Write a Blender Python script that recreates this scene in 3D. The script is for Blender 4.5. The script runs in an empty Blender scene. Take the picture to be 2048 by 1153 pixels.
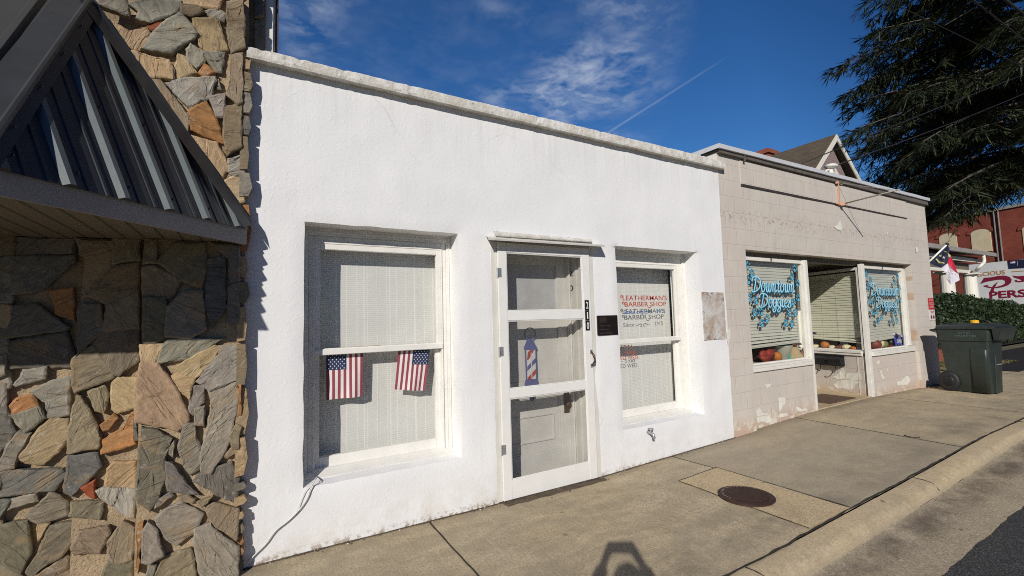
import bpy, bmesh, math, random
import numpy as np
from mathutils import Vector, Matrix, noise
random.seed(7)
SC = bpy.context.scene
COL = SC.collection
PI = math.pi

# ------------------------------------------------------------------ camera
F, CX, CY = 900.0, 1024.0, 576.5
YAW, PIT, ROL = map(math.radians, (29.95, 4.14, -1.59))
CAM = np.array([0.0, -3.4845, 1.54])
def _R():
    fw = np.array([math.sin(YAW)*math.cos(PIT), math.cos(YAW)*math.cos(PIT), math.sin(PIT)])
    rt = np.array([math.cos(YAW), -math.sin(YAW), 0]); up = np.cross(rt, fw)
    c, s = math.cos(ROL), math.sin(ROL)
    return np.stack([c*rt+s*up, -s*rt+c*up, -fw], 1)
RC = _R()
def ray(x, y): return RC @ np.array([(x-CX)/F, -(y-CY)/F, -1.0])
def fy(x, y, Y):                       # survey helper: photo point -> point of the vertical plane Y
    d = ray(x, y); return CAM + (Y-CAM[1])/d[1]*d
def fz(x, y, Z):
    d = ray(x, y); return CAM + (Z-CAM[2])/d[2]*d
def fpl(x, y, p0, n):
    d = ray(x, y); n = np.array(n, float); return CAM + ((np.array(p0)-CAM)@n)/(d@n)*d
SUN = ray(1240, 1092); SUN = SUN/np.linalg.norm(SUN)      # direction the sunlight travels

cd = bpy.data.cameras.new('camera'); cam = bpy.data.objects.new('camera', cd); COL.objects.link(cam)
cd.sensor_width = 36; cd.lens = F/2048*36; cd.clip_start = 0.01; cd.clip_end = 2000
M = Matrix.Identity(4)
for i in range(3):
    for j in range(3): M[i][j] = RC[i, j]
    M[i][3] = CAM[i]
cam.matrix_world = M
SC.camera = cam
SC.view_settings.view_transform = 'Standard'; SC.view_settings.look = 'None'; SC.view_settings.exposure = 0
SC.render.engine = 'CYCLES'
SC.cycles.filter_width = 1.0; SC.cycles.use_denoising = False; SC.cycles.use_adaptive_sampling = False; SC.cycles.sample_clamp_indirect = 3.0; SC.cycles.max_bounces = 8; SC.cycles.transparent_max_bounces = 24

# ------------------------------------------------------------------ node helpers
class NT:
    def __init__(s, tree): s.t = tree; s.n = tree.nodes; s.l = tree.links
    def add(s, typ, **kw):
        n = s.n.new(typ)
        for k, v in kw.items():
            if k == 'inp':
                for kk, vv in v.items():
                    if isinstance(vv, bpy.types.NodeSocket): s.l.new(vv, n.inputs[kk])
                    else: n.inputs[kk].default_value = vv
            else: setattr(n, k, v)
        return n
    def coord(s, kind='Object'): return s.add('ShaderNodeTexCoord').outputs[kind]
    def mapping(s, v, scale=(1,1,1), loc=(0,0,0), rot=(0,0,0)):
        return s.add('ShaderNodeMapping', inp={'Vector': v, 'Scale': scale, 'Location': loc, 'Rotation': rot}).outputs[0]
    def noise(s, v, scale, detail=4, rough=0.55, dist=0.0):
        return s.add('ShaderNodeTexNoise', inp={'Vector': v, 'Scale': scale, 'Detail': detail, 'Roughness': rough, 'Distortion': dist}).outputs['Fac']
    def ramp(s, fac, stops):
        r = s.add('ShaderNodeValToRGB', inp={'Fac': fac}); e = r.color_ramp.elements
        while len(e) < len(stops): e.new(0.5)
        for el, (p, c) in zip(e, stops):
            el.position = p; el.color = (c, c, c, 1) if isinstance(c, (int, float)) else (*c, 1)
        return r.outputs['Color']
    def mix(s, fac, a, b, mode='MIX'):
        n = s.add('ShaderNodeMix', data_type='RGBA', blend_type=mode)
        for k, v in ((0, fac), (6, a), (7, b)):
            if isinstance(v, bpy.types.NodeSocket): s.l.new(v, n.inputs[k])
            else: n.inputs[k].default_value = v if k == 0 else (*v, 1) if len(v) == 3 else v
        return n.outputs[2]
    def math(s, op, a, b=0.0, c=0.0, clamp=False):
        n = s.add('ShaderNodeMath', operation=op, use_clamp=clamp)
        for k, v in enumerate((a, b, c)):
            if isinstance(v, bpy.types.NodeSocket): s.l.new(v, n.inputs[k])
            else: n.inputs[k].default_value = v
        return n.outputs[0]
    def sep(s, v):
        n = s.add('ShaderNodeSeparateXYZ', inp={'Vector': v}); return n.outputs
    def bump(s, h, strength, dist=0.01, normal=None):
        d = {'Height': h, 'Strength': strength, 'Distance': dist}
        if normal is not None: d['Normal'] = normal
        return s.add('ShaderNodeBump', inp=d).outputs[0]

def newmat(name):
    m = bpy.data.materials.new(name); m.use_nodes = True
    nt = NT(m.node_tree); return m, nt, nt.n['Principled BSDF']
def setb(nt, b, **kw):
    names = dict(col='Base Color', rough='Roughness', metal='Metallic', normal='Normal', spec='Specular IOR Level', alpha='Alpha', sss='Subsurface Weight')
    for k, v in kw.items():
        i = b.inputs[names[k]]
        if isinstance(v, bpy.types.NodeSocket): nt.l.new(v, i)
        else: i.default_value = (*v, 1) if isinstance(v, tuple) and len(v) == 3 else v

def mk(name, col, rough=0.6, var=0.12, vscale=6.0, bscale=60.0, bstr=0.15, bdist=0.003, metal=0.0, spec=0.5, dirt=None):
    """general painted / plastic / cloth material: base colour with soft uneven wear and a fine bump"""
    m, nt, b = newmat(name); v = nt.coord()
    n1 = nt.noise(v, vscale, 5, 0.6)
    dark = tuple(c*(1-var) for c in col); light = tuple(min(1, c*(1+var*0.6)) for c in col)
    c = nt.mix(nt.ramp(n1, [(0.3, 0.0), (0.7, 1.0)]), dark, light)
    if dirt:
        n2 = nt.noise(v, dirt[0], 6, 0.65)
        c = nt.mix(nt.ramp(n2, [(dirt[1], 0.0), (dirt[1]+0.12, dirt[2])]), c, dirt[3])
    n3 = nt.noise(v, bscale, 3, 0.6)
    setb(nt, b, col=c, rough=rough, metal=metal, spec=spec, normal=nt.bump(n3, bstr, bdist))
    return m

MAT = {}
# --- white stucco
m, nt, b = newmat('white_stucco'); v = nt.coord(); x, y, z = nt.sep(v)[0:3]
c = nt.mix(nt.ramp(nt.noise(v, 1.3, 5), [(0.35, 0.0), (0.7, 1.0)]), (0.74, 0.745, 0.75), (0.80, 0.80, 0.795))
low = nt.math('MULTIPLY', nt.ramp(z, [(0.0, 1.0), (0.35, 0.0)]), nt.ramp(nt.noise(v, 7, 6, 0.65), [(0.42, 0.0), (0.62, 1.0)]))
c = nt.mix(nt.math('MULTIPLY', low, 0.4), c, (0.56, 0.50, 0.40))
chip = nt.math('MULTIPLY', nt.ramp(z, [(0.0, 1.0), (0.06, 0.0)]), nt.ramp(nt.noise(v, 22, 5, 0.7), [(0.50, 0.0), (0.54, 1.0)]))
c = nt.mix(chip, c, (0.30, 0.22, 0.15))
c = nt.mix(nt.math('MULTIPLY', nt.ramp(nt.noise(nt.mapping(v, (5, 5, .5)), 2.2, 6, 0.7), [(0.56, 0.0), (0.72, 1.0)]), 0.2), c, (0.60, 0.58, 0.54))
drip = nt.math('MULTIPLY', nt.ramp(z, [(0.52, 0.0), (0.86, 1.0)]) if False else nt.ramp(nt.math('MULTIPLY', z, 0.29), [(0.80, 0.0), (0.985, 1.0)]), nt.ramp(nt.noise(nt.mapping(v, (9, 9, .35)), 2.4, 6, 0.7), [(0.47, 0.0), (0.70, 1.0)]))
c = nt.mix(nt.math('MULTIPLY', drip, 0.32), c, (0.50, 0.48, 0.43))
vor = nt.add('ShaderNodeTexVoronoi', feature='DISTANCE_TO_EDGE', inp={'Vector': nt.mix(0.16, v, nt.add('ShaderNodeTexNoise', inp={'Vector': v, 'Scale': 3.0, 'Detail': 6.0}).outputs['Color']), 'Scale': 0.9}).outputs['Distance']
hair = nt.math('MULTIPLY', nt.ramp(vor, [(0.0, 1.0), (0.0035, 0.0)]), nt.ramp(nt.noise(v, 0.8, 3), [(0.52, 0.0), (0.62, 0.30)]))
c = nt.mix(hair, c, (0.40, 0.38, 0.35))
h = nt.math('ADD', nt.math('MULTIPLY', nt.noise(v, 75, 5, 0.6), 0.5), nt.math('MULTIPLY', nt.noise(v, 16, 4, 0.55), 0.6))
h = nt.math('ADD', h, nt.math('MULTIPLY', nt.ramp(nt.noise(v, 34, 3, 0.5, 0.5), [(0.55, 0.0), (0.66, 1.0)]), 0.35))
setb(nt, b, col=c, rough=0.7, spec=0.25, normal=nt.bump(h, 0.30, 0.006)); MAT['stucco'] = m

# --- white painted coping (rough, flaking)
m, nt, b = newmat('coping_concrete'); v = nt.coord()
n1 = nt.noise(v, 9, 7, 0.7)
c = nt.mix(nt.ramp(n1, [(0.42, 1.0), (0.60, 0.0)]), (0.72, 0.71, 0.68), (0.55, 0.52, 0.46))
c = nt.mix(nt.ramp(nt.noise(v, 26, 6, 0.75), [(0.60, 0.0), (0.68, 0.8)]), c, (0.10, 0.085, 0.07))
setb(nt, b, col=c, rough=0.85, spec=0.2, normal=nt.bump(nt.noise(v, 45, 6, 0.65), 0.6, 0.012)); MAT['coping'] = m

# --- beige painted block
def cmu(name, base, pink, peel):
    m, nt, b = newmat(name); v = nt.coord(); s = nt.sep(v)
    pos = nt.add('ShaderNodeCombineXYZ', inp={0: nt.math('ADD', s[0], nt.math('MULTIPLY', s[1], 1.0)), 1: nt.math('SUBTRACT', s[2], 0.1642), 2: 0.0}).outputs[0]
    wob = nt.mix(0.012, pos, nt.add('ShaderNodeTexNoise', inp={'Vector': v, 'Scale': 6.0}).outputs['Color'])
    br = nt.add('ShaderNodeTexBrick', offset=0.5, inp={'Vector': wob, 'Color1': (0, 0, 0, 1), 'Color2': (0.3, 0.3, 0.3, 1), 'Mortar': (1, 1, 1, 1), 'Scale': 1.0,
                'Mortar Size': 0.007, 'Mortar Smooth': 0.6, 'Bias': 0.0, 'Brick Width': 0.4064, 'Row Height': 0.2032})
    fac = br.outputs['Fac']
    c = nt.mix(nt.ramp(nt.noise(v, 1.6, 5, 0.6), [(0.35, 0.0), (0.68, 1.0)]), base, tuple(q*1.10 for q in base))
    c = nt.mix(nt.math('MULTIPLY', br.outputs['Color'], 0.35), c, pink)
    c = nt.mix(nt.math('MULTIPLY', nt.ramp(nt.noise(v, 0.9, 4, 0.6), [(0.5, 0.0), (0.75, 1.0)]), 0.7), c, pink)
    st = nt.noise(nt.mapping(v, (7, 7, 0.7)), 2.0, 6, 0.7)
    c = nt.mix(nt.math('MULTIPLY', nt.ramp(st, [(0.55, 0.0), (0.75, 1.0)]), 0.35), c, tuple(q*0.62 for q in base))
    gz = nt.math('SUBTRACT', s[2], 0.10)
    low = nt.math('MULTIPLY', nt.ramp(gz, [(0.0, 1.0), (0.26, 0.0)]), nt.ramp(nt.noise(v, 8, 6, 0.65), [(0.53, 0.0), (0.57, 1.0)]))
    c = nt.mix(nt.math('MULTIPLY', nt.ramp(gz, [(0.0, 0.75), (0.2, 0.0)]), 1.0), c, (0.50, 0.34, 0.24))
    c = nt.mix(nt.math('MULTIPLY', low, peel), c, (0.68, 0.64, 0.54))
    sp = nt.math('MULTIPLY', nt.ramp(nt.noise(v, 18, 6, 0.75), [(0.70, 0.0), (0.73, 1.0)]), 0.7)
    c = nt.mix(sp, c, (0.17, 0.13, 0.10))
    band = nt.math('MULTIPLY', nt.ramp(nt.math('ABSOLUTE', nt.math('SUBTRACT', s[2], 2.80)), [(0.0, 1.0), (0.14, 0.0)]), nt.ramp(nt.noise(v, 16, 7, 0.8), [(0.52, 0.0), (0.62, 0.85)]))
    c = nt.mix(band, c, (0.24, 0.165, 0.12))
    run = nt.math('MULTIPLY', nt.ramp(nt.noise(nt.mapping(v, (14, 14, 0.5)), 2.0, 6, 0.7), [(0.58, 0.0), (0.72, 0.4)]), nt.ramp(s[2], [(0.0, 0.0), (1.0, 1.0)]))
    c = nt.mix(run, c, (0.27, 0.235, 0.19))
    pb = nt.math('MULTIPLY', nt.ramp(nt.noise(v, 5.5, 6, 0.7), [(0.66, 0.0), (0.68, 0.9)]), nt.ramp(nt.noise(v, 0.7, 3), [(0.45, 0.0), (0.6, 1.0)]))
    c = nt.mix(pb, c, (0.62, 0.59, 0.53))
    h = nt.math('SUBTRACT', nt.math('MULTIPLY', nt.noise(v, 60, 5, 0.6), 0.25), nt.math('MULTIPLY', fac, 0.8))
    h = nt.math('SUBTRACT', h, nt.math('MULTIPLY', low, peel*0.35))
    setb(nt, b, col=c, rough=0.65, spec=0.3, normal=nt.bump(h, 0.55, 0.006)); return m
MAT['block'] = cmu('beige_block', (0.528, 0.487, 0.432), (0.565, 0.48, 0.428), 0.85)
MAT['block2'] = cmu('bulkhead_block', (0.515, 0.47, 0.42), (0.555, 0.46, 0.405), 1.0)
MAT['reveal'] = mk('pink_reveal', (0.50, 0.37, 0.27), 0.7, 0.2, 9)

# --- concrete
def concrete(name, a, bcol, speck=0.5, stain=0.6, slabs=False):
    m, nt, b = newmat(name); v = nt.coord()
    c = nt.mix(nt.ramp(nt.noise(v, 0.9, 6, 0.62), [(0.36, 0.0), (0.62, 1.0)]), a, bcol)
    c = nt.mix(nt.math('MULTIPLY', nt.ramp(nt.noise(v, 3.2, 6, 0.7, 0.6), [(0.48, 0.0), (0.68, 1.0)]), stain), c, tuple(q*0.55 for q in a))
    sp = nt.noise(v, 70, 4, 0.75)
    c = nt.mix(nt.math('MULTIPLY', nt.ramp(sp, [(0.34, 1.0), (0.52, 0.0)]), speck), c, tuple(q*0.34 for q in a))
    c = nt.mix(nt.math('MULTIPLY', nt.ramp(nt.noise(v, 55, 3, 0.7), [(0.56, 0.0), (0.72, 1.0)]), speck), c, (0.74, 0.64, 0.48))
    c = nt.mix(nt.ramp(nt.noise(v, 10, 2, 0.4), [(0.74, 0.0), (0.76, 0.6)]), c, (0.07, 0.055, 0.04))
    if slabs:
        mo = nt.noise(nt.mapping(v, (1.0, 2.3, 1.0), (0, 0, 0), (0, 0, 0.35)), 2.3, 8, 0.72, 0.4)
        c = nt.mix(nt.ramp(mo, [(0.40, 0.0), (0.62, 0.75)]), c, tuple(q*0.62 for q in bcol))
        br = nt.noise(nt.mapping(v, (26, 1.3, 1.0), (0, 0, 0), (0, 0, 0.12)), 2.0, 5, 0.65)
        c = nt.mix(nt.ramp(br, [(0.54, 0.0), (0.76, 0.40)]), c, (0.70, 0.60, 0.43))
    if slabs:                       # each bay was poured and has weathered differently
        s = nt.sep(v); sx = nt.math('ADD', s[0], nt.math('MULTIPLY', s[1], 0.02))
        bay = lambda a0, a1: nt.math('MULTIPLY', nt.math('GREATER_THAN', sx, a0), nt.math('LESS_THAN', sx, a1))
        c = nt.mix(nt.math('MULTIPLY', bay(3.95, 6.4), 0.55), c, (0.33, 0.29, 0.225)); c = nt.mix(nt.math('MULTIPLY', bay(6.4, 8.9), 0.3), c, (0.42, 0.35, 0.24))
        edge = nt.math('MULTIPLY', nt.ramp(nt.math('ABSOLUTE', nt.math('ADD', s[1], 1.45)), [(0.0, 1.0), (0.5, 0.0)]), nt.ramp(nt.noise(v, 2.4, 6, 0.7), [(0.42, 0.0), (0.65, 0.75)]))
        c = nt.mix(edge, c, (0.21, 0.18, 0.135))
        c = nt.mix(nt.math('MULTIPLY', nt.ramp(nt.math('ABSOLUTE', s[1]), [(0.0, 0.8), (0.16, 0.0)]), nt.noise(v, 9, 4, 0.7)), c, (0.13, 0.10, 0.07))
    h = nt.math('ADD', nt.noise(v, 130, 4, 0.65), nt.math('MULTIPLY', nt.noise(v, 12, 4, 0.6), 0.5))
    setb(nt, b, col=c, rough=0.9, spec=0.2, normal=nt.bump(h, 0.45, 0.006)); return m
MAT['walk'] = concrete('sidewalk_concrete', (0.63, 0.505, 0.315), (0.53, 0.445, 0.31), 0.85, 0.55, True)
MAT['patch'] = concrete('patch_concrete', (0.56, 0.44, 0.27), (0.58, 0.46, 0.285), 0.75, 0.5)
MAT['curb'] = concrete('curb_concrete', (0.58, 0.46, 0.28), (0.50, 0.41, 0.28), 0.5, 0.4)
_m = MAT['curb']; _n = NT(_m.node_tree); _b = _n.n['Principled BSDF']; _v = _n.coord(); _s = _n.sep(_v); _old = _b.inputs['Base Color'].links[0].from_socket
_msk = _n.math('MULTIPLY', _n.ramp(_n.math('ABSOLUTE', _n.math('ADD', _s[1], 1.815)), [(0.0, 1.0), (0.07, 0.0)]), _n.ramp(_n.noise(_v, 14, 8, 0.8), [(0.40, 0.0), (0.70, 0.75)]))
_c = _n.mix(_msk, _old, (0.20, 0.165, 0.115)); _c = _n.mix(_n.ramp(_n.math('MULTIPLY_ADD', _s[1], -10.0, -18.0), [(0.25, 0.0), (0.6, 0.35)]), _c, (0.25, 0.21, 0.15)); _n.l.new(_c, _b.inputs['Base Color'])
MAT['gutter'] = concrete('gutter_concrete', (0.46, 0.385, 0.265), (0.40, 0.34, 0.25), 0.75, 0.45)
MAT['crack'] = mk('dirt_crack', (0.035, 0.028, 0.02), 0.95, 0.5, 20, 80, 0.5)
MAT['soil'] = mk('dark_soil', (0.12, 0.085, 0.055), 0.95, 0.5, 18, 90, 0.8, 0.01)
m, nt, b = newmat('gutter_grime'); v = nt.coord()
# --- asphalt
m, nt, b = newmat('asphalt'); v = nt.coord()
c = nt.mix(nt.ramp(nt.noise(v, 110, 3, 0.8), [(0.48, 0.0), (0.66, 1.0)]), (0.018, 0.018, 0.021), (0.20, 0.19, 0.18))
c = nt.mix(nt.math('MULTIPLY', nt.noise(v, 2.0, 5), 0.5), c, (0.03, 0.03, 0.032))
setb(nt, b, col=c, rough=0.75, normal=nt.bump(nt.noise(v, 120, 3, 0.7), 0.9, 0.012)); MAT['asphalt'] = m
MAT['shaded_asphalt'] = mk('shaded_asphalt', (0.013, 0.012, 0.016), 0.8, 0.3, 3, 120, 0.8, 0.01)  # shade lying on the driveway, painted in as near-black asphalt
MAT['ground'] = mk('ground_soil', (0.14, 0.12, 0.08), 0.95, 0.3, 2, 30, 0.4)

# --- stones: per-stone colour and per-stone rotated coordinates
m, nt, b = newmat('field_stone')
ac = nt.add('ShaderNodeAttribute', attribute_name='scol').outputs['Color']
av = nt.add('ShaderNodeAttribute', attribute_name='suv').outputs['Vector']
streak = nt.noise(nt.mapping(av, (3.0, 10.0, 5.0)), 2.6, 9, 0.74, 1.4)
blot = nt.noise(av, 6.0, 6, 0.68, 0.6)
c = nt.mix(nt.ramp(streak, [(0.30, 0.0), (0.68, 1.0)]), nt.mix(1.0, ac, (0.66, 0.64, 0.63), 'MULTIPLY'), nt.mix(1.0, ac, (1.30, 1.24, 1.14), 'MULTIPLY'))
c = nt.mix(nt.math('MULTIPLY', nt.ramp(blot, [(0.54, 0.0), (0.68, 1.0)]), 0.62), c, (0.33, 0.21, 0.095))
c = nt.mix(nt.math('MULTIPLY', nt.ramp(nt.noise(av, 17.0, 5, 0.75), [(0.60, 0.0), (0.70, 1.0)]), 0.6), c, (0.46, 0.43, 0.36))
c = nt.mix(nt.math('MULTIPLY', nt.ramp(nt.noise(av, 11.0, 6, 0.75, 1.2), [(0.30, 1.0), (0.41, 0.0)]), 0.6), c, (0.05, 0.048, 0.045))
h = nt.math('ADD', nt.math('MULTIPLY', streak, 1.0), nt.math('MULTIPLY', nt.noise(av, 30, 5, 0.7), 0.4))
hv = nt.ramp(nt.noise(nt.mapping(av, (1.0, 5.0, 2.0)), 1.6, 4, 0.6, 1.0), [(0.44, 0.0), (0.47, 1.0)])
h = nt.math('ADD', h, nt.math('MULTIPLY', hv, 0.45))
setb(nt, b, col=c, rough=0.72, spec=0.35, normal=nt.bump(h, 0.85, 0.012)); MAT['stone'] = m
m, nt, b = newmat('tan_mortar'); v = nt.coord()
c = nt.mix(nt.ramp(nt.noise(v, 5, 6, 0.65), [(0.35, 0.0), (0.65, 1.0)]), (0.36, 0.27, 0.17), (0.47, 0.36, 0.23))
c = nt.mix(nt.ramp(nt.noise(v, 70, 3, 0.7), [(0.32, 0.7), (0.46, 0.0)]), c, (0.16, 0.12, 0.08))
h = nt.math('ADD', nt.noise(v, 90, 5, 0.7), nt.math('MULTIPLY', nt.noise(v, 14, 4), 1.2))
setb(nt, b, col=c, rough=0.95, spec=0.15, normal=nt.bump(h, 0.9, 0.012)); MAT['mortar'] = m

# --- simple ones
MAT['trim'] = mk('window_white_paint', (0.77, 0.755, 0.705), 0.45, 0.08, 8, 90, 0.15, 0.002, dirt=(24, 0.68, 0.45, (0.40, 0.30, 0.20)))
MAT['doorwhite'] = mk('door_white_paint', (0.76, 0.75, 0.72), 0.4, 0.05, 6, 60, 0.1, 0.002, dirt=(30, 0.70, 0.4, (0.45, 0.38, 0.28)))
MAT['olddoor'] = mk('old_door_paint', (0.66, 0.64, 0.585), 0.5, 0.10, 5, 50, 0.15, 0.003, dirt=(20, 0.66, 0.5, (0.30, 0.25, 0.18)))
MAT['curtain'] = mk('grey_curtain', (0.50, 0.50, 0.49), 0.8, 0.15, 5)
MAT['postwhite'] = mk('post_white_paint', (0.72, 0.70, 0.64), 0.45, 0.08, 7, 60, 0.2, 0.003, dirt=(22, 0.66, 0.6, (0.42, 0.34, 0.24)))
MAT['slat'] = mk('blind_slat', (0.68, 0.675, 0.645), 0.5, 0.06, 3)
_m = MAT['slat']; _n = NT(_m.node_tree); _b = _n.n['Principled BSDF']; _s = _n.sep(_n.coord()); _old = _b.inputs['Base Color'].links[0].from_socket
_f = _n.math('FRACT', _n.math('MULTIPLY_ADD', _s[0], 12.3, 40.0)); _st = _n.math('MULTIPLY', _n.ramp(_f, [(0.0, 1.0), (0.10, 0.0)]), 0.7)
_f2 = _n.math('FRACT', _n.math('MULTIPLY_ADD', _s[0], 4.7, 40.3)); _st = _n.math('MAXIMUM', _st, _n.math('MULTIPLY', _n.ramp(_f2, [(0.0, 1.0), (0.05, 0.0)]), 0.8))
_n.l.new(_n.mix(_st, _old, (0.88, 0.87, 0.82)), _b.inputs['Base Color'])
MAT['slat2'] = mk('cream_blind_slat', (0.72, 0.70, 0.55), 0.5, 0.06, 3)
MAT['slat3'] = mk('grey_blind_slat', (0.57, 0.56, 0.485), 0.5, 0.06, 3)
MAT['cordw'] = mk('ladder_cord', (0.85, 0.84, 0.80), 0.7, 0.05)
MAT['cordw'].node_tree.nodes['Principled BSDF'].inputs['Alpha'].default_value = 0.55
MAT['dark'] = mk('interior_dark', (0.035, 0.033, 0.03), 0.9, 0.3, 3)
MAT['intwall'] = mk('interior_wall', (0.30, 0.29, 0.26), 0.9, 0.15, 3)
MAT['teal'] = mk('teal_paint', (0.03, 0.42, 0.38), 0.5, 0.1, 5)
MAT['ledge'] = mk('ledge_wood', (0.45, 0.42, 0.36), 0.6, 0.15, 8)
MAT['black'] = mk('black_paint', (0.012, 0.012, 0.014), 0.45, 0.3, 20)
MAT['blackmetal'] = mk('black_metal', (0.018, 0.019, 0.022), 0.4, 0.3, 20, metal=0.4)
MAT['num_white'] = mk('number_white', (0.80, 0.80, 0.78), 0.5, 0.05)
MAT['steel'] = mk('galvanised_hinge', (0.50, 0.51, 0.52), 0.42, 0.2, 30, metal=0.7)
MAT['bronze'] = mk('bronze_handle', (0.12, 0.07, 0.05), 0.4, 0.3, 30, metal=0.6)
MAT['plaque'] = mk('brown_plaque', (0.020, 0.012, 0.011), 0.28, 0.3, 20, 50, 0.1, metal=0.2)
MAT['plaque_txt'] = mk('plaque_lettering', (0.055, 0.042, 0.040), 0.4, 0.2, 20)
MAT['plaque_dark'] = mk('plaque_field', (0.034, 0.021, 0.015), 0.4, 0.2, 30)
MAT['capmetal'] = mk('door_cap_metal', (0.62, 0.60, 0.55), 0.55, 0.15, 10, 40, 0.3, dirt=(14, 0.60, 0.6, (0.25, 0.21, 0.16)))
MAT['red'] = mk('red_vinyl', (0.42, 0.065, 0.035), 0.5, 0.15, 20)
MAT['cream'] = mk('cream_vinyl', (0.70, 0.55, 0.42), 0.5, 0.1, 20)
MAT['blue'] = mk('blue_vinyl', (0.06, 0.14, 0.36), 0.5, 0.15, 20)
MAT['poleblue'] = mk('pole_blue', (0.12, 0.135, 0.30), 0.5, 0.2, 30)
MAT['polered'] = mk('pole_red', (0.45, 0.075, 0.055), 0.5, 0.15, 20)
MAT['polewhite'] = mk('pole_white', (0.68, 0.68, 0.66), 0.5, 0.1, 20)
MAT['flagred'] = mk('flag_red', (0.27, 0.055, 0.075), 0.8, 0.12, 12, 300, 0.2)
MAT['flagwhite'] = mk('flag_white', (0.74, 0.68, 0.66), 0.8, 0.08, 12, 300, 0.2)
MAT['flagblue'] = mk('flag_blue', (0.016, 0.03, 0.09), 0.8, 0.12, 12, 300, 0.2)
MAT['ncblue'] = mk('state_flag_blue', (0.012, 0.018, 0.05), 0.7, 0.15, 8)
MAT['ncred'] = mk('state_flag_red', (0.50, 0.015, 0.045), 0.7, 0.15, 8)
MAT['ncwhite'] = mk('state_flag_white', (0.66, 0.64, 0.70), 0.7, 0.12, 8)
MAT['ncyellow'] = mk('state_flag_ribbon', (0.52, 0.48, 0.22), 0.7, 0.1, 8)
MAT['wood'] = mk('wood_stick', (0.42, 0.27, 0.15), 0.6, 0.2, 30)
MAT['cord'] = mk('white_cord', (0.62, 0.62, 0.60), 0.5, 0.1, 30)
MAT['pawdark'] = mk('decal_navy', (0.012, 0.07, 0.12), 0.45, 0.1, 20)
MAT['pawblue'] = mk('decal_sky_blue', (0.10, 0.46, 0.68), 0.45, 0.1, 20)
MAT['pawlight'] = mk('decal_pale_blue', (0.55, 0.82, 0.90), 0.45, 0.1, 20)
MAT['capwhite'] = mk('white_metal_cap', (0.70, 0.71, 0.72), 0.4, 0.08, 6, 20, 0.2, metal=0.2, dirt=(15, 0.66, 0.5, (0.35, 0.32, 0.28)))
MAT['dripbrown'] = mk('brown_drip_edge', (0.13, 0.11, 0.095), 0.7, 0.35, 8)
MAT['capdark'] = mk('dark_drip_edge', (0.05, 0.04, 0.036), 0.6, 0.3, 10)
MAT['orange_paint'] = mk('peach_bracket_paint', (0.62, 0.36, 0.24), 0.6, 0.2, 30)
MAT['rustmetal'] = mk('grey_rod_metal', (0.28, 0.26, 0.22), 0.55, 0.3, 30, metal=0.4)
MAT['cartgreen'] = mk('cart_green_plastic', (0.024, 0.033, 0.028), 0.42, 0.25, 4, 120, 0.12, 0.002, dirt=(7, 0.6, 0.25, (0.07, 0.07, 0.06)))
MAT['cartlid'] = mk('cart_lid_plastic', (0.026, 0.038, 0.038), 0.38, 0.2, 4, 120, 0.12, 0.002)
MAT['carttext'] = mk('cart_stamp', (0.10, 0.15, 0.15), 0.5, 0.3, 40)
MAT['rubber'] = mk('wheel_rubber', (0.010, 0.010, 0.012), 0.6, 0.3, 20)
MAT['yellow'] = mk('yellow_paint', (0.75, 0.42, 0.02), 0.5, 0.1, 10)
MAT['metalroof'] = mk('slate_metal_roof', (0.044, 0.048, 0.053), 0.42, 0.2, 5, 20, 0.05, metal=0.2, spec=0.4)
MAT['riblit'] = mk('roof_rib_lit', (0.125, 0.145, 0.147), 0.4, 0.1, 5, metal=0.2)  # sun gleam on the ribs, painted in as a paler metal
MAT['frontroof'] = mk('front_roof_metal', (0.055, 0.058, 0.058), 0.45, 0.1, 5, metal=0.2)
MAT['fascia'] = mk('grey_fascia', (0.27, 0.255, 0.25), 0.5, 0.12, 4)
m, nt, b = newmat('soffit_planks'); v = nt.coord(); s = nt.sep(v)
w = nt.add('ShaderNodeTexWave', wave_type='BANDS', bands_direction='X', inp={'Vector': nt.mapping(v, (1, 0, 0)), 'Scale': 3.3}).outputs['Fac']
c = nt.mix(nt.ramp(w, [(0.0, 1.0), (0.1, 0.0)]), (0.15, 0.13, 0.098), (0.055, 0.048, 0.038))
setb(nt, b, col=c, rough=0.6, normal=nt.bump(nt.ramp(w, [(0.0, 0.0), (0.15, 1.0)]), 0.6, 0.006)); MAT['soffit'] = m
# brick
def brick(name, c1, c2, mort, bw=0.215, rh=0.075):
    m, nt, b = newmat(name); v = nt.coord(); s = nt.sep(v)
    pos = nt.add('ShaderNodeCombineXYZ', inp={0: nt.math('ADD', s[0], s[1]), 1: s[2], 2: 0.0}).outputs[0]
    br = nt.add('ShaderNodeTexBrick', offset=0.5, inp={'Vector': pos, 'Color1': (*c1, 1), 'Color2': (*c2, 1), 'Mortar': (*mort, 1), 'Scale': 1.0, 'Mortar Size': 0.006,
                'Mortar Smooth': 0.3, 'Bias': 0.0, 'Brick Width': bw, 'Row Height': rh})
    c = nt.mix(nt.math('MULTIPLY', nt.ramp(nt.noise(v, 0.6, 6, 0.65), [(0.4, 0.0), (0.7, 1.0)]), 0.6), br.outputs['Color'], tuple(q*0.5 for q in c1))
    h = nt.math('SUBTRACT', nt.math('MULTIPLY', nt.noise(v, 50, 3), 0.3), br.outputs['Fac'])
    setb(nt, b, col=c, rough=0.85, spec=0.2, normal=nt.bump(h, 0.5, 0.008)); return m
MAT['brick'] = brick('red_brick', (0.27, 0.062, 0.042), (0.33, 0.085, 0.055), (0.22, 0.105, 0.08))
MAT['brick2'] = brick('orange_brick', (0.30, 0.085, 0.045), (0.26, 0.07, 0.04), (0.24, 0.16, 0.12))
MAT['boarded'] = mk('cream_board', (0.74, 0.63, 0.42), 0.6, 0.12, 3)
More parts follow.
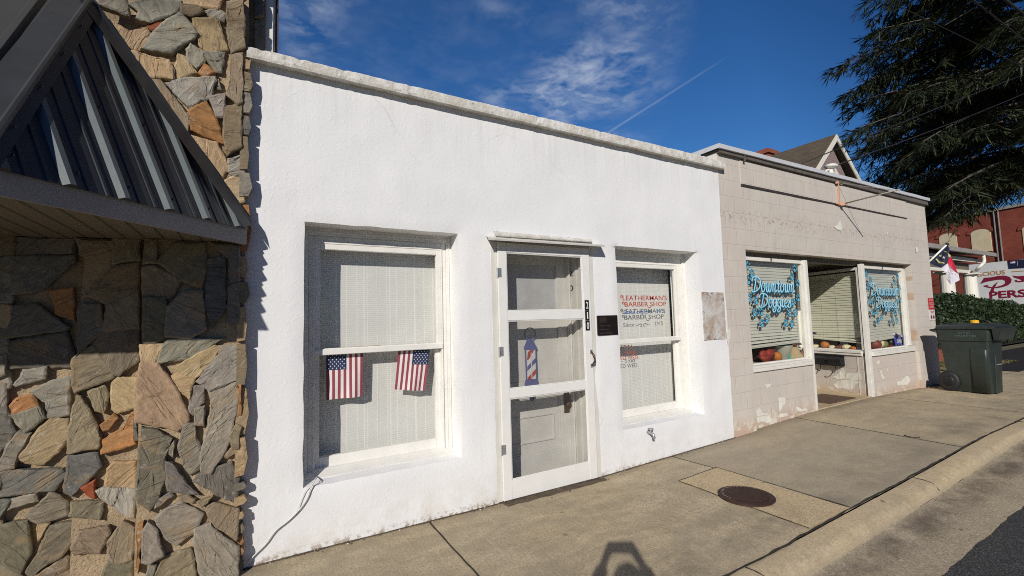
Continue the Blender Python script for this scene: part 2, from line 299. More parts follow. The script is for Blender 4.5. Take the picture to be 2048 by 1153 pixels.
MAT['signwhite'] = mk('sign_white', (0.82, 0.83, 0.82), 0.55, 0.08, 3)
MAT['signred'] = mk('sign_maroon', (0.26, 0.014, 0.045), 0.5, 0.08, 3)
MAT['signorange'] = mk('sign_orange', (0.52, 0.27, 0.07), 0.5, 0.08, 3)
MAT['signnavy'] = mk('sign_navy', (0.02, 0.022, 0.06), 0.5, 0.08, 3)
MAT['concreteedge'] = mk('parapet_stone', (0.36, 0.33, 0.28), 0.8, 0.2, 3)
m, nt, b = newmat('shingles'); v = nt.coord(); s = nt.sep(v)
pos = nt.add('ShaderNodeCombineXYZ', inp={0: s[1], 1: s[2], 2: 0.0}).outputs[0]
br = nt.add('ShaderNodeTexBrick', offset=0.5, inp={'Vector': pos, 'Color1': (0.085, 0.068, 0.05, 1), 'Color2': (0.12, 0.098, 0.07, 1), 'Mortar': (0.045, 0.036, 0.03, 1), 'Scale': 1.0,
            'Mortar Size': 0.012, 'Bias': 0.0, 'Brick Width': 0.32, 'Row Height': 0.12})
c = nt.mix(nt.math('MULTIPLY', nt.noise(v, 1.2, 5), 0.4), br.outputs['Color'], (0.16, 0.125, 0.085))
setb(nt, b, col=c, rough=0.95, spec=0.15, normal=nt.bump(nt.noise(v, 40, 3), 0.5, 0.02)); MAT['shingle'] = m
m, nt, b = newmat('mauve_siding'); v = nt.coord(); s = nt.sep(v)
saw = nt.math('FRACT', nt.math('MULTIPLY', s[2], 6.2))
c = nt.mix(nt.ramp(saw, [(0.0, 1.0), (0.16, 0.0)]), (0.27, 0.205, 0.21), (0.09, 0.068, 0.07))
setb(nt, b, col=c, rough=0.7, normal=nt.bump(saw, 0.4, 0.03)); MAT['siding'] = m
MAT['housetrim'] = mk('house_white_trim', (0.72, 0.70, 0.62), 0.5, 0.05, 4)
MAT['porchroof'] = mk('porch_roof_metal', (0.30, 0.29, 0.27), 0.5, 0.2, 4)
MAT['porchdark'] = mk('porch_ceiling', (0.14, 0.12, 0.10), 0.7, 0.2, 4)
MAT['bark'] = mk('cedar_bark', (0.15, 0.13, 0.105), 0.9, 0.4, 8, 25, 0.9, 0.03)
MAT['twig'] = mk('grey_twig', (0.085, 0.072, 0.058), 0.9, 0.3, 8)
def leafmat(name, a, bcol, rough, tr=0.12, sc=1.2, spec=0.4):
    m, nt, b = newmat(name); v = nt.coord()
    c = nt.mix(nt.ramp(nt.noise(v, sc, 4, 0.7), [(0.35, 0.0), (0.65, 1.0)]), a, bcol)
    setb(nt, b, col=c, rough=rough, spec=spec); return m
MAT['needle'] = leafmat('cedar_needles', (0.009, 0.014, 0.008), (0.034, 0.044, 0.017), 0.6, sc=0.9, spec=0.3)
MAT['needle2'] = leafmat('cedar_needles_light', (0.022, 0.032, 0.013), (0.060, 0.070, 0.026), 0.6, sc=1.5, spec=0.3)
MAT['leaf'] = leafmat('hedge_leaf', (0.010, 0.024, 0.008), (0.030, 0.052, 0.016), 0.5, sc=3.0, spec=0.35)
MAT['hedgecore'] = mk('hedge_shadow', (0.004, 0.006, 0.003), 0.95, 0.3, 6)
MAT['grass'] = leafmat('dry_grass', (0.10, 0.11, 0.03), (0.22, 0.18, 0.06), 0.7, sc=5)
MAT['dryleaf'] = mk('dry_leaf', (0.12, 0.07, 0.04), 0.8, 0.3, 10)
MAT['iron'] = mk('rust_iron', (0.060, 0.031, 0.024), 0.6, 0.3, 14, 60, 0.4, metal=0.4)
MAT['ironedge'] = mk('worn_iron_edge', (0.26, 0.20, 0.16), 0.5, 0.4, 40, metal=0.3)
MAT['wire'] = mk('black_wire', (0.02, 0.02, 0.022), 0.6, 0.2)
MAT['guy'] = mk('steel_guy_wire', (0.34, 0.34, 0.33), 0.5, 0.2, metal=0.5)
MAT['peel'] = mk('bare_white_block', (0.70, 0.68, 0.60), 0.85, 0.12, 12, 60, 0.5, 0.004)
m, nt, b = newmat('sign_scar'); v = nt.coord()
c = nt.mix(nt.ramp(nt.noise(v, 5, 5, 0.6), [(0.42, 0.0), (0.62, 1.0)]), (0.56, 0.55, 0.53), (0.40, 0.32, 0.25))
s = nt.sep(v)
edge = nt.math('MULTIPLY', nt.ramp(nt.math('ABSOLUTE', s[2]), [(0.12, 0.15), (0.27, 1.0)]), 1.0)
c = nt.mix(nt.math('MULTIPLY', nt.ramp(nt.noise(v, 14, 6, 0.75), [(0.50, 0.0), (0.60, 0.9)]), edge), c, (0.19, 0.125, 0.095))
c = nt.mix(nt.ramp(nt.noise(v, 30, 4, 0.6), [(0.66, 0.0), (0.70, 0.9)]), c, (0.07, 0.05, 0.04))
setb(nt, b, col=c, rough=0.85, normal=nt.bump(nt.noise(v, 40, 5), 0.5, 0.006)); MAT['scar'] = m
MAT['warnred'] = mk('warning_red', (0.46, 0.018, 0.03), 0.5, 0.1, 20)
MAT['warnwhite'] = mk('warning_white', (0.66, 0.60, 0.58), 0.5, 0.1, 20)
MAT['warntext'] = mk('warning_pale_text', (0.74, 0.42, 0.40), 0.5, 0.1, 20)
MAT['mat_brown'] = mk('brown_coir_mat', (0.13, 0.075, 0.045), 0.95, 0.4, 30, 200, 0.8)
MAT['pk_orange'] = mk('pumpkin_orange', (0.46, 0.15, 0.03), 0.5, 0.2, 20)
MAT['pk_white'] = mk('pumpkin_cream', (0.72, 0.62, 0.40), 0.5, 0.15, 20)
MAT['pk_red'] = mk('pumpkin_maroon', (0.20, 0.045, 0.03), 0.5, 0.2, 20)
MAT['pk_green'] = mk('gourd_green', (0.20, 0.22, 0.07), 0.5, 0.3, 20)
MAT['heart_red'] = mk('red_felt', (0.26, 0.03, 0.02), 0.7, 0.15, 20)
MAT['burlap'] = mk('burlap', (0.42, 0.32, 0.18), 0.9, 0.25, 40)
MAT['hat'] = mk('brown_hat', (0.10, 0.045, 0.025), 0.8, 0.3, 20)
MAT['stem'] = mk('dark_stem', (0.05, 0.035, 0.02), 0.8, 0.3, 20)
MAT['bowl'] = mk('cream_bowl', (0.66, 0.66, 0.56), 0.4, 0.08, 20)
MAT['signblue'] = mk('card_blue', (0.09, 0.10, 0.46), 0.5, 0.15, 20)
MAT['plush_white'] = mk('white_plush', (0.72, 0.70, 0.66), 0.9, 0.1, 40)
MAT['skin'] = mk('skin', (0.48, 0.29, 0.21), 0.55, 0.1, 20)
MAT['shirt'] = mk('navy_jacket', (0.03, 0.035, 0.06), 0.85, 0.2, 20)
MAT['jeans'] = mk('denim', (0.05, 0.07, 0.13), 0.85, 0.2, 20)
MAT['shoe'] = mk('dark_shoe', (0.03, 0.025, 0.02), 0.6, 0.2, 20)
MAT['hair'] = mk('brown_hair', (0.05, 0.03, 0.02), 0.7, 0.3, 30)

def glassmat(name, tint, refl):
    m = bpy.data.materials.new(name); m.use_nodes = True; nt = NT(m.node_tree); nt.n.clear()
    out = nt.add('ShaderNodeOutputMaterial')
    tr = nt.add('ShaderNodeBsdfTransparent', inp={'Color': (*tint, 1)})
    gl = nt.add('ShaderNodeBsdfGlossy', inp={'Color': (1, 1, 1, 1), 'Roughness': 0.015})
    fc = nt.add('ShaderNodeLayerWeight', inp={'Blend': 0.5}).outputs['Facing']
    fr = nt.math('MULTIPLY_ADD', nt.math('POWER', fc, 5.0), 0.9, 0.05)
    mx = nt.add('ShaderNodeMixShader', inp={0: nt.math('MULTIPLY', fr, refl), 1: tr.outputs[0], 2: gl.outputs[0]})
    nt.l.new(mx.outputs[0], out.inputs[0]); return m
MAT['glass'] = glassmat('window_glass', (0.95, 0.955, 0.945), 1.0)
MAT['glass2'] = glassmat('shop_glass', (0.94, 0.955, 0.935), 1.1)
# screen: a fine dark mesh seen as partial cover
m = bpy.data.materials.new('insect_screen'); m.use_nodes = True; nt = NT(m.node_tree); nt.n.clear()
out = nt.add('ShaderNodeOutputMaterial'); tr = nt.add('ShaderNodeBsdfTransparent'); df = nt.add('ShaderNodeBsdfDiffuse', inp={'Color': (0.10, 0.10, 0.10, 1)})
v = nt.coord(); fac = nt.math('ADD', nt.math('MULTIPLY', nt.noise(v, 3, 4), 0.10), 0.17)
mx = nt.add('ShaderNodeMixShader', inp={0: fac, 1: tr.outputs[0], 2: df.outputs[0]}); nt.l.new(mx.outputs[0], out.inputs[0]); MAT['screen'] = m

# ------------------------------------------------------------------ mesh builder
class MB:
    def __init__(s): s.v = []; s.f = []; s.mi = []; s.cur = 0
    def m(s, i): s.cur = i; return s
    def quad(s, *p):
        k = len(s.v); s.v += [tuple(map(float, q)) for q in p]; s.f.append(tuple(range(k, k+len(p)))); s.mi.append(s.cur); return s
    def box(s, x0, x1, y0, y1, z0, z1, T=None):
        c = [(x0,y0,z0),(x1,y0,z0),(x1,y1,z0),(x0,y1,z0),(x0,y0,z1),(x1,y0,z1),(x1,y1,z1),(x0,y1,z1)]
        if T: c = [tuple(T(p)) for p in c]
        k = len(s.v); s.v += c
        for q in ((0,3,2,1),(4,5,6,7),(0,1,5,4),(1,2,6,5),(2,3,7,6),(3,0,4,7)): s.f.append(tuple(k+i for i in q)); s.mi.append(s.cur)
        return s
    def prism(s, pts, d):                       # closed polygon extruded by vector d
        n = len(pts); k = len(s.v); d = np.array(d, float)
        s.v += [tuple(map(float, p)) for p in pts] + [tuple(np.array(p, float)+d) for p in pts]
        s.f.append(tuple(range(k+n-1, k-1, -1))); s.mi.append(s.cur)
        s.f.append(tuple(range(k+n, k+2*n))); s.mi.append(s.cur)
        for i in range(n):
            j = (i+1) % n; s.f.append((k+i, k+j, k+n+j, k+n+i)); s.mi.append(s.cur)
        return s
    def tube(s, path, r, n=8, cap=True):
        P = [Vector(p) for p in path]; rs = r if isinstance(r, (list, tuple)) else [r]*len(P); k0 = len(s.v)
        prev = None
        for i, p in enumerate(P):
            t = (P[min(i+1, len(P)-1)]-P[max(i-1, 0)]).normalized()
            u = t.cross(Vector((0, 0, 1)))
            if u.length < 1e-3: u = t.cross(Vector((1, 0, 0)))
            u.normalize()
            if prev is not None and u.dot(prev) < 0: u = -u
            prev = u; w = t.cross(u)
            for a in range(n):
                an = 2*PI*a/n; q = p+(u*math.cos(an)+w*math.sin(an))*rs[i]; s.v.append(tuple(q))
        for i in range(len(P)-1):
            for a in range(n):
                b2 = (a+1) % n; s.f.append((k0+i*n+a, k0+i*n+b2, k0+(i+1)*n+b2, k0+(i+1)*n+a)); s.mi.append(s.cur)
        if cap:
            s.f.append(tuple(k0+a for a in range(n-1, -1, -1))); s.mi.append(s.cur)
            e = k0+(len(P)-1)*n; s.f.append(tuple(e+a for a in range(n))); s.mi.append(s.cur)
        return s
    def lathe(s, prof, o=(0,0,0), n=24, lobes=0, amp=0.0, sx=1, sy=1, axis='z'):
        k0 = len(s.v)
        for (r, z) in prof:
            for a in range(n):
                an = 2*PI*a/n; rr = r*(1-amp*(0.5+0.5*math.cos(lobes*an))) if lobes else r
                p = (rr*math.cos(an)*sx, rr*math.sin(an)*sy, z)
                if axis == 'y': p = (p[0], p[2], p[1])
                if axis == 'x': p = (p[2], p[0], p[1])
                s.v.append((o[0]+p[0], o[1]+p[1], o[2]+p[2]))
        for i in range(len(prof)-1):
            for a in range(n):
                b2 = (a+1) % n; s.f.append((k0+i*n+a, k0+i*n+b2, k0+(i+1)*n+b2, k0+(i+1)*n+a)); s.mi.append(s.cur)
        s.f.append(tuple(k0+a for a in range(n-1, -1, -1))); s.mi.append(s.cur)
        e = k0+(len(prof)-1)*n; s.f.append(tuple(e+a for a in range(n))); s.mi.append(s.cur)
        return s
    def ell(s, o, rx, ry, rz, n=14, k=8):
        prof = [(max(0.001, math.sin(PI*i/k)), -math.cos(PI*i/k)) for i in range(k+1)]
        k0 = len(s.v); s.lathe(prof, (0, 0, 0), n)
        for i in range(k0, len(s.v)):
            p = s.v[i]; s.v[i] = (o[0]+p[0]*rx, o[1]+p[1]*ry, o[2]+p[2]*rz)
        return s
    def build(s, name, mats, parent=None, smooth=False, bevel=0.0, merge=False):
        me = bpy.data.meshes.new(name); me.from_pydata(s.v, [], s.f)
        for mm in (mats if isinstance(mats, (list, tuple)) else [mats]): me.materials.append(MAT[mm] if isinstance(mm, str) else mm)
        me.polygons.foreach_set('material_index', s.mi)
        bm = bmesh.new(); bm.from_mesh(me)
        if merge: bmesh.ops.remove_doubles(bm, verts=bm.verts, dist=1e-5)
        if bevel: bmesh.ops.bevel(bm, geom=[e for e in bm.edges if len(e.link_faces) == 2 and e.calc_face_angle(0) > 0.6], offset=bevel, segments=2, affect='EDGES', clamp_overlap=True)
        bmesh.ops.recalc_face_normals(bm, faces=bm.faces)
        bm.to_mesh(me); bm.free()
        if smooth: me.polygons.foreach_set('use_smooth', [True]*len(me.polygons))
        me.update()
        return link(name, me, parent)

def link(name, me, parent=None):
    o = bpy.data.objects.new(name, me); COL.objects.link(o)
    if parent is not None:
        o.parent = parent
        w = wloc(parent); o.matrix_parent_inverse = Matrix.Translation(-w)
    return o
def wloc(o):
    w = Vector((0, 0, 0))
    while o is not None:
        w += o.location + (o.matrix_parent_inverse.to_translation() if o.parent else Vector((0, 0, 0))); o = o.parent
    return w
def tag(o, label=None, cat=None, group=None, kind=None):
    if label: o['label'] = label
    if cat: o['category'] = cat
    if group: o['group'] = group
    if kind: o['kind'] = kind
    return o
def thing(name, loc, label, cat, group=None):
    o = bpy.data.objects.new(name, None); o.location = loc; o.empty_display_size = 0.1; COL.objects.link(o)
    return tag(o, label, cat, group)
def recentre(o, c):
    """move a mesh object's origin to c so that its texture space is local"""
    c = Vector(c); o.data.transform(Matrix.Translation(-c)); o.location = o.location + c; return o

def text_mesh(body, size, bold=0.0, shear=0.0, sx=1.0, align='LEFT', space=1.0, extrude=0.0):
    cu = bpy.data.curves.new('lettering', 'FONT'); cu.body = body; cu.size = size; cu.offset = bold; cu.shear = shear
    cu.align_x = align; cu.space_character = space; cu.extrude = extrude; cu.resolution_u = 4; cu.space_line = 0.9
    ob = bpy.data.objects.new('lettering', cu); COL.objects.link(ob)
    bpy.context.view_layer.update()
    me = bpy.data.meshes.new_from_object(ob.evaluated_get(bpy.context.evaluated_depsgraph_get()))
    bpy.data.objects.remove(ob); bpy.data.curves.remove(cu)
    me.transform(Matrix.Diagonal((sx, 1, 1, 1))); return me
def put_text(name, body, mat, p0, ux, uz, parent, width=None, height=None, **kw):
    """text whose left baseline is p0, running along ux, upright along uz; optionally fitted to a width and cap height"""
    me = text_mesh(body, 1.0, **kw)
    co = np.empty(len(me.vertices)*3); me.vertices.foreach_get('co', co); co = co.reshape(-1, 3)
    x0, x1 = co[:, 0].min(), co[:, 0].max(); y1 = 0.72
    sx = (width/(x1-x0)) if width else (height/y1); sz = height/y1 if height else sx
    p0 = np.array(p0, float); ux = np.array(ux, float); uz = np.array(uz, float)
    w = p0 + np.outer((co[:, 0]-x0)*sx, ux) + np.outer(co[:, 1]*sz, uz)
    me.vertices.foreach_set('co', w.ravel()); me.materials.clear(); me.materials.append(MAT[mat]); me.name = name; me.update()
    return link(name, me, parent)

def catmull(pts, n=6):
    P = [np.array(p, float) for p in pts]; P = [2*P[0]-P[1]] + P + [2*P[-1]-P[-2]]; out = []
    for i in range(1, len(P)-2):
        for k in range(n):
            t = k/n; a, b, c, d = P[i-1:i+3]
            out.append(0.5*((2*b)+(-a+c)*t+(2*a-5*b+4*c-d)*t*t+(-a+3*b-3*c+d)*t**3))
    out.append(P[-2]); return out

# ------------------------------------------------------------------ ground profile
GX = [-40, 2.9, 5.0, 6.9, 8.6, 10.4, 12.5, 20, 90]
GZ = [0, 0, 0.06, 0.135, 0.145, 0.115, 0.11, 0.10, 0.10]
def g(x): return float(np.interp(x, GX, GZ))
def xs_range(a, b, step=0.35):
    n = max(1, int(round((b-a)/step))); return [a+(b-a)*i/n for i in range(n+1)]

# sidewalk
def strip_mesh(xs, ys, zf, mb):
    for i in range(len(xs)-1):
        for j in range(len(ys)-1):
            mb.quad(*[(xs[i+a], ys[j+b2], zf(xs[i+a], ys[j+b2])) for a, b2 in ((0,0),(1,0),(1,1),(0,1))])
def walkz(x, y): return g(x) + 0.004*noise.noise(Vector((x*0.9, y*1.1, 0)))
mb = MB(); xs = sorted(set([round(q, 3) for q in xs_range(-9, 20, 0.25)] + [20, 30, 45, 80]))
ys = [-1.675 + 1.735*i/8 for i in range(9)]
strip_mesh(xs, ys, walkz, mb)
xs2 = [x for x in xs if x > 11.3]; strip_mesh(xs2, [0.06, 0.4, 0.8, 1.2, 1.42], walkz, mb)
walk = mb.build('sidewalk', 'walk', smooth=True, merge=True); tag(walk, kind='structure')
# joints and cracks (dark soil-filled lines, slightly wavy)
def wavy(path, w, z0, mb, jit=0.006, wj=0.5, step=0.04, seed=0):
    pts = []
    for a, b2 in zip(path[:-1], path[1:]):
        a = np.array(a); b2 = np.array(b2); n = max(1, int(np.linalg.norm(b2-a)/step))
        pts += [a+(b2-a)*i/n for i in range(n)]
    pts.append(np.array(path[-1])); L = []
    for i, p in enumerate(pts):
        t = pts[min(i+1, len(pts)-1)]-pts[max(i-1, 0)]; t = t/np.linalg.norm(t); nr = np.array([-t[1], t[0]])
        d = jit*noise.noise(Vector((p[0]*6, p[1]*6, seed))); ww = w*(1+wj*noise.noise(Vector((p[0]*11, p[1]*11, seed+5))))
        q = p+nr*d; L.append((q-nr*ww/2, q+nr*ww/2))
    for (a, b2), (c, d) in zip(L[:-1], L[1:]):
        mb.quad(*[(q[0], q[1], walkz(q[0], q[1])+z0) for q in (a, c, d, b2)])
mb = MB()
for jx in (-1.45, 1.2): wavy([(jx, 0.0), (jx+0.005, -1.68)], 0.011, 0.004, mb, seed=jx)
wavy([(3.93, -0.02), (3.96, -0.51), (4.0, -1.64)], 0.009, 0.004, mb, seed=2)
for jx in (6.42, 8.9, 11.5, 14.1, 16.7): wavy([(jx, 0.03), (jx-0.08, -1.66)], 0.010, 0.004, mb, seed=jx)
mb.build('joint', 'crack', walk)
mb = MB(); wavy([(-9, -1.683), (1.5, -1.68), (2.6, -1.69), (4, -1.67), (9, -1.685), (30, -1.685)], 0.017, 0.006, mb, 0.012, 0.8, seed=9)
mb.build('curb_crack', 'crack', walk)
# yellowish repair slab round the manhole
mb = MB(); strip_mesh(xs_range(3.42, 3.985, 0.14), [-1.655, -1.3, -0.9, -0.525], lambda x, y: walkz(x, y)+0.005, mb)
patch = mb.build('concrete_patch', 'patch', walk, smooth=True)
mb = MB()
for path in ([(3.42, -1.66), (3.42, -0.53)], [(3.42, -0.525), (3.985, -0.515)], [(3.985, -0.515), (4.0, -1.66)]): wavy(path, 0.008, 0.009, mb, 0.006, 0.5, seed=3)
mb.build('joint', 'crack', walk)
# soil and crumbs where wall meets walk
mb = MB(); n = 300
for i in range(n):
    x = -0.1 + i*(5.05+0.1)/n; x2 = x + 5.2/n
    w = lambda q: 0.016+0.014*noise.noise(Vector((q*9, 3, 1)))+(0.085 if 1.84 < q < 2.94 else 0.0)
    mb.quad((x, -w(x), walkz(x, 0)+0.005), (x2, -w(x2), walkz(x2, 0)+0.005), (x2, 0.05, walkz(x2, 0)+0.008), (x, 0.05, walkz(x, 0)+0.008))
mb.build('soil_strip', 'soil', walk)
mb = MB()
for i in range(90):
    x = random.uniform(-0.02, 5.0); y = -abs(random.gauss(0.02, 0.02)); s = random.uniform(0.002, 0.006)
    mb.m(0 if random.random() < 0.75 else 1).ell((x, y, walkz(x, y)+s*0.6), s*1.4, s, s*0.7, 6, 4)
for i in range(40):
    x = random.uniform(2.0, 2.98); y = -abs(random.gauss(0.05, 0.04)); s = random.uniform(0.003, 0.009)
    mb.m(0).ell((x, y, walkz(x, y)+s*0.6), s*1.4, s, s*0.6, 6, 4)
tag(mb.build('crumb_debris', ['soil', 'peel']), 'crumbs of soil and flaked white paint along the foot of the white wall', 'debris', kind='stuff')
# curb + gutter
prof = [(-1.687, 0.0), (-1.74, -0.001), (-1.79, -0.006), (-1.815, -0.015), (-1.832, -0.028), (-1.846, -0.05), (-1.858, -0.066), (-1.875, -0.074)]
gprof = [(-1.875, -0.074), (-1.91, -0.086), (-2.05, -0.084), (-2.2, -0.078), (-2.33, -0.072)]
def extr(prof, xs, jit):
    mb = MB()
    def P(x, k):
        y, z = prof[k]; d = jit*noise.noise(Vector((x*2.3, k*0.4, 0))) + jit*0.5*noise.noise(Vector((x*9, k*0.9, 4)))
        return (x, y+d*(0.6 if 0 < k else 0), g(x)+z+d*0.5)
    for i in range(len(xs)-1):
        for k in range(len(prof)-1): mb.quad(P(xs[i], k), P(xs[i+1], k), P(xs[i+1], k+1), P(xs[i], k+1))
    return mb
cx_ = xs_range(-9, 14, 0.06) + [20, 40, 80]
curb = extr(prof, cx_, 0.010).build('curb', 'curb', smooth=True, merge=True); tag(curb, kind='structure')
mb = MB()
for jx in (2.62, 5.05, 8.1): mb.tube([(jx, -1.69, g(jx)+0.002), (jx+0.01, -1.76, g(jx)+0.001), (jx+0.02, -1.815, g(jx)-0.014), (jx+0.02, -1.857, g(jx)-0.062)], 0.005, 5)
mb.build('joint', 'crack', curb)
gut = extr(gprof, cx_, 0.006).build('gutter', 'gutter', smooth=True, merge=True); tag(gut, kind='structure')
# dirt lying in the gutter line
m, nt, b = newmat('gutter_dirt'); v = nt.coord(); s = nt.sep(v)
a_ = nt.math('MULTIPLY', nt.ramp(nt.math('ABSOLUTE', nt.math('ADD', s[1], 2.0)), [(0.03, 1.0), (0.16, 0.0)]), nt.ramp(nt.noise(v, 2.6, 7, 0.72), [(0.38, 0.0), (0.66, 0.62)]))
setb(nt, b, col=(0.085, 0.06, 0.045), rough=0.95, alpha=a_); MAT['gdirt'] = m
mb = MB(); gx_ = xs_range(-5, 14, 0.3) + [30]
strip_mesh(gx_, [-2.17, -2.08, -2.0, -1.93, -1.885], lambda x, y: g(x)+float(np.interp(y, [-2.33, -2.2, -2.05, -1.91, -1.872], [-.072, -.078, -.084, -.086, -.074]))+0.009, mb)
mb.build('gutter_dirt', 'gdirt', gut)
# road
mb = MB()
for i in range(len(cx_)-1):
    e = lambda x: -2.315+0.025*noise.noise(Vector((x*3, 1, 0)))+0.012*noise.noise(Vector((x*14, 2, 0)))
    x, x2 = cx_[i], cx_[i+1]
    for ya, yb in ((None, -2.6), (-2.6, -4.5), (-4.5, -12)):
        A = [(q, (e(q) if ya is None else ya)) for q in (x, x2)]; B = [(q, yb) for q in (x2, x)]
        mb.quad(*[(q, y, g(q)-0.066+(0.0 if y > -3 else 0.02)) for q, y in A+B])
tag(mb.build('road', 'asphalt', smooth=True, merge=True), kind='structure')
mb = MB(); mb.quad((-600, -600, -0.22), (900, -600, -0.22), (900, 900, -0.22), (-600, 900, -0.22))
tag(mb.build('ground', 'ground'), kind='structure')
# driveway and lawn to the right of the block shop
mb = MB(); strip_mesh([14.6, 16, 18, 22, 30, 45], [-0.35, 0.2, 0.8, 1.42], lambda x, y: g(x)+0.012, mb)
tag(mb.build('driveway', 'shaded_asphalt'), kind='structure')
mb = MB(); strip_mesh([11.45, 12.5, 14, 16, 20, 30, 60], [1.42, 2.4, 3.4, 8, 40], lambda x, y: g(x)+0.015, mb)
lawn = mb.build('lawn', 'ground'); tag(lawn, kind='structure')
mb = MB()
for i in range(5000):
    x = random.uniform(12.4, 17.5); y = random.uniform(0.25, 1.45); h = random.uniform(0.02, 0.06); a = random.uniform(0, PI); w = 0.006
    dx, dy = math.cos(a)*w, math.sin(a)*w; z = g(x); lx, ly = random.uniform(-.02, .02), random.uniform(-.02, .02)
    mb.quad((x-dx, y-dy, z), (x+dx, y+dy, z), (x+lx, y+ly, z+h))
tag(mb.build('grass', 'grass'), 'dry yellow-green grass strip behind the green wheeled bin', 'grass', kind='stuff')
# manhole + small valve cap
mh = thing('manhole_cover', (3.59, -1.075, g(3.57)), 'round rusty iron manhole cover set in a yellowish concrete patch', 'manhole cover')
z0 = g(3.57)+0.010
mb = MB(); mb.lathe([(0.200, z0-0.01), (0.200, z0+0.004), (0.186, z0+0.007), (0.001, z0+0.007)], (3.59, -1.075, 0), 40); mb.build('cover_plate', 'iron', mh)
mb = MB()
for i in range(-10, 11):
    x = i*0.0165; h = math.sqrt(max(0.0, 0.170**2-x*x))
    if h > 0.02: mb.box(3.59+x-0.0045, 3.59+x+0.0045, -1.075-h, -1.075+h, z0+0.006, z0+0.0115)
mb.build('tread_ribs', 'iron', mh)
mb = MB(); mb.lathe([(0.217, z0-0.01), (0.217, z0+0.003), (0.204, z0+0.004), (0.204, z0-0.01)], (3.59, -1.075, 0), 40); mb.build('ring_frame', 'iron', mh)
mb = MB()
for a in range(10, 175, 9):
    an = math.radians(a)
    if random.random() < 0.7: mb.ell((3.59+0.179*math.cos(an), -1.075+0.179*math.sin(an), z0+0.0085), 0.013, 0.006, 0.003, 6, 4)
mb.build('worn_studs', 'ironedge', mh)
p = fz(1826, 873, g(6.1)+0.01)
mb = MB(); mb.lathe([(0.085, p[2]-0.01), (0.085, p[2]+0.004), (0.06, p[2]+0.006), (0.055, p[2]+0.002), (0.001, p[2]+0.002)], (p[0], p[1], 0), 20)
tag(mb.build('valve_cover', 'iron'), 'small round iron valve cap flush in the pavement beyond the manhole', 'valve cover')

# ------------------------------------------------------------------ walls with openings
def grid_wall(x0, x1, z0, z1, holes, step, y, depth, amp, edge_j=0.004, rnd=0.006, sill_rise=0.0):
    xs = set([x0, x1]); zs = set([z0, z1])
    for h in holes: xs |= {h[0], h[1]}; zs |= {max(z0, h[2]), h[3]}
    def fill(S):
        S = sorted(S); out = []
        for a, b2 in zip(S[:-1], S[1:]):
            n = max(1, int(round((b2-a)/step))); out += [a+(b2-a)*i/n for i in range(n)]
        return out+[S[-1]]
    xs = fill(xs); zs = fill(zs)
    inh = lambda cx, cz: any(h[0] < cx < h[1] and h[2] < cz < h[3] for h in holes)
    on = lambda cx, cz: any((h[0]-1e-6 <= cx <= h[1]+1e-6 and h[2]-1e-6 <= cz <= h[3]+1e-6) for h in holes)
    V = {}; mb = MB()
    def vid(i, j, back=False):
        k = (i, j, back)
        if k not in V:
            X, Z = xs[i], zs[j]; e = on(X, Z)
            nx = edge_j*noise.noise(Vector((X*7, Z*7, 2.0))) if e else 0; nz = edge_j*noise.noise(Vector((X*7, Z*7, 9.0))) if e else 0
            Y = y + amp*noise.noise(Vector((X*1.7, Z*1.7, 0)))*1.0 + amp*0.5*noise.noise(Vector((X*5.5, Z*5.5, 3))) + (rnd if e else 0)
            if back:
                Y = y+depth
                if sill_rise:
                    for h in holes:
                        if abs(Z-h[2]) < 1e-6: nz += sill_rise
            V[k] = len(mb.v); mb.v.append((X+nx, Y, Z+nz))
        return V[k]
    for i in range(len(xs)-1):
        for j in range(len(zs)-1):
            c = ((xs[i]+xs[i+1])/2, (zs[j]+zs[j+1])/2)
            if inh(*c): continue
            mb.f.append((vid(i, j), vid(i+1, j), vid(i+1, j+1), vid(i, j+1))); mb.mi.append(0)
            for (a, b2, dx, dz) in (((i, j), (i+1, j), 0, -1), ((i+1, j), (i+1, j+1), 1, 0), ((i+1, j+1), (i, j+1), 0, 1), ((i, j+1), (i, j), -1, 0)):
                ii, jj = i+dx, j+dz
                if 0 <= ii < len(xs)-1 and 0 <= jj < len(zs)-1 and inh((xs[ii]+xs[ii+1])/2, (zs[jj]+zs[jj+1])/2):
                    mb.f.append((vid(*b2), vid(*a), vid(*a, True), vid(*b2, True))); mb.mi.append(0)
    return mb

# ================================================================== WHITE BARBER SHOP
W1 = (0.31, 1.50, 0.43, 2.288); W2 = (3.268, 4.53, 0.40, 2.283); DR = (1.852, 2.902, -0.3, 2.255)
shop = thing('barber_shop', (2.5, 2, 0), 'single-storey white stucco barber shop with two recessed sash windows and a screen door', 'building')
wall = grid_wall(-0.06, 5.035, -0.3, 3.44, [W1, W2, DR], 0.05, 0.0, 0.30, 0.007, 0.007, 0.007, 0.055).build('wall', 'stucco', shop, smooth=False)
for p_ in wall.data.polygons: p_.use_smooth = True
try: wall.data.set_sharp_from_angle(angle=math.radians(40))
except Exception: pass
mb = MB(); mb.box(-0.05, 5.03, 0.45, 7.5, 3.0, 3.06); mb.box(-0.05, 0.12, 0.31, 7.5, -0.2, 3.40); mb.box(4.9, 5.03, 0.31, 7.5, -0.2, 3.40); mb.box(0.12, 4.9, 7.3, 7.5, -0.2, 3.40)
mb.build('roof', 'stucco', shop)
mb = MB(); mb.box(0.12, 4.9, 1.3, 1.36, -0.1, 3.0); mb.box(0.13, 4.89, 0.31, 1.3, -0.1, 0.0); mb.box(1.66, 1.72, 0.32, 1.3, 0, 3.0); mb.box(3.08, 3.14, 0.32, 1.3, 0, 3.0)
mb.build('interior_wall', 'dark', shop)
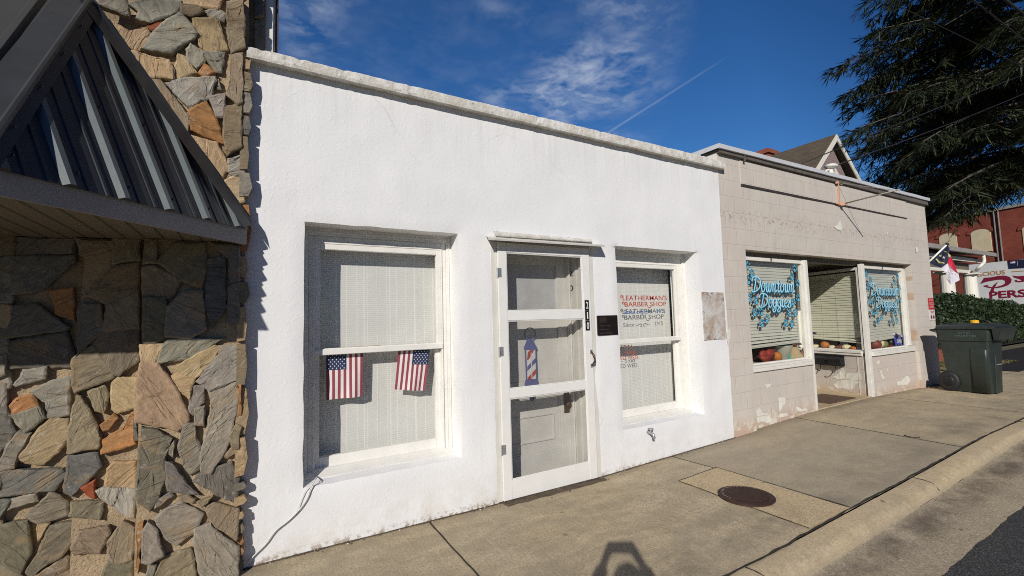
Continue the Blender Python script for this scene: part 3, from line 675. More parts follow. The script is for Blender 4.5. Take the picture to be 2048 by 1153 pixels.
# coping: rough cast, chipped
mb = MB(); xs = xs_range(-0.06, 5.10, 0.03); prev = None
for x in xs:
    n1 = noise.noise(Vector((x*3, 0, 0))); n2 = noise.noise(Vector((x*17, 5, 0))); n3 = noise.noise(Vector((x*40, 9, 1)))
    dz = -0.014*x/5.0*0; chip = -0.012*max(0, n2)-0.006*max(0, n3)
    top = 3.462+0.004*n1; bot = 3.378-0.024*x/5.1+0.004*n2
    sec = [(-0.045, bot+0.004), (-0.066+0.004*n2, bot+0.004*n3), (-0.070+0.003*n3, bot+0.02), (-0.066+0.005*n2, top-0.016+chip), (-0.050-chip, top+chip*0.6), (0.0, top+0.012+0.004*n2), (0.36, top+0.012), (0.36, bot)]
    cur = [(x, a, b2) for a, b2 in sec]
    if prev:
        for k in range(len(sec)-1): mb.quad(prev[k], cur[k], cur[k+1], prev[k+1])
        mb.quad(prev[-1], cur[-1], (x, 0.01, bot+0.004), (prev[0][0], 0.01, prev[0][2])); mb.quad((prev[0][0], 0.01, prev[0][2]), (x, 0.01, bot+0.004), cur[0], prev[0])
    else: mb.quad(*cur)
    prev = cur
mb.quad(*prev); mb.build('coping', 'coping', shop, merge=True)

def ring(mb, X0, X1, Z0, Z1, w, y0, y1, wt=None, wb=None):
    wt = w if wt is None else wt; wb = w if wb is None else wb
    mb.box(X0, X0+w, y0, y1, Z0, Z1); mb.box(X1-w, X1, y0, y1, Z0, Z1)
    if wt: mb.box(X0+w, X1-w, y0, y1, Z1-wt, Z1)
    if wb: mb.box(X0+w, X1-w, y0, y1, Z0, Z0+wb)
def barber_window(op, sx0, sx1, sz0, zm, sz1):
    X0, X1, Z0, Z1 = op
    mb = MB()
    ring(mb, X0-0.01, X1+0.01, Z0+0.02, Z1+0.005, 0.055, 0.178, 0.31, 0.065, 0.0)
    ring(mb, X0+0.045, X1-0.045, Z0+0.02, Z1-0.06, sx0-X0-0.045, 0.190, 0.31, max(0.02, Z1-0.06-sz1-0.005), 0.0)
    ring(mb, sx0-0.012, sx1+0.012, sz0, sz1+0.014, 0.014, 0.178, 0.24, 0.016, 0.0)
    mb.box(X0+0.02, X0+0.034, 0.170, 0.18, Z0+0.03, Z1-0.02); mb.box(X1-0.034, X1-0.02, 0.170, 0.18, Z0+0.03, Z1-0.02); mb.box(X0+0.03, X1-0.03, 0.170, 0.18, Z1-0.045, Z1-0.03)
    fr = mb.build('window', 'trim', shop, bevel=0.003)
    mb = MB(); mb.prism([(X0-0.005, 0.10, Z0+0.02), (X0-0.005, 0.20, Z0+0.055), (X0-0.005, 0.32, Z0+0.06), (X0-0.005, 0.32, Z0-0.02), (X0-0.005, 0.10, Z0-0.02)], (X1-X0+0.01, 0, 0)); mb.build('sill', 'trim', fr, bevel=0.003)
    for nm, a, b2, y0, t, bt in (('upper_sash', zm-0.048, sz1, 0.182, 0.045, 0.048), ('lower_sash', sz0, zm-0.002, 0.232, 0.036, 0.085)):
        mb = MB(); ring(mb, sx0, sx1, a, b2, 0.040, y0, y0+0.040, t, bt)
        if nm == 'upper_sash': mb.box(sx0-0.006, sx1+0.006, 0.170, 0.182, a, b2 if False else a+0.044)
        mb.build(nm, 'trim', fr, bevel=0.003)
        mb = MB(); mb.quad((sx0+0.035, y0+0.02, a+0.03), (sx1-0.035, y0+0.02, a+0.03), (sx1-0.035, y0+0.02, b2-0.03), (sx0+0.035, y0+0.02, b2-0.03)); mb.build('glass', 'glass', fr)
    return fr
win1 = barber_window(W1, 0.400, 1.405, 0.475, 1.368, 2.168)
win2 = barber_window(W2, 3.372, 4.400, 0.455, 1.302, 2.140)

def blind(name, X0, X1, Z0, Z1, y, pitch, width, tilt, mat, label, n_tape, group=None, T=None, droop=None, gaps=None, sag=0.0, tapemat='cordw'):
    """horizontal slat blind; T maps (along, into-room, up) to world; droop(k,n)-> (extra tilt, end drop)"""
    T = T or (lambda p: p); root = thing(name, T(((X0+X1)/2, y, Z1)), label, 'window blind', group)
    mb = MB(); n = int((Z1-Z0-0.03)/pitch); rnd = random.Random(int(X0*100)); th = math.radians(tilt)
    for k in range(n):
        zc = Z1-0.035-pitch*(k+0.5); t = th; dl = dr = 0
        if droop:
            e, dl, dr = droop(k, n); t = th+e
        jt_ = 0.012 if pitch < 0.03 else 0.04; t += rnd.uniform(-jt_, jt_); jl, jr = rnd.uniform(-.0008, .0008)*pitch*25, rnd.uniform(-.0008, .0008)*pitch*25
        segs = 5; rows = []
        for q in range(segs+1):
            f = q/segs; X = X0+(X1-X0)*f; off = dl*(1-f)+dr*f+jl*(1-f)+jr*f - sag*math.sin(PI*f)
            c, s_ = math.cos(t)*width/2, math.sin(t)*width/2
            rows.append([T((X, y-c, zc+off-s_)), T((X, y-0.0025, zc+off+0.002)), T((X, y+c, zc+off+s_))])
        for a, b2 in zip(rows[:-1], rows[1:]):
            mb.quad(a[0], b2[0], b2[1], a[1]); mb.quad(a[1], b2[1], b2[2], a[2])
    mb.build('slats', mat, root)
    mb = MB(); mb.box(X0, X1, y-0.02, y+0.02, Z1-0.035, Z1, T); mb.build('head_rail', mat, root)
    br = droop(n, n) if droop else (0, 0, 0)
    mb = MB(); mb.prism([T((X0, y-0.014, Z0+br[1])), T((X1, y-0.014, Z0+br[2])), T((X1, y-0.014, Z0+0.022+br[2])), T((X0, y-0.014, Z0+0.022+br[1]))], np.array(T((0, y+0.014, 0)))-np.array(T((0, y-0.014, 0))))
    mb.build('bottom_rail', mat, root)
    mb = MB()
    for q in range(n_tape):
        X = X0+(X1-X0)*(q+0.5)/n_tape+rnd.uniform(-0.012, 0.012)
        cw_ = math.cos(th)*width/2; mb.box(X-0.0022, X+0.0022, y-cw_-0.0016, y-cw_-0.0010, Z0+0.03, Z1-0.03, T)
    mb.build('ladder_cord', tapemat, root); return root
blind('window_blind', 0.33, 1.49, 0.47, 2.24, 0.338, 0.0165, 0.0225, 83, 'slat', 'closed white mini blind behind the window with two small flags', 1)
blind('window_blind', 3.28, 4.52, 0.44, 2.24, 0.425, 0.0165, 0.0225, 83, 'slat', 'closed white mini blind behind the glass lettered with the barber shop name', 1)

# lettering on the second barber window
UX, UZ = (1, 0, 0), (0, 0, 1)
def lett(body, mat, a, b2, htop, Y, par, **kw):
    p0 = fy(*a, Y); p1 = fy(*b2, Y); pt = fy(a[0], htop, Y)
    return put_text('lettering', body, mat, (p0[0], Y, p0[2]), ((1, 0, (p1[2]-p0[2])/(p1[0]-p0[0]))), UZ, par, width=p1[0]-p0[0], height=pt[2]-p0[2], **kw)
zz = lambda x, y: (1200+x/5.767, 560+y/5.767)
YU, YL = 0.196, 0.246
for off, mt in ((0.0, 'red'),):
    lett("LEATHERMAN'S", mt, zz(262, 238), zz(772, 236), zz(262, 180)[1], YU, win2, bold=0.012)
    lett("BARBER SHOP", mt, zz(285, 310), zz(765, 304), zz(285, 254)[1], YU, win2, bold=0.012)
lett("Since", 'blue', zz(272, 398), zz(405, 392), zz(272, 350)[1], YU, win2, bold=0.006)
lett("1915", 'blue', zz(662, 388), zz(752, 384), zz(662, 338)[1], YU, win2, bold=0.006)
mb = MB()
def ribbon(mb, pts, wfun, O, ux, uz, s):
    P = catmull(pts, 9); L = []
    for i, p in enumerate(P):
        t = P[min(i+1, len(P)-1)]-P[max(i-1, 0)]; t = t/(np.linalg.norm(t)+1e-9); w = wfun(t, i/(len(P)-1)); nr = np.array([-t[1], t[0]])
        a, b2 = p-nr*w/2, p+nr*w/2; L.append([np.array(O)+np.array(ux)*q[0]*s+np.array(uz)*q[1]*s for q in (a, b2)])
    for a, b2 in zip(L[:-1], L[1:]): mb.quad(a[0], b2[0], b2[1], a[1])
def zw(x, y, Y=YU): p = fy(*zz(x, y), Y); return (p[0], p[2])
W_ = lambda w: (lambda t, f: w*(0.5+0.8*math.sin(PI*f)))
for pts, mi in (([(268, 232), (262, 200), (250, 182), (238, 195), (248, 208), (258, 200)], 0), ([(288, 305), (280, 275), (268, 256), (257, 268), (266, 282), (276, 274)], 0),
                ([(545, 300), (560, 322), (585, 318), (582, 296), (568, 302)], 0), ([(415, 372), (440, 388), (470, 366), (495, 375), (490, 398), (470, 394)], 1), ([(600, 364), (575, 378), (545, 362), (520, 372), (525, 396), (545, 390)], 1)):
    q = [(zw(*p)[0], zw(*p)[1]) for p in pts]; ribbon(mb.m(mi), q, W_(0.008), (0, YU-0.0003, 0), UX, UZ, 1)
mb.build('flourish', ['red', 'blue'], win2)
for body, a, b2, top, mt in (("OPEN", (205, 792), (368, 788), 750, 'red'), ("CLOSED WED.", (95, 935), (450, 915), 884, 'red'), ("8:00 - 5:00", (95, 862), (412, 858), 822, 'red')):
    lett(body, mt, zz(*a), zz(*b2), zz(a[0], top)[1], YL, win2, bold=0.004)

# flags
def us_flag(name, tl, tr, br_, bl, Y, canton_left, label, seedv):
    P = [np.array(fy(*q, Y))[[0, 2]] for q in (tl, tr, br_, bl)]
    bil = lambda u, v: (P[0]*(1-u)+P[1]*u)*(1-v)+(P[3]*(1-u)+P[2]*u)*v
    root = thing(name, (P[0][0], Y, P[0][1]), label, 'flag', 'small flags in the barber window')
    def pt(u, v, d=0.0):
        q = bil(u, v); return (q[0], Y-d+0.008*math.sin(u*6+seedv)*v+0.005*math.sin(u*11+v*3+seedv)*v, q[1])
    mb = MB(); ns = 13
    for k in range(ns):
        mb.m(k % 2)
        for j in range(8):
            for h_ in range(2):
                u0, u1, v0, v1 = (k+h_/2)/ns, (k+(h_+1)/2)/ns, j/8, (j+1)/8; mb.quad(pt(u0, v0), pt(u1, v0), pt(u1, v1), pt(u0, v1))
    c0, c1 = (0, 7/13) if canton_left else (6/13, 1.0)
    mb.m(2)
    for k in range(7):
        for j in range(3):
            u0, u1 = c0+(c1-c0)*k/7, c0+(c1-c0)*(k+1)/7; v0, v1 = 0.36*j/3, 0.36*(j+1)/3
            mb.quad(pt(u0, v0, .0012), pt(u1, v0, .0012), pt(u1, v1, .0012), pt(u0, v1, .0012))
    mb.m(1)
    for r in range(7):
        for c in range(5 if r % 2 == 0 else 4):
            uc = c0+(c1-c0)*((c+0.6+(0 if r % 2 == 0 else 0.5))/5.2); vc = 0.025+0.335*(r+0.3)/7; ru, rv = 0.021, 0.0135
            if uc < 0.985: 
                pts = []
                for a in range(10):
                    rr = 1.0 if a % 2 == 0 else 0.5; an = PI/2+a*PI/5; pts.append(pt(uc+ru*rr*math.cos(an), vc-rv*rr*math.sin(an)*1.4, .0024))
                mb.quad(*pts)
    mb.build('flag_cloth', ['flagred', 'flagwhite', 'flagblue'], root)
    return root
YF = 0.226
f1 = us_flag('flag', (652.5, 708), (726, 706), (725.5, 793), (653, 800.5), YF, True, 'small stars and stripes flag hanging straight on the left of the window', 0.5)
f2 = us_flag('flag', (797, 701), (859.5, 700), (850.5, 782.5), (789.5, 779.5), YF, False, 'small stars and stripes flag hanging slightly tilted on the right of the window', 2.0)
mb = MB(); a = fy(662, 697.5, .236); b_ = fy(760, 691.5, .236); mb.tube([a, b_], 0.004, 6); mb.build('staff', 'wood', f1)
mb = MB(); a = fy(770, 692.5, .236); b_ = fy(868, 690, .236); mb.tube([a, b_], 0.004, 6); mb.build('staff', 'wood', f2)

# screen door
dY0, dY1 = -0.018, 0.016
sd_ = MB(); X0, X1 = 1.862, 2.892
zt = [0.012, 0.172, 0.862, 0.944, 1.540, 1.625, 2.148, 2.235]
sd_.box(X0, X0+0.086, dY0, dY1, zt[0], zt[7]); sd_.box(X1-0.092, X1, dY0, dY1, zt[0], zt[7])
for a, b2 in ((0, 1), (2, 3), (4, 5), (6, 7)): sd_.box(X0+0.086, X1-0.092, dY0+0.002, dY1-0.002, zt[a], zt[b2])
for a, b2 in ((1, 2), (3, 4), (5, 6)):
    ring(sd_, X0+0.086, X1-0.092, zt[a], zt[b2], 0.010, dY0+0.006, dY0+0.016)
sdoor = sd_.build('screen_door', 'doorwhite', shop, bevel=0.003)
mb = MB()
for a, b2 in ((1, 2), (3, 4), (5, 6)): mb.quad((X0+0.09, 0.0, zt[a]), (X1-0.095, 0.0, zt[a]), (X1-0.095, 0.0, zt[b2]), (X0+0.09, 0.0, zt[b2]))
mb.build('screen', 'screen', sdoor)
for zc in (1.965, 1.275, 0.44):
    mb = MB(); mb.box(X0-0.012, X0+0.030, dY0-0.004, dY0-0.0005, zc-0.040, zc+0.040); mb.tube([(X0-0.012, dY0-0.006, zc-0.042), (X0-0.012, dY0-0.006, zc+0.042)], 0.007, 8)
    mb.build('hinge', 'steel', sdoor)
mb = MB(); p1 = fy(1176, 713, -0.03); hx = 2.868; hz0, hz1 = 1.085, 1.215
mb.tube([(hx, dY0, hz0), (hx, dY0-0.012, hz0+0.005), (hx+.006, dY0-0.042, hz0+0.035), (hx+.008, dY0-0.046, (hz0+hz1)/2), (hx+.006, dY0-0.042, hz1-0.035), (hx, dY0-0.012, hz1-0.005), (hx, dY0, hz1)], 0.0085, 8)
mb.build('handle', 'bronze', sdoor, smooth=True)
mb = MB(); mb.box(hx-0.014, hx+0.014, dY0-0.006, dY0-0.0005, hz0-0.02, hz0+0.015); mb.box(hx-0.014, hx+0.014, dY0-0.006, dY0-0.0005, hz1-0.015, hz1+0.02); mb.build('handle_plate', 'steel', sdoor)
nm = None
for k, dgt in enumerate('210'):
    zc = 1.672-0.1*k; mb = MB(); mb.box(2.812, 2.864, dY0-0.0045, dY0-0.001, zc-0.0485, zc+0.0485); pl = mb.build('number_plate', 'black', sdoor, bevel=0.001)
    put_text('digit', dgt, 'num_white', (2.826 if dgt != '1' else 2.832, dY0-0.006, zc-0.034), UX, UZ, pl, height=0.068, width=0.026 if dgt != '1' else 0.014, bold=0.012)
# door frame and inner door
mb = MB(); mb.box(1.80, 1.861, 0.0, 0.29, -0.05, 2.245); mb.box(2.8935, 2.955, 0.0, 0.29, -0.05, 2.245); mb.box(1.861, 2.8935, 0.0, 0.29, 2.236, 2.28)
mb.box(2.868, 2.894, 0.07, 0.29, 0, 2.236); mb.box(2.845, 2.869, 0.15, 0.29, 0, 2.236); mb.box(1.86, 1.90, 0.10, 0.29, 0, 2.236); mb.build('door_frame', 'olddoor', shop, bevel=0.003)
mb = MB(); mb.box(1.82, 2.93, 0.0, 0.34, -0.12, 0.008); mb.build('threshold', 'soil', shop)
mb = MB(); ix0, ix1, iy = 1.895, 2.80, 0.262
ring(mb, ix0, ix1, 0.02, 2.21, 0.115, iy, iy+0.04, 0.12, 0.24)
mb.box(ix0+0.115, ix1-0.115, iy, iy+0.04, 0.80, 0.95)
ring(mb, ix0+0.115, ix1-0.115, 0.26, 0.80, 0.02, iy+0.008, iy+0.028)
mb.box(ix0+0.135, ix1-0.135, iy+0.018, iy+0.03, 0.28, 0.78); ring(mb, ix0+0.19, ix1-0.19, 0.36, 0.62, 0.018, iy+0.006, iy+0.02)
mb.box(ix0+0.115, ix1-0.115, iy+0.012, iy+0.03, 0.95, 1.60)
idoor = mb.build('inner_door', 'olddoor', shop, bevel=0.004)
mb = MB(); mb.box(ix0+0.115, ix1-0.115, iy+0.022, iy+0.03, 1.60, 2.09); mb.build('curtain', 'curtain', idoor)
mb = MB(); mb.box(2.80, 2.848, iy-0.03, iy+0.04, 0.0, 2.23); mb.tube([(2.815, iy-0.04, 0.02), (2.815, iy-0.04, 2.2)], 0.012, 6); mb.build('door_stop', 'olddoor', idoor)
mb = MB(); mb.box(2.725, 2.785, iy-0.012, iy-0.0005, 0.60, 0.80); mb.ell((2.755, iy-0.04, 0.69), 0.03, 0.028, 0.03); mb.build('door_lock', 'bronze', idoor)
mb = MB(); mb.box(2.02, 2.28, iy-0.006, iy-0.001, 1.545, 1.585); mb.build('door_label', 'wood', idoor)
for k, dgt in enumerate('210'):
    put_text('digit', dgt, 'black', (2.8415, 0.265, 1.98-0.075*k), (0, -1, 0), UZ, idoor, height=0.058, width=0.075 if dgt != '1' else 0.02, bold=0.006)
# barber pole cut-out
bp = thing('barber_pole_sign', (2.12, 0.235, 0.9), 'flat red white and blue barber pole cut-out behind the door screen', 'sign')
def bpm(x, y): p = fy(1000+x/5.765, 640+y/5.765, 0.235); return (p[0], 0.235, p[2])
mb = MB()
ringp = [bpm(345+68*math.cos(a), 160+72*math.sin(a)) for a in np.linspace(0, 2*PI, 25)]; ringi = [bpm(345+56*math.cos(a), 160+60*math.sin(a)) for a in np.linspace(0, 2*PI, 25)]
for i in range(24): mb.quad(ringp[i], ringp[i+1], ringi[i+1], ringi[i])
mb.build('top_ring', 'poleblue', bp)
mb = MB(); mb.prism([bpm(*q) for q in ((275, 325), (290, 290), (305, 255), (310, 230), (385, 230), (390, 255), (410, 290), (428, 320), (420, 345), (282, 348))], (0, 0.004, 0))
mb.prism([bpm(*q) for q in ((290, 715), (300, 690), (432, 680), (442, 715), (435, 745), (420, 790), (415, 830), (305, 830), (298, 790), (285, 745))], (0, 0.004, 0))
mb.prism([bpm(*q) for q in ((335, 850), (405, 845), (400, 915), (375, 945), (345, 920))], (0, 0.004, 0)); mb.build('cap', 'poleblue', bp)
mb = MB(); mb.prism([bpm(*q) for q in ((286, 348), (418, 345), (430, 682), (302, 692))], (0, 0.003, 0)); mb.build('cylinder_panel', 'poleblue', bp)
mb = MB()
def shift(p, d): return (p[0], p[1]+d, p[2])
mb.m(2).prism([shift(bpm(*q), -0.003) for q in ((302, 352), (404, 348), (414, 680), (316, 690))], (0, 0.002, 0))
for mi, q in ((0, ((306, 470), (318, 375), (345, 350), (388, 350))), (0, ((306, 470), (388, 350), (330, 455), (312, 462))), (1, ((310, 590), (312, 540), (404, 440), (408, 490))), (0, ((316, 690), (318, 665), (410, 565), (412, 618), (350, 688)))):
    mb.m(mi).quad(*[shift(bpm(*k), -0.006) for k in q])
mb.build('stripe_panel', ['polered', 'poleblue', 'polewhite'], bp)
mb = MB(); mb.m(0).prism([shift(bpm(*q), -0.008) for q in ((350, 380), (358, 378), (368, 670), (360, 672))], (0, 0.001, 0)); mb.build('glint_strip', 'polewhite', bp)
# cap over door, plaster lip
mb = MB(); z_ = lambda x: 2.262+0.012*(x-1.77)/1.3
mb.prism([(1.715, -0.13, 2.236), (1.80, 0.0, 2.250), (3.02, 0.0, 2.262), (2.985, -0.13, 2.252), (2.985, -0.13, 2.262), (3.03, 0.01, 2.305), (1.80, 0.01, 2.300), (1.715, -0.13, 2.248)][0:4], (0, 0, 0.004))
mb.quad((1.715, -0.13, 2.240), (3.005, -0.13, 2.256), (3.06, 0.01, 2.296), (1.76, 0.01, 2.288)); mb.quad((1.715, -0.13, 2.240), (3.005, -0.13, 2.256), (3.005, -0.127, 2.242), (1.715, -0.127, 2.226))
mb.build('door_cap', 'capmetal', shop)
mb = MB(); prev = None
for x in xs_range(1.83, 2.93, 0.04):
    n2 = noise.noise(Vector((x*9, 0, 2)))*0.008; cur = [(x, -0.02+n2, 2.285+0.01*(x-1.83)), (x, -0.035+n2, 2.298), (x, -0.022+n2, 2.325+n2), (x, 0.005, 2.338+n2)]
    if prev:
        for k in range(3): mb.quad(prev[k], cur[k], cur[k+1], prev[k+1])
    prev = cur
mb.build('plaster_lip', 'coping', shop, smooth=True, merge=True)
# spigot
mb = MB(); sx_, sz_ = 3.60, 0.335
mb.tube([(sx_, 0.01, sz_), (sx_, -0.05, sz_), (sx_+.005, -0.075, sz_-0.012), (sx_+.005, -0.085, sz_-0.05)], [0.014, 0.014, 0.015, 0.013], 8); mb.tube([(sx_, -0.045, sz_), (sx_, -0.045, sz_+0.04)], 0.007, 6)
mb.lathe([(0.001, sz_+0.038), (0.030, sz_+0.038), (0.030, sz_+0.046), (0.001, sz_+0.046)], (sx_, -0.045, 0), 12); mb.build('spigot', 'steel', shop, smooth=True)
# plaque and scar
pq = thing('wall_plaque', (3.105, -0.012, 1.468), 'dark brown rectangular plaque on the white wall beside the door', 'plaque')
mb = MB(); mb.box(2.973, 3.238, -0.016, 0.004, 1.368, 1.566); mb.build('plate', 'plaque', pq, bevel=0.003)
mb = MB(); mb.box(2.995, 3.085, -0.0175, -0.0165, 1.495, 1.548); mb.build('picture_panel', 'plaque_dark', pq)
mb = MB()
for k, (a, b2) in enumerate(((3.0, 3.13), (2.99, 3.11), (2.99, 3.14))):
    x = a; rr = random.Random(k)
    while x < b2: w = rr.uniform(0.006, 0.02); mb.box(x, x+w, -0.0175, -0.0163, 1.458-0.036*k, 1.466-0.036*k); x += w+0.004
mb.build('lettering', 'plaque_txt', pq)
mb = MB()
sc = []
for a in np.linspace(0, 2*PI, 60, endpoint=False):
    c, s_ = math.cos(a), math.sin(a); k = 1/max(abs(c)/0.205, abs(s_)/0.283); k2 = k*(1+0.02*noise.noise(Vector((c*3, s_*3, 1)))); sc.append((4.785+c*k2*(0.985 if abs(c*k) > .19 and abs(s_*k) > .26 else 1), -0.0095, 1.531+s_*k2))
mb.prism(sc, (0, 0.012, 0)); o = mb.build('bare_sign_patch', 'scar', shop); recentre(o, (4.785, 0, 1.531))
o.matrix_parent_inverse = Matrix.Translation(-wloc(shop)); 
# cord
mb = MB(); cz = lambda x, y: (480+x/3.657, 880+y/3.657)
pts = [fy(*cz(*q), Y) for q, Y in (((568, 262), 0.17), ((560, 280), 0.06), ((548, 296), -0.012), ((520, 345), -0.013), ((490, 430), -0.012), ((430, 515), -0.014), ((350, 595), -0.012), ((255, 670), -0.014), ((190, 760), -0.012), ((110, 840), -0.012), ((60, 895), -0.013))]
mb.tube(catmull(pts, 5), 0.0042, 6)
pts = [fy(*cz(*q), Y) for q, Y in (((560, 280), 0.055), ((530, 312), -0.010), ((490, 352), -0.012), ((455, 425), -0.010), ((410, 530), -0.012), ((355, 585), -0.010))]
mb.tube(catmull(pts, 5), 0.0026, 5)
tag(mb.build('cable', 'cord', smooth=True), 'white cable running from the window sill down the white wall to the pavement', 'cable')

# ================================================================== STONE BUILDING
stone = thing('stone_building', (-1.5, 2, 0), 'building faced with brown, grey and orange rough stone under a dark metal awning', 'building')
SY = {3: -0.08, 2: 0.015, 1: 0.09}
mb = MB()
def mortar(x0, x1, z0, z1, y):
    nx, nz = max(2, int((x1-x0)/0.05)), int((z1-z0)/0.05)
    P = lambda i, j: (x0+(x1-x0)*i/nx, y+0.010*noise.noise(Vector(((x0+(x1-x0)*i/nx)*9, (z0+(z1-z0)*j/nz)*9, y*9)))+0.004*noise.noise(Vector((i*0.7, j*0.7, 2))), z0+(z1-z0)*j/nz)
    for i in range(nx):
        for j in range(nz): mb.quad(P(i, j), P(i+1, j), P(i+1, j+1), P(i, j+1))
MO = 0.036
mortar(-0.577, -0.052, -0.2, 6.0, SY[3]+MO); mortar(-0.875, -0.577, -0.2, 6.0, SY[2]+MO); mortar(-4.5, -0.875, -0.2, 6.0, SY[1]+MO)
mb.quad((-0.052, SY[3]+MO, -0.2), (-0.052, 0.30, -0.2), (-0.052, 0.30, 6), (-0.052, SY[3]+MO, 6))
mb.quad((-0.577, SY[3]+MO, -0.2), (-0.577, 0.30, -0.2), (-0.577, 0.30, 6), (-0.577, SY[3]+MO, 6)); mb.quad((-0.875, SY[2]+MO, -0.2), (-0.875, 0.30, -0.2), (-0.875, 0.30, 6), (-0.875, SY[2]+MO, 6))
mb.quad((-0.052, 0.075, 3.42), (0.052, 0.075, 3.42), (0.052, 0.075, 6), (-0.052, 0.075, 6))
mb.build('mortar_wall', 'mortar', stone, smooth=False, merge=True)
mb = MB(); mb.box(-4.5, -0.06, 0.28, 7.5, -0.2, 6.0); mb.box(-0.06, 0.05, 0.14, 7.5, 3.46, 6.0); mb.build('wall', 'mortar', stone)
mb = MB(); mb.box(0.052, 0.101, 0.10, 0.16, 3.47, 6.0); mb.build('corner_board', 'postwhite', stone)
mb = MB(); mb.box(0.1015, 0.116, 0.12, 0.2, 3.47, 6.0); mb.m(1).box(0.116, 0.138, 0.13, 0.25, 3.47, 6.0); mb.build('downspout', ['capmetal', 'capdark'], stone)

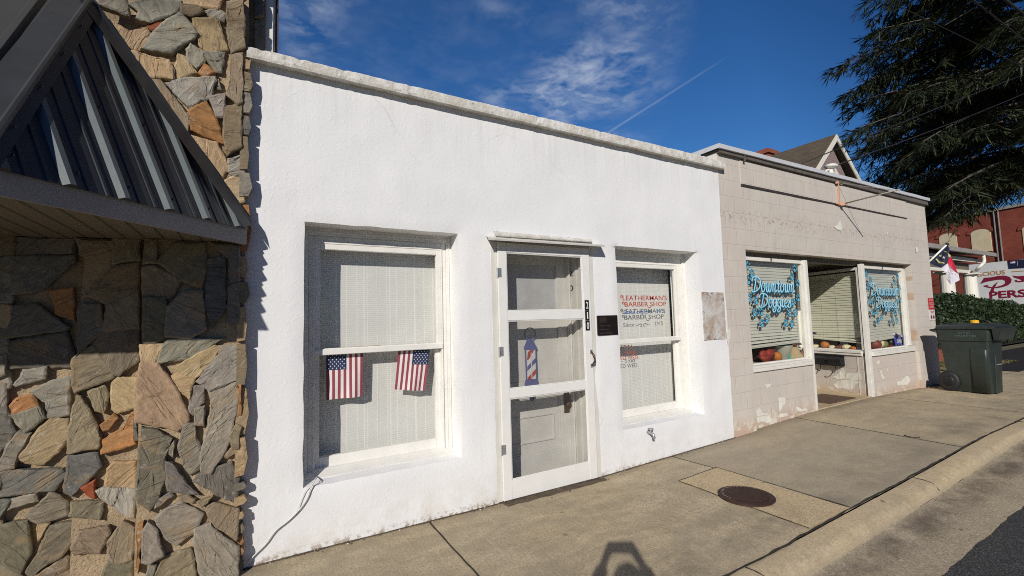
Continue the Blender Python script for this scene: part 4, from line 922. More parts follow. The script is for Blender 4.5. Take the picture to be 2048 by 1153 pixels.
SCOL = dict(g=(0.255, 0.238, 0.20), b=(0.235, 0.192, 0.13), t=(0.40, 0.30, 0.18), o=(0.37, 0.19, 0.075), k=(0.155, 0.150, 0.136), r=(0.28, 0.075, 0.03), l=(0.30, 0.285, 0.245), v=(0.195, 0.175, 0.125), p=(0.37, 0.265, 0.185))
zA = lambda x, y: (x/1.6393, 450+y/1.64); zB = lambda x, y: (x/2.9346, 760+y/2.934); zC = lambda x, y: (200+x/2.4029, y/2.4029); zD = lambda x, y: (x/3.034, 380+y/3.034)
ST = [  # column, zoom, colour, outline
(3,zA,'p',[(460,460),(520,460),(548,500),(605,590),(615,635),(580,672),(450,640),(452,540)]),
(3,zB,'g',[(1130,45),(1195,50),(1190,130),(1135,195),(1115,150)]),(3,zB,'g',[(1150,180),(1200,160),(1195,260),(1140,255)]),
(3,zB,'g',[(1220,75),(1395,15),(1390,180),(1365,240),(1330,400),(1240,535),(1185,525),(1180,430),(1225,290),(1245,150)]),
(3,zB,'g',[(1075,275),(1140,270),(1150,360),(1175,430),(1160,520),(1110,550),(1075,500),(1055,390)]),
(3,zB,'v',[(835,290),(920,310),(1000,360),(960,470),(970,570),(935,680),(880,770),(815,705),(805,600),(820,450)]),
(3,zB,'k',[(980,490),(1040,520),(1080,590),(1165,675),(1100,665),(1000,640),(985,570)]),
(3,zB,'k',[(1145,600),(1180,560),(1350,495),(1390,580),(1380,730),(1300,680),(1200,625)]),
(3,zB,'g',[(925,820),(960,780),(1055,730),(1175,795),(1140,890),(1035,970),(975,930),(945,880)]),
(3,zB,'b',[(1210,740),(1290,740),(1390,770),(1390,950),(1330,900),(1250,840)]),
(3,zB,'g',[(1150,885),(1240,850),(1300,930),(1390,975),(1395,1180),(1190,1180),(1145,960)]),
(3,zB,'g',[(870,850),(920,890),(950,1020),(880,1070),(835,1060),(840,900)]),
(3,zB,'o',[(803,870),(838,850),(828,980),(810,1130),(797,1100)]),(3,zB,'g',[(880,1085),(910,1100),(890,1180),(845,1180)]),
(3,zB,'v',[(960,1050),(1110,1005),(1130,1060),(1140,1180),(910,1180)]),(3,zB,'k',[(925,700),(990,670),(1005,690),(940,740),(915,750)]),
(3,zB,'b',[(1060,690),(1100,680),(1145,700),(1130,725),(1070,712)]),(3,zB,'b',[(1160,715),(1240,690),(1220,720),(1190,738)]),
(3,zB,'b',[(1310,440),(1370,395),(1395,425),(1340,460)]),(3,zB,'b',[(1385,275),(1412,290),(1400,400),(1365,395),(1350,330)]),(3,zB,'g',[(985,420),(1020,370),(1015,450)]),
(3,zB,'o',[(1402,40),(1416,40),(1416,200),(1402,200)]),
(2,zB,'b',[(450,100),(480,110),(520,200),(590,330),(570,390),(400,415),(410,300),(430,180)]),(2,zB,'b',[(525,80),(610,45),(625,100),(610,190),(560,170)]),
(2,zB,'t',[(660,30),(690,0),(800,-5),(800,160),(690,185),(660,160)]),(2,zB,'o',[(600,265),(660,210),(685,235),(640,290),(610,295)]),
(2,zB,'o',[(600,430),(610,350),(720,290),(760,210),(790,200),(785,370)]),(2,zB,'k',[(405,460),(560,445),(575,520),(500,600),(420,680),(380,650),(395,560)]),
(2,zB,'t',[(635,530),(670,495),(785,490),(785,640),(620,635)]),(2,zB,'l',[(615,645),(785,645),(785,800),(740,800),(600,690),(575,660)]),
(2,zB,'r',[(480,640),(550,600),(550,690),(500,675)]),(2,zB,'v',[(430,730),(590,725),(575,820),(415,800)]),
(2,zB,'b',[(640,960),(720,845),(785,880),(775,1050),(700,1070),(640,1050)]),(2,zB,'b',[(470,900),(620,870),(630,910),(580,1010),(450,1020),(430,980)]),
(2,zB,'v',[(640,1085),(775,1065),(770,1180),(590,1180)]),(2,zB,'k',[(782,240),(806,240),(806,340),(782,340)]),
(2,zA,'b',[(245,445),(300,400),(350,460),(372,500),(250,545),(240,520)]),(2,zA,'v',[(305,398),(380,290),(455,270),(450,440),(390,490),(378,488)]),
(1,zB,'g',[(190,75),(290,20),(400,0),(400,205),(280,210),(270,130)]),(1,zB,'o',[(55,160),(110,110),(180,95),(213,155),(110,195),(75,198)]),(1,zB,'g',[(78,210),(112,205),(215,165),(258,225),(150,305)]),
(1,zB,'k',[(-30,150),(40,170),(80,310),(0,420),(-30,430)]),(1,zB,'t',[(160,480),(115,450),(230,300),(300,240),(390,240),(392,335),(330,420),(260,490)]),
(1,zB,'g',[(60,380),(110,310),(175,325),(130,400),(90,500),(20,515),(5,490)]),(1,zB,'k',[(-40,570),(60,540),(350,525),(385,560),(300,640),(0,685),(-40,690)]),
(1,zB,'g',[(55,710),(200,675),(205,715),(50,765)]),(1,zB,'v',[(155,795),(300,670),(385,720),(390,790),(230,840)]),(1,zB,'v',[(-40,870),(150,845),(165,1000),(120,1130),(0,1060),(-40,1040)]),
(1,zB,'v',[(300,870),(480,825),(495,870),(360,1020),(200,1130),(170,1110),(270,940)]),(1,zB,'t',[(225,850),(285,850),(230,945)]),(1,zB,'k',[(-40,720),(50,720),(0,810),(-40,830)]),
(1,zB,'v',[(-40,1075),(0,1078),(110,1145),(100,1190),(-40,1190)]),(1,zB,'b',[(240,1140),(380,1035),(400,1060),(400,1190),(240,1190)]),
(1,zA,'l',[(55,520),(80,480),(145,470),(140,505),(60,525)]),(1,zA,'l',[(-20,500),(20,480),(30,530),(-20,560)]),
(3,zA,'t',[(462,398),(530,395),(505,455),(462,450)]),(3,zA,'g',[(535,405),(560,375),(730,375),(700,392),(650,425),(512,458)]),
(3,zA,'t',[(570,470),(640,430),(700,400),(718,410),(690,450),(640,500),(600,480)]),(3,zA,'l',[(715,405),(780,400),(783,500),(690,540),(650,510),(690,460),(720,430)]),(3,zA,'t',[(560,500),(600,490),(635,505),(620,570),(590,540)]),
(3,zD,'v',[(870,660),(1000,660),(1010,740),(1000,880),(930,930),(870,920)]),(3,zD,'g',[(1030,720),(1120,620),(1220,620),(1240,840),(1150,890),(1010,885)]),(3,zD,'b',[(860,480),(940,470),(1090,545),(1030,650),(870,655)]),
(3,zD,'b',[(960,440),(1060,330),(1240,330),(1235,470),(1215,590),(1110,545)]),(3,zD,'k',[(1260,430),(1365,400),(1360,560),(1370,700),(1290,830),(1250,700)]),(3,zD,'k',[(1385,600),(1450,570),(1450,830),(1375,800)]),
(3,zD,'b',[(880,330),(940,310),(940,430),(870,440)]),(3,zD,'k',[(1290,330),(1450,350),(1450,540),(1395,560),(1385,390)]),
(2,zD,'b',[(470,300),(680,310),(690,350),(500,395)]),(2,zD,'b',[(520,640),(700,470),(840,440),(830,620),(650,680)]),(2,zD,'b',[(660,700),(800,645),(835,630),(840,830),(630,850)]),(2,zD,'k',[(480,700),(600,700),(610,850),(555,900),(470,1000)]),(2,zD,'b',[(700,310),(840,290),(840,420),(700,440)]),
(1,zD,'k',[(0,410),(440,400),(440,440),(250,600),(0,640)]),(1,zD,'o',[(310,620),(440,600),(440,780),(340,740)]),(1,zD,'k',[(0,720),(220,700),(400,830),(390,850),(0,900)]),(1,zD,'k',[(0,930),(390,870),(440,1000),(420,1070),(40,1080)]),(1,zD,'k',[(0,290),(440,300),(440,385),(0,395)]),
(3,zC,'t',[(-60,70),(0,92),(60,100),(130,150),(215,130),(232,165),(200,225),(165,237),(110,210),(50,200),(-60,150)]),(3,zC,'g',[(175,90),(195,55),(155,25),(210,0),(385,5),(360,60),(310,80),(240,100)]),
(3,zC,'l',[(205,235),(300,120),(385,60),(460,160),(440,185),(345,250)]),(3,zC,'t',[(445,85),(540,90),(570,110),(610,230),(520,243),(475,200),(460,130)]),
(3,zC,'t',[(120,245),(170,250),(320,290),(345,330),(345,378),(210,360),(160,290)]),(3,zC,'t',[(353,340),(375,265),(410,280),(452,345),(380,370),(355,375)]),
(3,zC,'l',[(420,245),(440,220),(490,260),(500,290),(465,320),(430,290)]),(3,zC,'g',[(505,255),(600,250),(580,340),(550,330),(515,285)]),(3,zC,'o',[(475,350),(500,310),(545,350),(500,365)]),
(3,zC,'l',[(325,405),(420,385),(545,375),(550,395),(525,460),(435,510),(390,470)]),(3,zC,'g',[(525,475),(603,458),(590,555),(555,560),(545,510)]),
(3,zC,'o',[(430,560),(445,530),(510,500),(550,570),(590,680),(440,620)]),(3,zC,'t',[(425,655),(560,690),(612,790),(580,860),(500,770),(440,690)]),(3,zC,'b',[(225,375),(290,390),(420,550),(420,640),(330,520),(250,430)]),
(3,zC,'g',[(555,395),(570,388),(585,430),(560,425)]),(3,zC,'b',[(612,20),(690,10),(692,215),(630,255),(615,150)]),(3,zC,'b',[(630,272),(685,258),(685,488),(660,500),(612,450)]),
(3,zC,'b',[(602,520),(680,502),(680,700),(612,745),(597,650)]),(3,zC,'l',[(625,770),(680,745),(690,830),(650,845),(620,820)]),(3,zC,'t',[(590,885),(640,852),(690,862),(690,960),(665,980),(620,940)]),
(3,zC,'g',[(0,-40),(120,-40),(125,58),(90,50),(0,20)]),(3,zC,'t',[(480,-30),(600,-30),(560,38),(495,26)]),(3,zC,'l',[(503,52),(560,45),(598,65),(588,98),(540,80)]),(3,zC,'b',[(395,22),(480,32),(488,60),(435,74),(398,60)]),(3,zC,'r',[(228,122),(315,97),(265,148),(243,138)]),
]
polys = []
for col, zf, c, pl in ST: polys.append((SY[col], c, [tuple(np.array(fy(*zf(*q), SY[col]))[[0, 2]]) for q in pl]))
# stones outside the traced area: jittered cells
rs = random.Random(3)
def fillers(x0, x1, z0, z1, y, skip=lambda x, z: False):
    z = z0
    while z < z1:
        h = rs.uniform(0.14, 0.26); x = x0
        while x < x1-0.05:
            w = min(rs.uniform(0.15, 0.36), x1-x); gp = 0.012; j = lambda a: a+rs.uniform(-0.02, 0.02)
            if not skip(x+w/2, z+h/2):
                polys.append((y, rs.choice('gbtvklbg'), [(j(x+gp), z+gp+rs.uniform(0, .03)), (j(x+w/2), z+gp+rs.uniform(-.01, .02)), (x+w-gp, z+gp+rs.uniform(0, .04)), (x+w-gp, z+h-gp-rs.uniform(0, .04)), (j(x+w/2), z+h-gp), (x+gp, z+h-gp-rs.uniform(0, .03))]))
            x += w
        z += h
fillers(-4.4, -1.17, -0.1, 2.05, SY[1]); fillers(-4.4, -0.95, 3.5, 5.6, SY[1]); fillers(-0.56, -0.06, 3.80, 5.6, SY[3]); fillers(-0.86, -0.60, 3.78, 5.6, SY[2])
fillers(-0.03, 0.048, 3.49, 5.0, 0.045)
mb = MB(); scol = []; suv = []; rs2 = random.Random(11)
def add_stone(y, cname, poly):
    P = [np.array(p) for p in poly]; cen = sum(P)/len(P)
    A = 0.5*sum(P[i][0]*P[(i+1) % len(P)][1]-P[(i+1) % len(P)][0]*P[i][1] for i in range(len(P)))
    if A < 0: P = P[::-1]
    P = [cen+(p-cen)*(1+0.016/max(0.05, np.linalg.norm(p-cen))) for p in P]
    B = []
    for i in range(len(P)):
        a, b2 = P[i], P[(i+1) % len(P)]; n = max(1, int(np.linalg.norm(b2-a)/0.014))
        for k in range(n): B.append(a+(b2-a)*k/n)
    size = math.sqrt(abs(A)); sd = rs2.uniform(0, 100); n = len(B); B2 = []
    for i, p in enumerate(B):
        t = B[(i+1) % n]-B[i-1]; t = t/(np.linalg.norm(t)+1e-9); nr = np.array([t[1], -t[0]])
        B2.append(p+nr*(0.0055*noise.noise(Vector((p[0]*38, p[1]*38, sd)))+0.008*noise.noise(Vector((p[0]*13, p[1]*13, sd+3)))))
    proud = rs2.uniform(-0.006, 0.016); th = MO+0.012
    tx, tz = rs2.uniform(-0.05, 0.05), rs2.uniform(-0.06, 0.05)
    col = np.array(SCOL[cname])*rs2.uniform(0.85, 1.18); col = col*np.array([rs2.uniform(.95, 1.06), 1, rs2.uniform(.93, 1.06)])
    ang = rs2.choice((-1, 1))*rs2.uniform(0.0, 1.5); ca, sa = math.cos(ang), math.sin(ang); off = np.array([rs2.uniform(0, 50), rs2.uniform(0, 50)])
    rings = [(1.0, th, 0), (1.0, 0.006, 1), (0.975, 0.001, 1), (0.94, -0.001, 1), (0.8, 0.0, 1), (0.6, 0.0, 1), (0.35, 0.0, 1), (0.12, 0.0, 1)]
    k0 = len(mb.v)
    for (sc_, dy, fr) in rings:
        for p in B2:
            if sc_ in (0.975, 0.94):
                d = cen-p; L = np.linalg.norm(d)+1e-9; q = p+d/L*min(L*0.3, 0.006 if sc_ == 0.975 else 0.014)
            else: q = cen+(p-cen)*sc_
            rel = q-cen; yy = y-proud+dy+(rel[0]*tx+rel[1]*tz if fr else 0)
            if fr:
                w = np.array([ca*rel[0]-sa*rel[1], sa*rel[0]+ca*rel[1]])
                lay = noise.noise(Vector((w[0]*5+sd, w[1]*16, sd)))
                yy += 0.0045*lay + 0.003*noise.noise(Vector((q[0]*28, q[1]*28, sd))) + 0.006*(1 if noise.noise(Vector((w[0]*3+sd, w[1]*8+sd, 1))) > 0.12 else 0)
            mb.v.append((q[0], yy, q[1])); scol.append((*col, 1)); w2 = np.array([ca*rel[0]-sa*rel[1], sa*rel[0]+ca*rel[1]])+off; suv.append((w2[0], w2[1], yy+sd))
    for r in range(len(rings)-1):
        for i in range(n):
            j = (i+1) % n; mb.f.append((k0+r*n+i, k0+r*n+j, k0+(r+1)*n+j, k0+(r+1)*n+i)); mb.mi.append(0)
    e = k0+(len(rings)-1)*n; mb.f.append(tuple(e+i for i in range(n))); mb.mi.append(0)
for q in polys: add_stone(*q)
# side-return stones at the corner towards the white wall (ragged profile that throws the jagged shadow)
zk = 0.0
while zk < 3.3:
    z = zk+rs2.uniform(0.0, .03); h = rs2.choice((0.05, 0.08, 0.13, 0.2, 0.26))*rs2.uniform(.8, 1.2); zk = z+h+rs2.uniform(0, .02); e = rs2.uniform(0.0, 0.026); y0 = SY[3]+rs2.uniform(-0.004, 0.015)
    k0 = len(mb.v); c = SCOL[rs2.choice('gbtvko')]; zt2 = min(z+h, 3.36)
    cs = [(-0.09, y0, z), (-0.046+e*0.3, y0, z+0.008), (-0.040+e, y0+0.012, z+h*0.45), (-0.048+e*0.6, y0+0.004, zt2), (-0.09, y0, zt2)]
    mb.v += cs+[(a, 0.02, b2) for a, _, b2 in cs]; n = 5
    scol += [(*c, 1)]*10; o_ = rs2.uniform(0, 50); suv += [(a+o_, b2+o_, cc) for a, b2, cc in mb.v[k0:]]
    mb.f.append((k0, k0+1, k0+2, k0+3, k0+4)); mb.mi.append(0)
    for i in range(n): mb.f.append((k0+i, k0+(i+1) % n, k0+n+(i+1) % n, k0+n+i)); mb.mi.append(0)
so = mb.build('stone_facing', 'stone', stone)
at = so.data.attributes.new('scol', 'FLOAT_COLOR', 'POINT'); at.data.foreach_set('color', np.array(scol, float).ravel())
at = so.data.attributes.new('suv', 'FLOAT_VECTOR', 'POINT'); at.data.foreach_set('vector', np.array(suv, float).ravel())
so.data.polygons.foreach_set('use_smooth', [True]*len(so.data.polygons))
try: so.data.set_sharp_from_angle(angle=math.radians(35))
except Exception: pass

# awning
A = np.array([-0.045, -0.085, 2.2185]); Bp = np.array([-0.915, -1.035, 2.2185]); Pp = np.array([-0.873, -0.085, 3.47]); Cw = np.array([-4.5, -1.035, 2.2185]); ZS = 2.085
up = np.array([0, 0, 1.0])
mb = MB()
uu = (Bp-A)/np.linalg.norm(Bp-A); nrm = np.cross(uu, Pp-A); nrm /= np.linalg.norm(nrm)
if nrm[0] < 0: nrm = -nrm
vv = np.cross(nrm, uu)
if vv[2] < 0: vv = -vv
L = np.linalg.norm(Bp-A); up_ = (Pp-A)@uu; vp_ = (Pp-A)@vv
def tp(u, v, h=0.0): return A+uu*u+vv*v+nrm*h
mb.quad(A, Bp, Pp); mb.quad(tp(0.0, -0.04), tp(L, -0.04), Bp, A)
def vmax(u): return vp_*u/up_ if u < up_ else vp_*(L-u)/(L-up_)
for u in [0.085+0.2286*k for k in range(6)]:
    for du, wb, wt, hh in ((0, 0.030, 0.012, 0.022), (0.076, 0.010, 0.006, 0.005), (0.152, 0.010, 0.006, 0.005)):
        uc = u+du
        if uc > L-0.03: continue
        vm = vmax(uc)-0.02
        if vm < 0.05: continue
        s0 = [tp(uc-wb, -0.042, 0.001), tp(uc-wt, -0.042, hh), tp(uc+wt, -0.042, hh), tp(uc+wb, -0.042, 0.001)]
        vs = [max(0.0, vmax(max(0.0, min(L, uc+q)))-0.02) for q in (-wb, -wt, wt, wb)]
        s1 = [tp(uc-wb, vs[0], 0.001), tp(uc-wt, vs[1], hh), tp(uc+wt, vs[2], hh), tp(uc+wb, vs[3], 0.001)]
        for k in range(3): mb.m((1 if du == 0 and k >= 1 else 0)).quad(s0[k], s0[k+1], s1[k+1], s1[k])  # paler colour only on the rib faces turned to the sun
        mb.m(0).quad(*s0)
        if du == 0:
            for vq in (0.05, 0.55): 
                if vq < vm: c = tp(uc-0.05, vq, 0.006); mb.ell(c, 0.006, 0.006, 0.006, 6, 4)
# front slope
Pw = np.array([-4.5, -0.085, 3.47])
mb.m(2).quad(Bp, Cw, Pw, Pp)
for k in range(16):
    x = -1.05-0.2286*k
    x_t = x; t = 1.0
    if x > Pp[0]: continue
    fr_, ft_ = np.array([x, -1.035, 2.2185]), np.array([x, -0.085, 3.47]); nf = np.array([0, -0.796, 0.605])
    mb.prism([fr_+np.array([-.03, 0, 0]), fr_+nf*0.022+np.array([-.012, 0, 0]), fr_+nf*0.022+np.array([.012, 0, 0]), fr_+np.array([.03, 0, 0])], ft_-fr_)
canopy = mb.build('awning', ['metalroof', 'riblit', 'frontroof'], stone)
mb = MB()
def fasc(p, q, outn):
    o = np.array(outn)*0.003
    mb.prism([p+o-up*0.006, q+o-up*0.006, q+o-up*0.1335, p+o-up*0.1335], -np.array(outn)*0.02)
no = np.array([uu[1], -uu[0], 0]); no = no if no[0] > 0 else -no
fasc(A, Bp, no); fasc(Bp, Cw, (0, -1, 0)); mb.build('fascia', 'fascia', canopy)
mb = MB(); mb.quad(A*[1, 1, 0]+up*(ZS+0.012), Bp*[1, 1, 0]+up*(ZS+0.012), Cw*[1, 1, 0]+up*(ZS+0.012), (-4.5, 0.12, ZS+0.012), (-0.9, 0.12, ZS+0.012), (-0.6, 0.0, ZS+0.012)); mb.build('soffit', 'soffit', canopy)
# flashing along the wall and hip cap
mb = MB(); w = 0.085
d1 = (Pp-A)/np.linalg.norm(Pp-A); inn = np.cross(nrm, d1); inn = inn if inn@( (A+Bp+Pp)/3-A) > 0 else -inn
mb.quad(A+nrm*0.03-d1*0.02, Pp+nrm*0.03+d1*0.05, Pp+nrm*0.028+inn*w, A+nrm*0.028+inn*w-d1*0.02); mb.quad(A+nrm*0.03-d1*0.02, Pp+nrm*0.03+d1*0.05, Pp+np.array([0.02, -0.002, 0.06]), A+np.array([0.03, -0.002, 0.03]))
mb.build('wall_flashing', 'metalroof', canopy)
mb = MB(); d2 = (Bp-Pp)/np.linalg.norm(Bp-Pp); i2 = np.cross(nrm, d2); i2 = i2 if i2@(A-Pp) > 0 else -i2
nf = np.array([0, -0.796, 0.605]); i3 = np.cross(nf, d2); i3 = i3 if i3[0] < 0 else -i3
mb.quad(Pp+nrm*0.027, Bp+nrm*0.027+d2*.03, Bp+nrm*0.024+i2*0.06+d2*.03, Pp+nrm*0.024+i2*0.06)
mb.quad(Pp+nrm*0.027, Bp+nrm*0.027+d2*.03, Bp+nf*0.03+i3*0.11+d2*.03, Pp+nf*0.03+i3*0.11)
mb.tube([Pp+nrm*0.03, Bp+nrm*0.03+d2*.03], 0.016, 8)
for q in (0.2, 0.42, 0.64, 0.86): c = Pp+(Bp-Pp)*q+nrm*0.034+i2*0.03; mb.ell(tuple(c), 0.007, 0.007, 0.007, 6, 4)
mb.build('hip_cap', 'metalroof', canopy)
# ================================================================== BEIGE BLOCK SHOP
dog = thing('block_shop', (8.2, 2, 0), 'low beige painted block shop with peeling paint and big display windows', 'building')
mb = grid_wall(5.036, 11.40, -0.3, 3.565, [(5.503, 10.545, -0.5, 2.372)], 0.12, 0.0, 0.22, 0.004, 0.003, 0.003)
mb.build('wall', 'block', dog)
# shallow raised band groove in the header, vertical pilaster lines
mb = MB(); mb.prism([(5.49, -0.014, 3.205), (10.51, -0.014, 3.222), (10.51, -0.014, 3.232), (5.49, -0.014, 3.225)], (0, 0.02, 0)); mb.m(1).box(5.49, 10.51, -0.012, 0.01, 3.236, 3.545); mb.build('header_band', ['capdark', 'block'], dog)
mb = MB(); mb.box(11.18, 11.40, 0.22, 7.5, -0.3, 3.565); mb.box(5.04, 5.26, 0.22, 7.5, -0.3, 3.565); mb.box(5.26, 11.18, 7.3, 7.5, -0.3, 3.565); mb.build('side_wall', 'block2', dog)
mb = MB(); mb.box(5.26, 11.18, 0.22, 7.3, 3.25, 3.30); mb.build('roof', 'capdark', dog)
# parapet cap: sheet metal over a dark drip edge
mb = MB(); N = 60
def capz(x): return 3.665+0.036*(x-5.0)/6.4+0.004*noise.noise(Vector((x*2, 0, 0)))
for i in range(N):
    x, x2 = 4.985+(11.46-4.985)*i/N, 4.985+(11.46-4.985)*(i+1)/N
    a, b2 = capz(x), capz(x2)
    mb.quad((x, -0.075, a-0.055), (x2, -0.075, b2-0.055), (x2, -0.075, b2), (x, -0.075, a)); mb.quad((x, -0.075, a), (x2, -0.075, b2), (x2, 0.34, b2+0.01), (x, 0.34, a+0.01)); mb.quad((x, -0.075, a-0.055), (x, -0.05, a-0.056), (x2, -0.05, b2-0.056), (x2, -0.075, b2-0.055))
mb.quad((4.985, -0.075, capz(4.985)-.055), (4.985, -0.075, capz(4.985)), (4.985, 0.34, capz(4.985)+.01), (4.985, 0.34, capz(4.985)-.055))
mb.build('parapet_cap', 'capwhite', dog)
mb = MB()
mb.prism([(5.03, -0.048, 3.566), (11.43, -0.048, 3.566), (11.43, -0.048, 3.648), (5.03, -0.048, 3.61)], (0, 0.38, 0)); mb.box(5.52, 5.545, -0.06, -0.045, 3.53, 3.60)
mb.box(4.97, 5.03, 0.34, 7.4, 3.53, 3.66); mb.build('drip_edge', 'dripbrown', dog)
mb = MB(); mb.box(5.018, 5.0355, 0.0, 0.36, 3.38, 3.565); mb.build('side_return', 'postwhite', dog)
# bulkheads, recess
RA = np.array([8.73, 0.098]); RD = np.array([0.25, 0.968]); RD = RD/np.linalg.norm(RD); RL = 1.22; RN = np.array([RD[1], -RD[0]])    # splayed return of the right display, RN points into the display
def TR(p):                                # (along return, into display, up)
    q = RA+RD*p[0]+RN*p[1]; return (q[0], q[1], p[2])
mb = MB(); mb.box(5.50, 6.9875, 0.045, 0.24, -0.2, 0.795); mb.build('bulkhead', 'block2', dog)
mb = MB(); mb.box(8.76, 10.55, 0.045, 0.24, -0.2, 0.795); mb.build('bulkhead', 'block2', dog)
mb = MB(); mb.box(0.05, RL, 0.0, 0.16, -0.2, 0.795, TR); mb.build('bulkhead', 'block2', dog)
mb = MB(); mb.box(10.5455, 10.549, 0.004, 0.2195, 0.0, 2.37); mb.build('reveal', 'reveal', dog)
mb = MB(); mb.box(5.4, 10.7, 0.2205, 1.75, 2.374, 2.41); mb.box(5.5035, 10.5445, 0.13, 0.22, 2.30, 2.372); mb.build('recess_ceiling', 'soffit', dog)
mb = MB(); mb.box(6.7, 9.1, 1.30, 1.36, 0, 2.374); mb.box(6.78, 6.84, 0.24, 1.3, 0, 2.374); mb.build('entry_wall', 'intwall', dog)
mb = MB(); mb.box(7.35, 8.3, 1.27, 1.299, 0.13, 2.2); mb.build('door', 'olddoor', dog)
mb = MB(); mb.box(6.84, 9.1, 0.05, 1.3, -0.05, 0.152); mb.build('entry_floor', 'patch', dog)
# interior
mb = MB(); mb.box(5.27, 11.17, 3.4, 3.45, 0, 3.2); mb.box(5.27, 11.17, 0.25, 3.4, 0.0, 0.05); mb.box(5.27, 5.29, 0.25, 3.4, 0.05, 3.2); mb.box(11.15, 11.17, 0.25, 3.4, 0.05, 3.2); mb.build('interior_wall', 'intwall', dog)
mb = MB(); mb.box(5.52, 6.78, 0.14, 0.62, 0.80, 0.862); mb.build('display_ledge', 'ledge', dog)
mb = MB(); mb.prism([(8.80, 0.14, 0.80), (10.54, 0.14, 0.80), (10.54, 0.8, 0.80), (8.95, 0.8, 0.80)], (0, 0, 0.062)); mb.build('display_ledge', 'ledge', dog)
mb = MB(); mb.box(6.755, 6.779, 0.23, 0.62, 0.864, 1.16); o = mb.build('cabinet', 'teal', dog)
tag(o, 'teal cabinet')
# posts
mb = MB(); mb.box(6.988, 7.056, 0.045, 0.105, 0.13, 2.305); mb.build('post', 'postwhite', dog, bevel=0.004)
mb = MB(); mb.box(8.715, 8.80, 0.04, 0.105, 0.13, 2.318); mb.build('post', 'postwhite', dog, bevel=0.004)
def shop_window(X0, X1, Z0, Z1, y, jl, jr, T=None, y_g=None):
    mb = MB(); mb.box(X0, X1, y, y+0.05, Z1-0.045, Z1, T); mb.box(X0, X1, y+0.01, y+0.05, Z0, Z0+0.02, T)
    if jl: mb.box(X0, X0+jl, y, y+0.05, Z0+0.02, Z1-0.045, T)
    if jr: mb.box(X1-jr, X1, y-0.02, y+0.06, Z0+0.02, Z1-0.045, T)
    fr = mb.build('window', 'postwhite', dog)
    mb = MB(); tt = T or (lambda p: p); yg = y+0.03
    mb.quad(*[tt(p) for p in ((X0+jl, yg, Z0+0.02), (X1-jr, yg, Z0+0.02), (X1-jr, yg, Z1-0.045), (X0+jl, yg, Z1-0.045))]); mb.build('glass', 'glass2', fr)
    return fr
w1 = shop_window(5.506, 6.9875, 0.872, 2.2995, 0.085, 0.03, 0.012)
mb = MB(); mb.box(5.504, 6.987, 0.018, 0.135, 0.838, 0.871); mb.box(5.51, 6.986, 0.012, 0.0445, 0.795, 0.837); mb.build('sill', 'postwhite', w1, bevel=0.003)
mb = MB(); mb.box(6.19, 6.205, 0.075, 0.085, 2.255, 2.30); mb.build('clip', 'capdark', w1)
w2 = shop_window(8.801, 10.43, 0.872, 2.2995, 0.085, 0.01, 0.075)
mb = MB(); mb.box(8.802, 10.44, 0.012, 0.135, 0.842, 0.871); mb.box(8.802, 10.45, 0.006, 0.0445, 0.795, 0.841); mb.build('sill', 'postwhite', w2, bevel=0.003)
mb = MB(); mb.box(9.55, 9.565, 0.075, 0.085, 2.255, 2.30); mb.build('clip', 'capdark', w2)
w3 = shop_window(0.02, RL, 0.872, 2.27, -0.005, 0.03, 0.03, TR)
mb = MB(); mb.box(0.04, RL, -0.045, 0.05, 0.838, 0.871, TR); mb.box(0.04, RL, -0.03, -0.001, 0.797, 0.837, TR); mb.build('sill', 'postwhite', w3, bevel=0.003)

# blinds of the block shop
def dr1(k, n):
    f = k/n
    if f < 0.80: return (0, 0, 0)
    e = (f-0.80)/0.2; return (-0.9*e if k < n else 0, -0.030*e+0.0, 0.02*math.sin(e*3)*e)
blind('window_blind', 5.52, 6.93, 1.10, 2.255, 0.19, 0.043, 0.050, 79, 'slat3', 'grey-green slat blind with its lowest slats drooping open, left of the shop entry', 5, droop=dr1, tapemat='slat')
def dr2(k, n): return (0, -0.025*(k/n), 0.02*(k/n)) if k > n-6 else (0, 0, 0)
blind('window_blind', 8.83, 10.41, 1.045, 2.255, 0.19, 0.043, 0.050, 79, 'slat3', 'grey-green slat blind with tilted bottom rail in the farthest shop window', 5, droop=lambda k, n: (0, -0.055*max(0, (k/n-.7)/.3), 0.0), tapemat='slat')
def dr3(k, n):
    if k == n: return (0, -0.05, 0.03)
    if k in (n-1,): return (-0.5, -0.02, 0.02)
    return (0, 0, 0)
blind('window_blind', 0.06, RL-0.02, 1.04, 2.20, 0.085, 0.043, 0.050, 76, 'slat2', 'sunlit cream slat blind in the angled side window of the shop entry', 4, T=TR, droop=dr3, tapemat='slat')
# small oval sticker on the side window
mb = MB(); P = [TR((0.93+0.07*math.cos(a), 0.02, 1.155+0.028*math.sin(a))) for a in np.linspace(0, 2*PI, 20, endpoint=False)]; mb.quad(*P)
P = [TR((0.93+0.055*math.cos(a), 0.017, 1.155+0.018*math.sin(a))) for a in np.linspace(0, 2*PI, 20, endpoint=False)]; mb.m(1).quad(*P); mb.build('sticker', ['steel', 'signnavy'], w3)

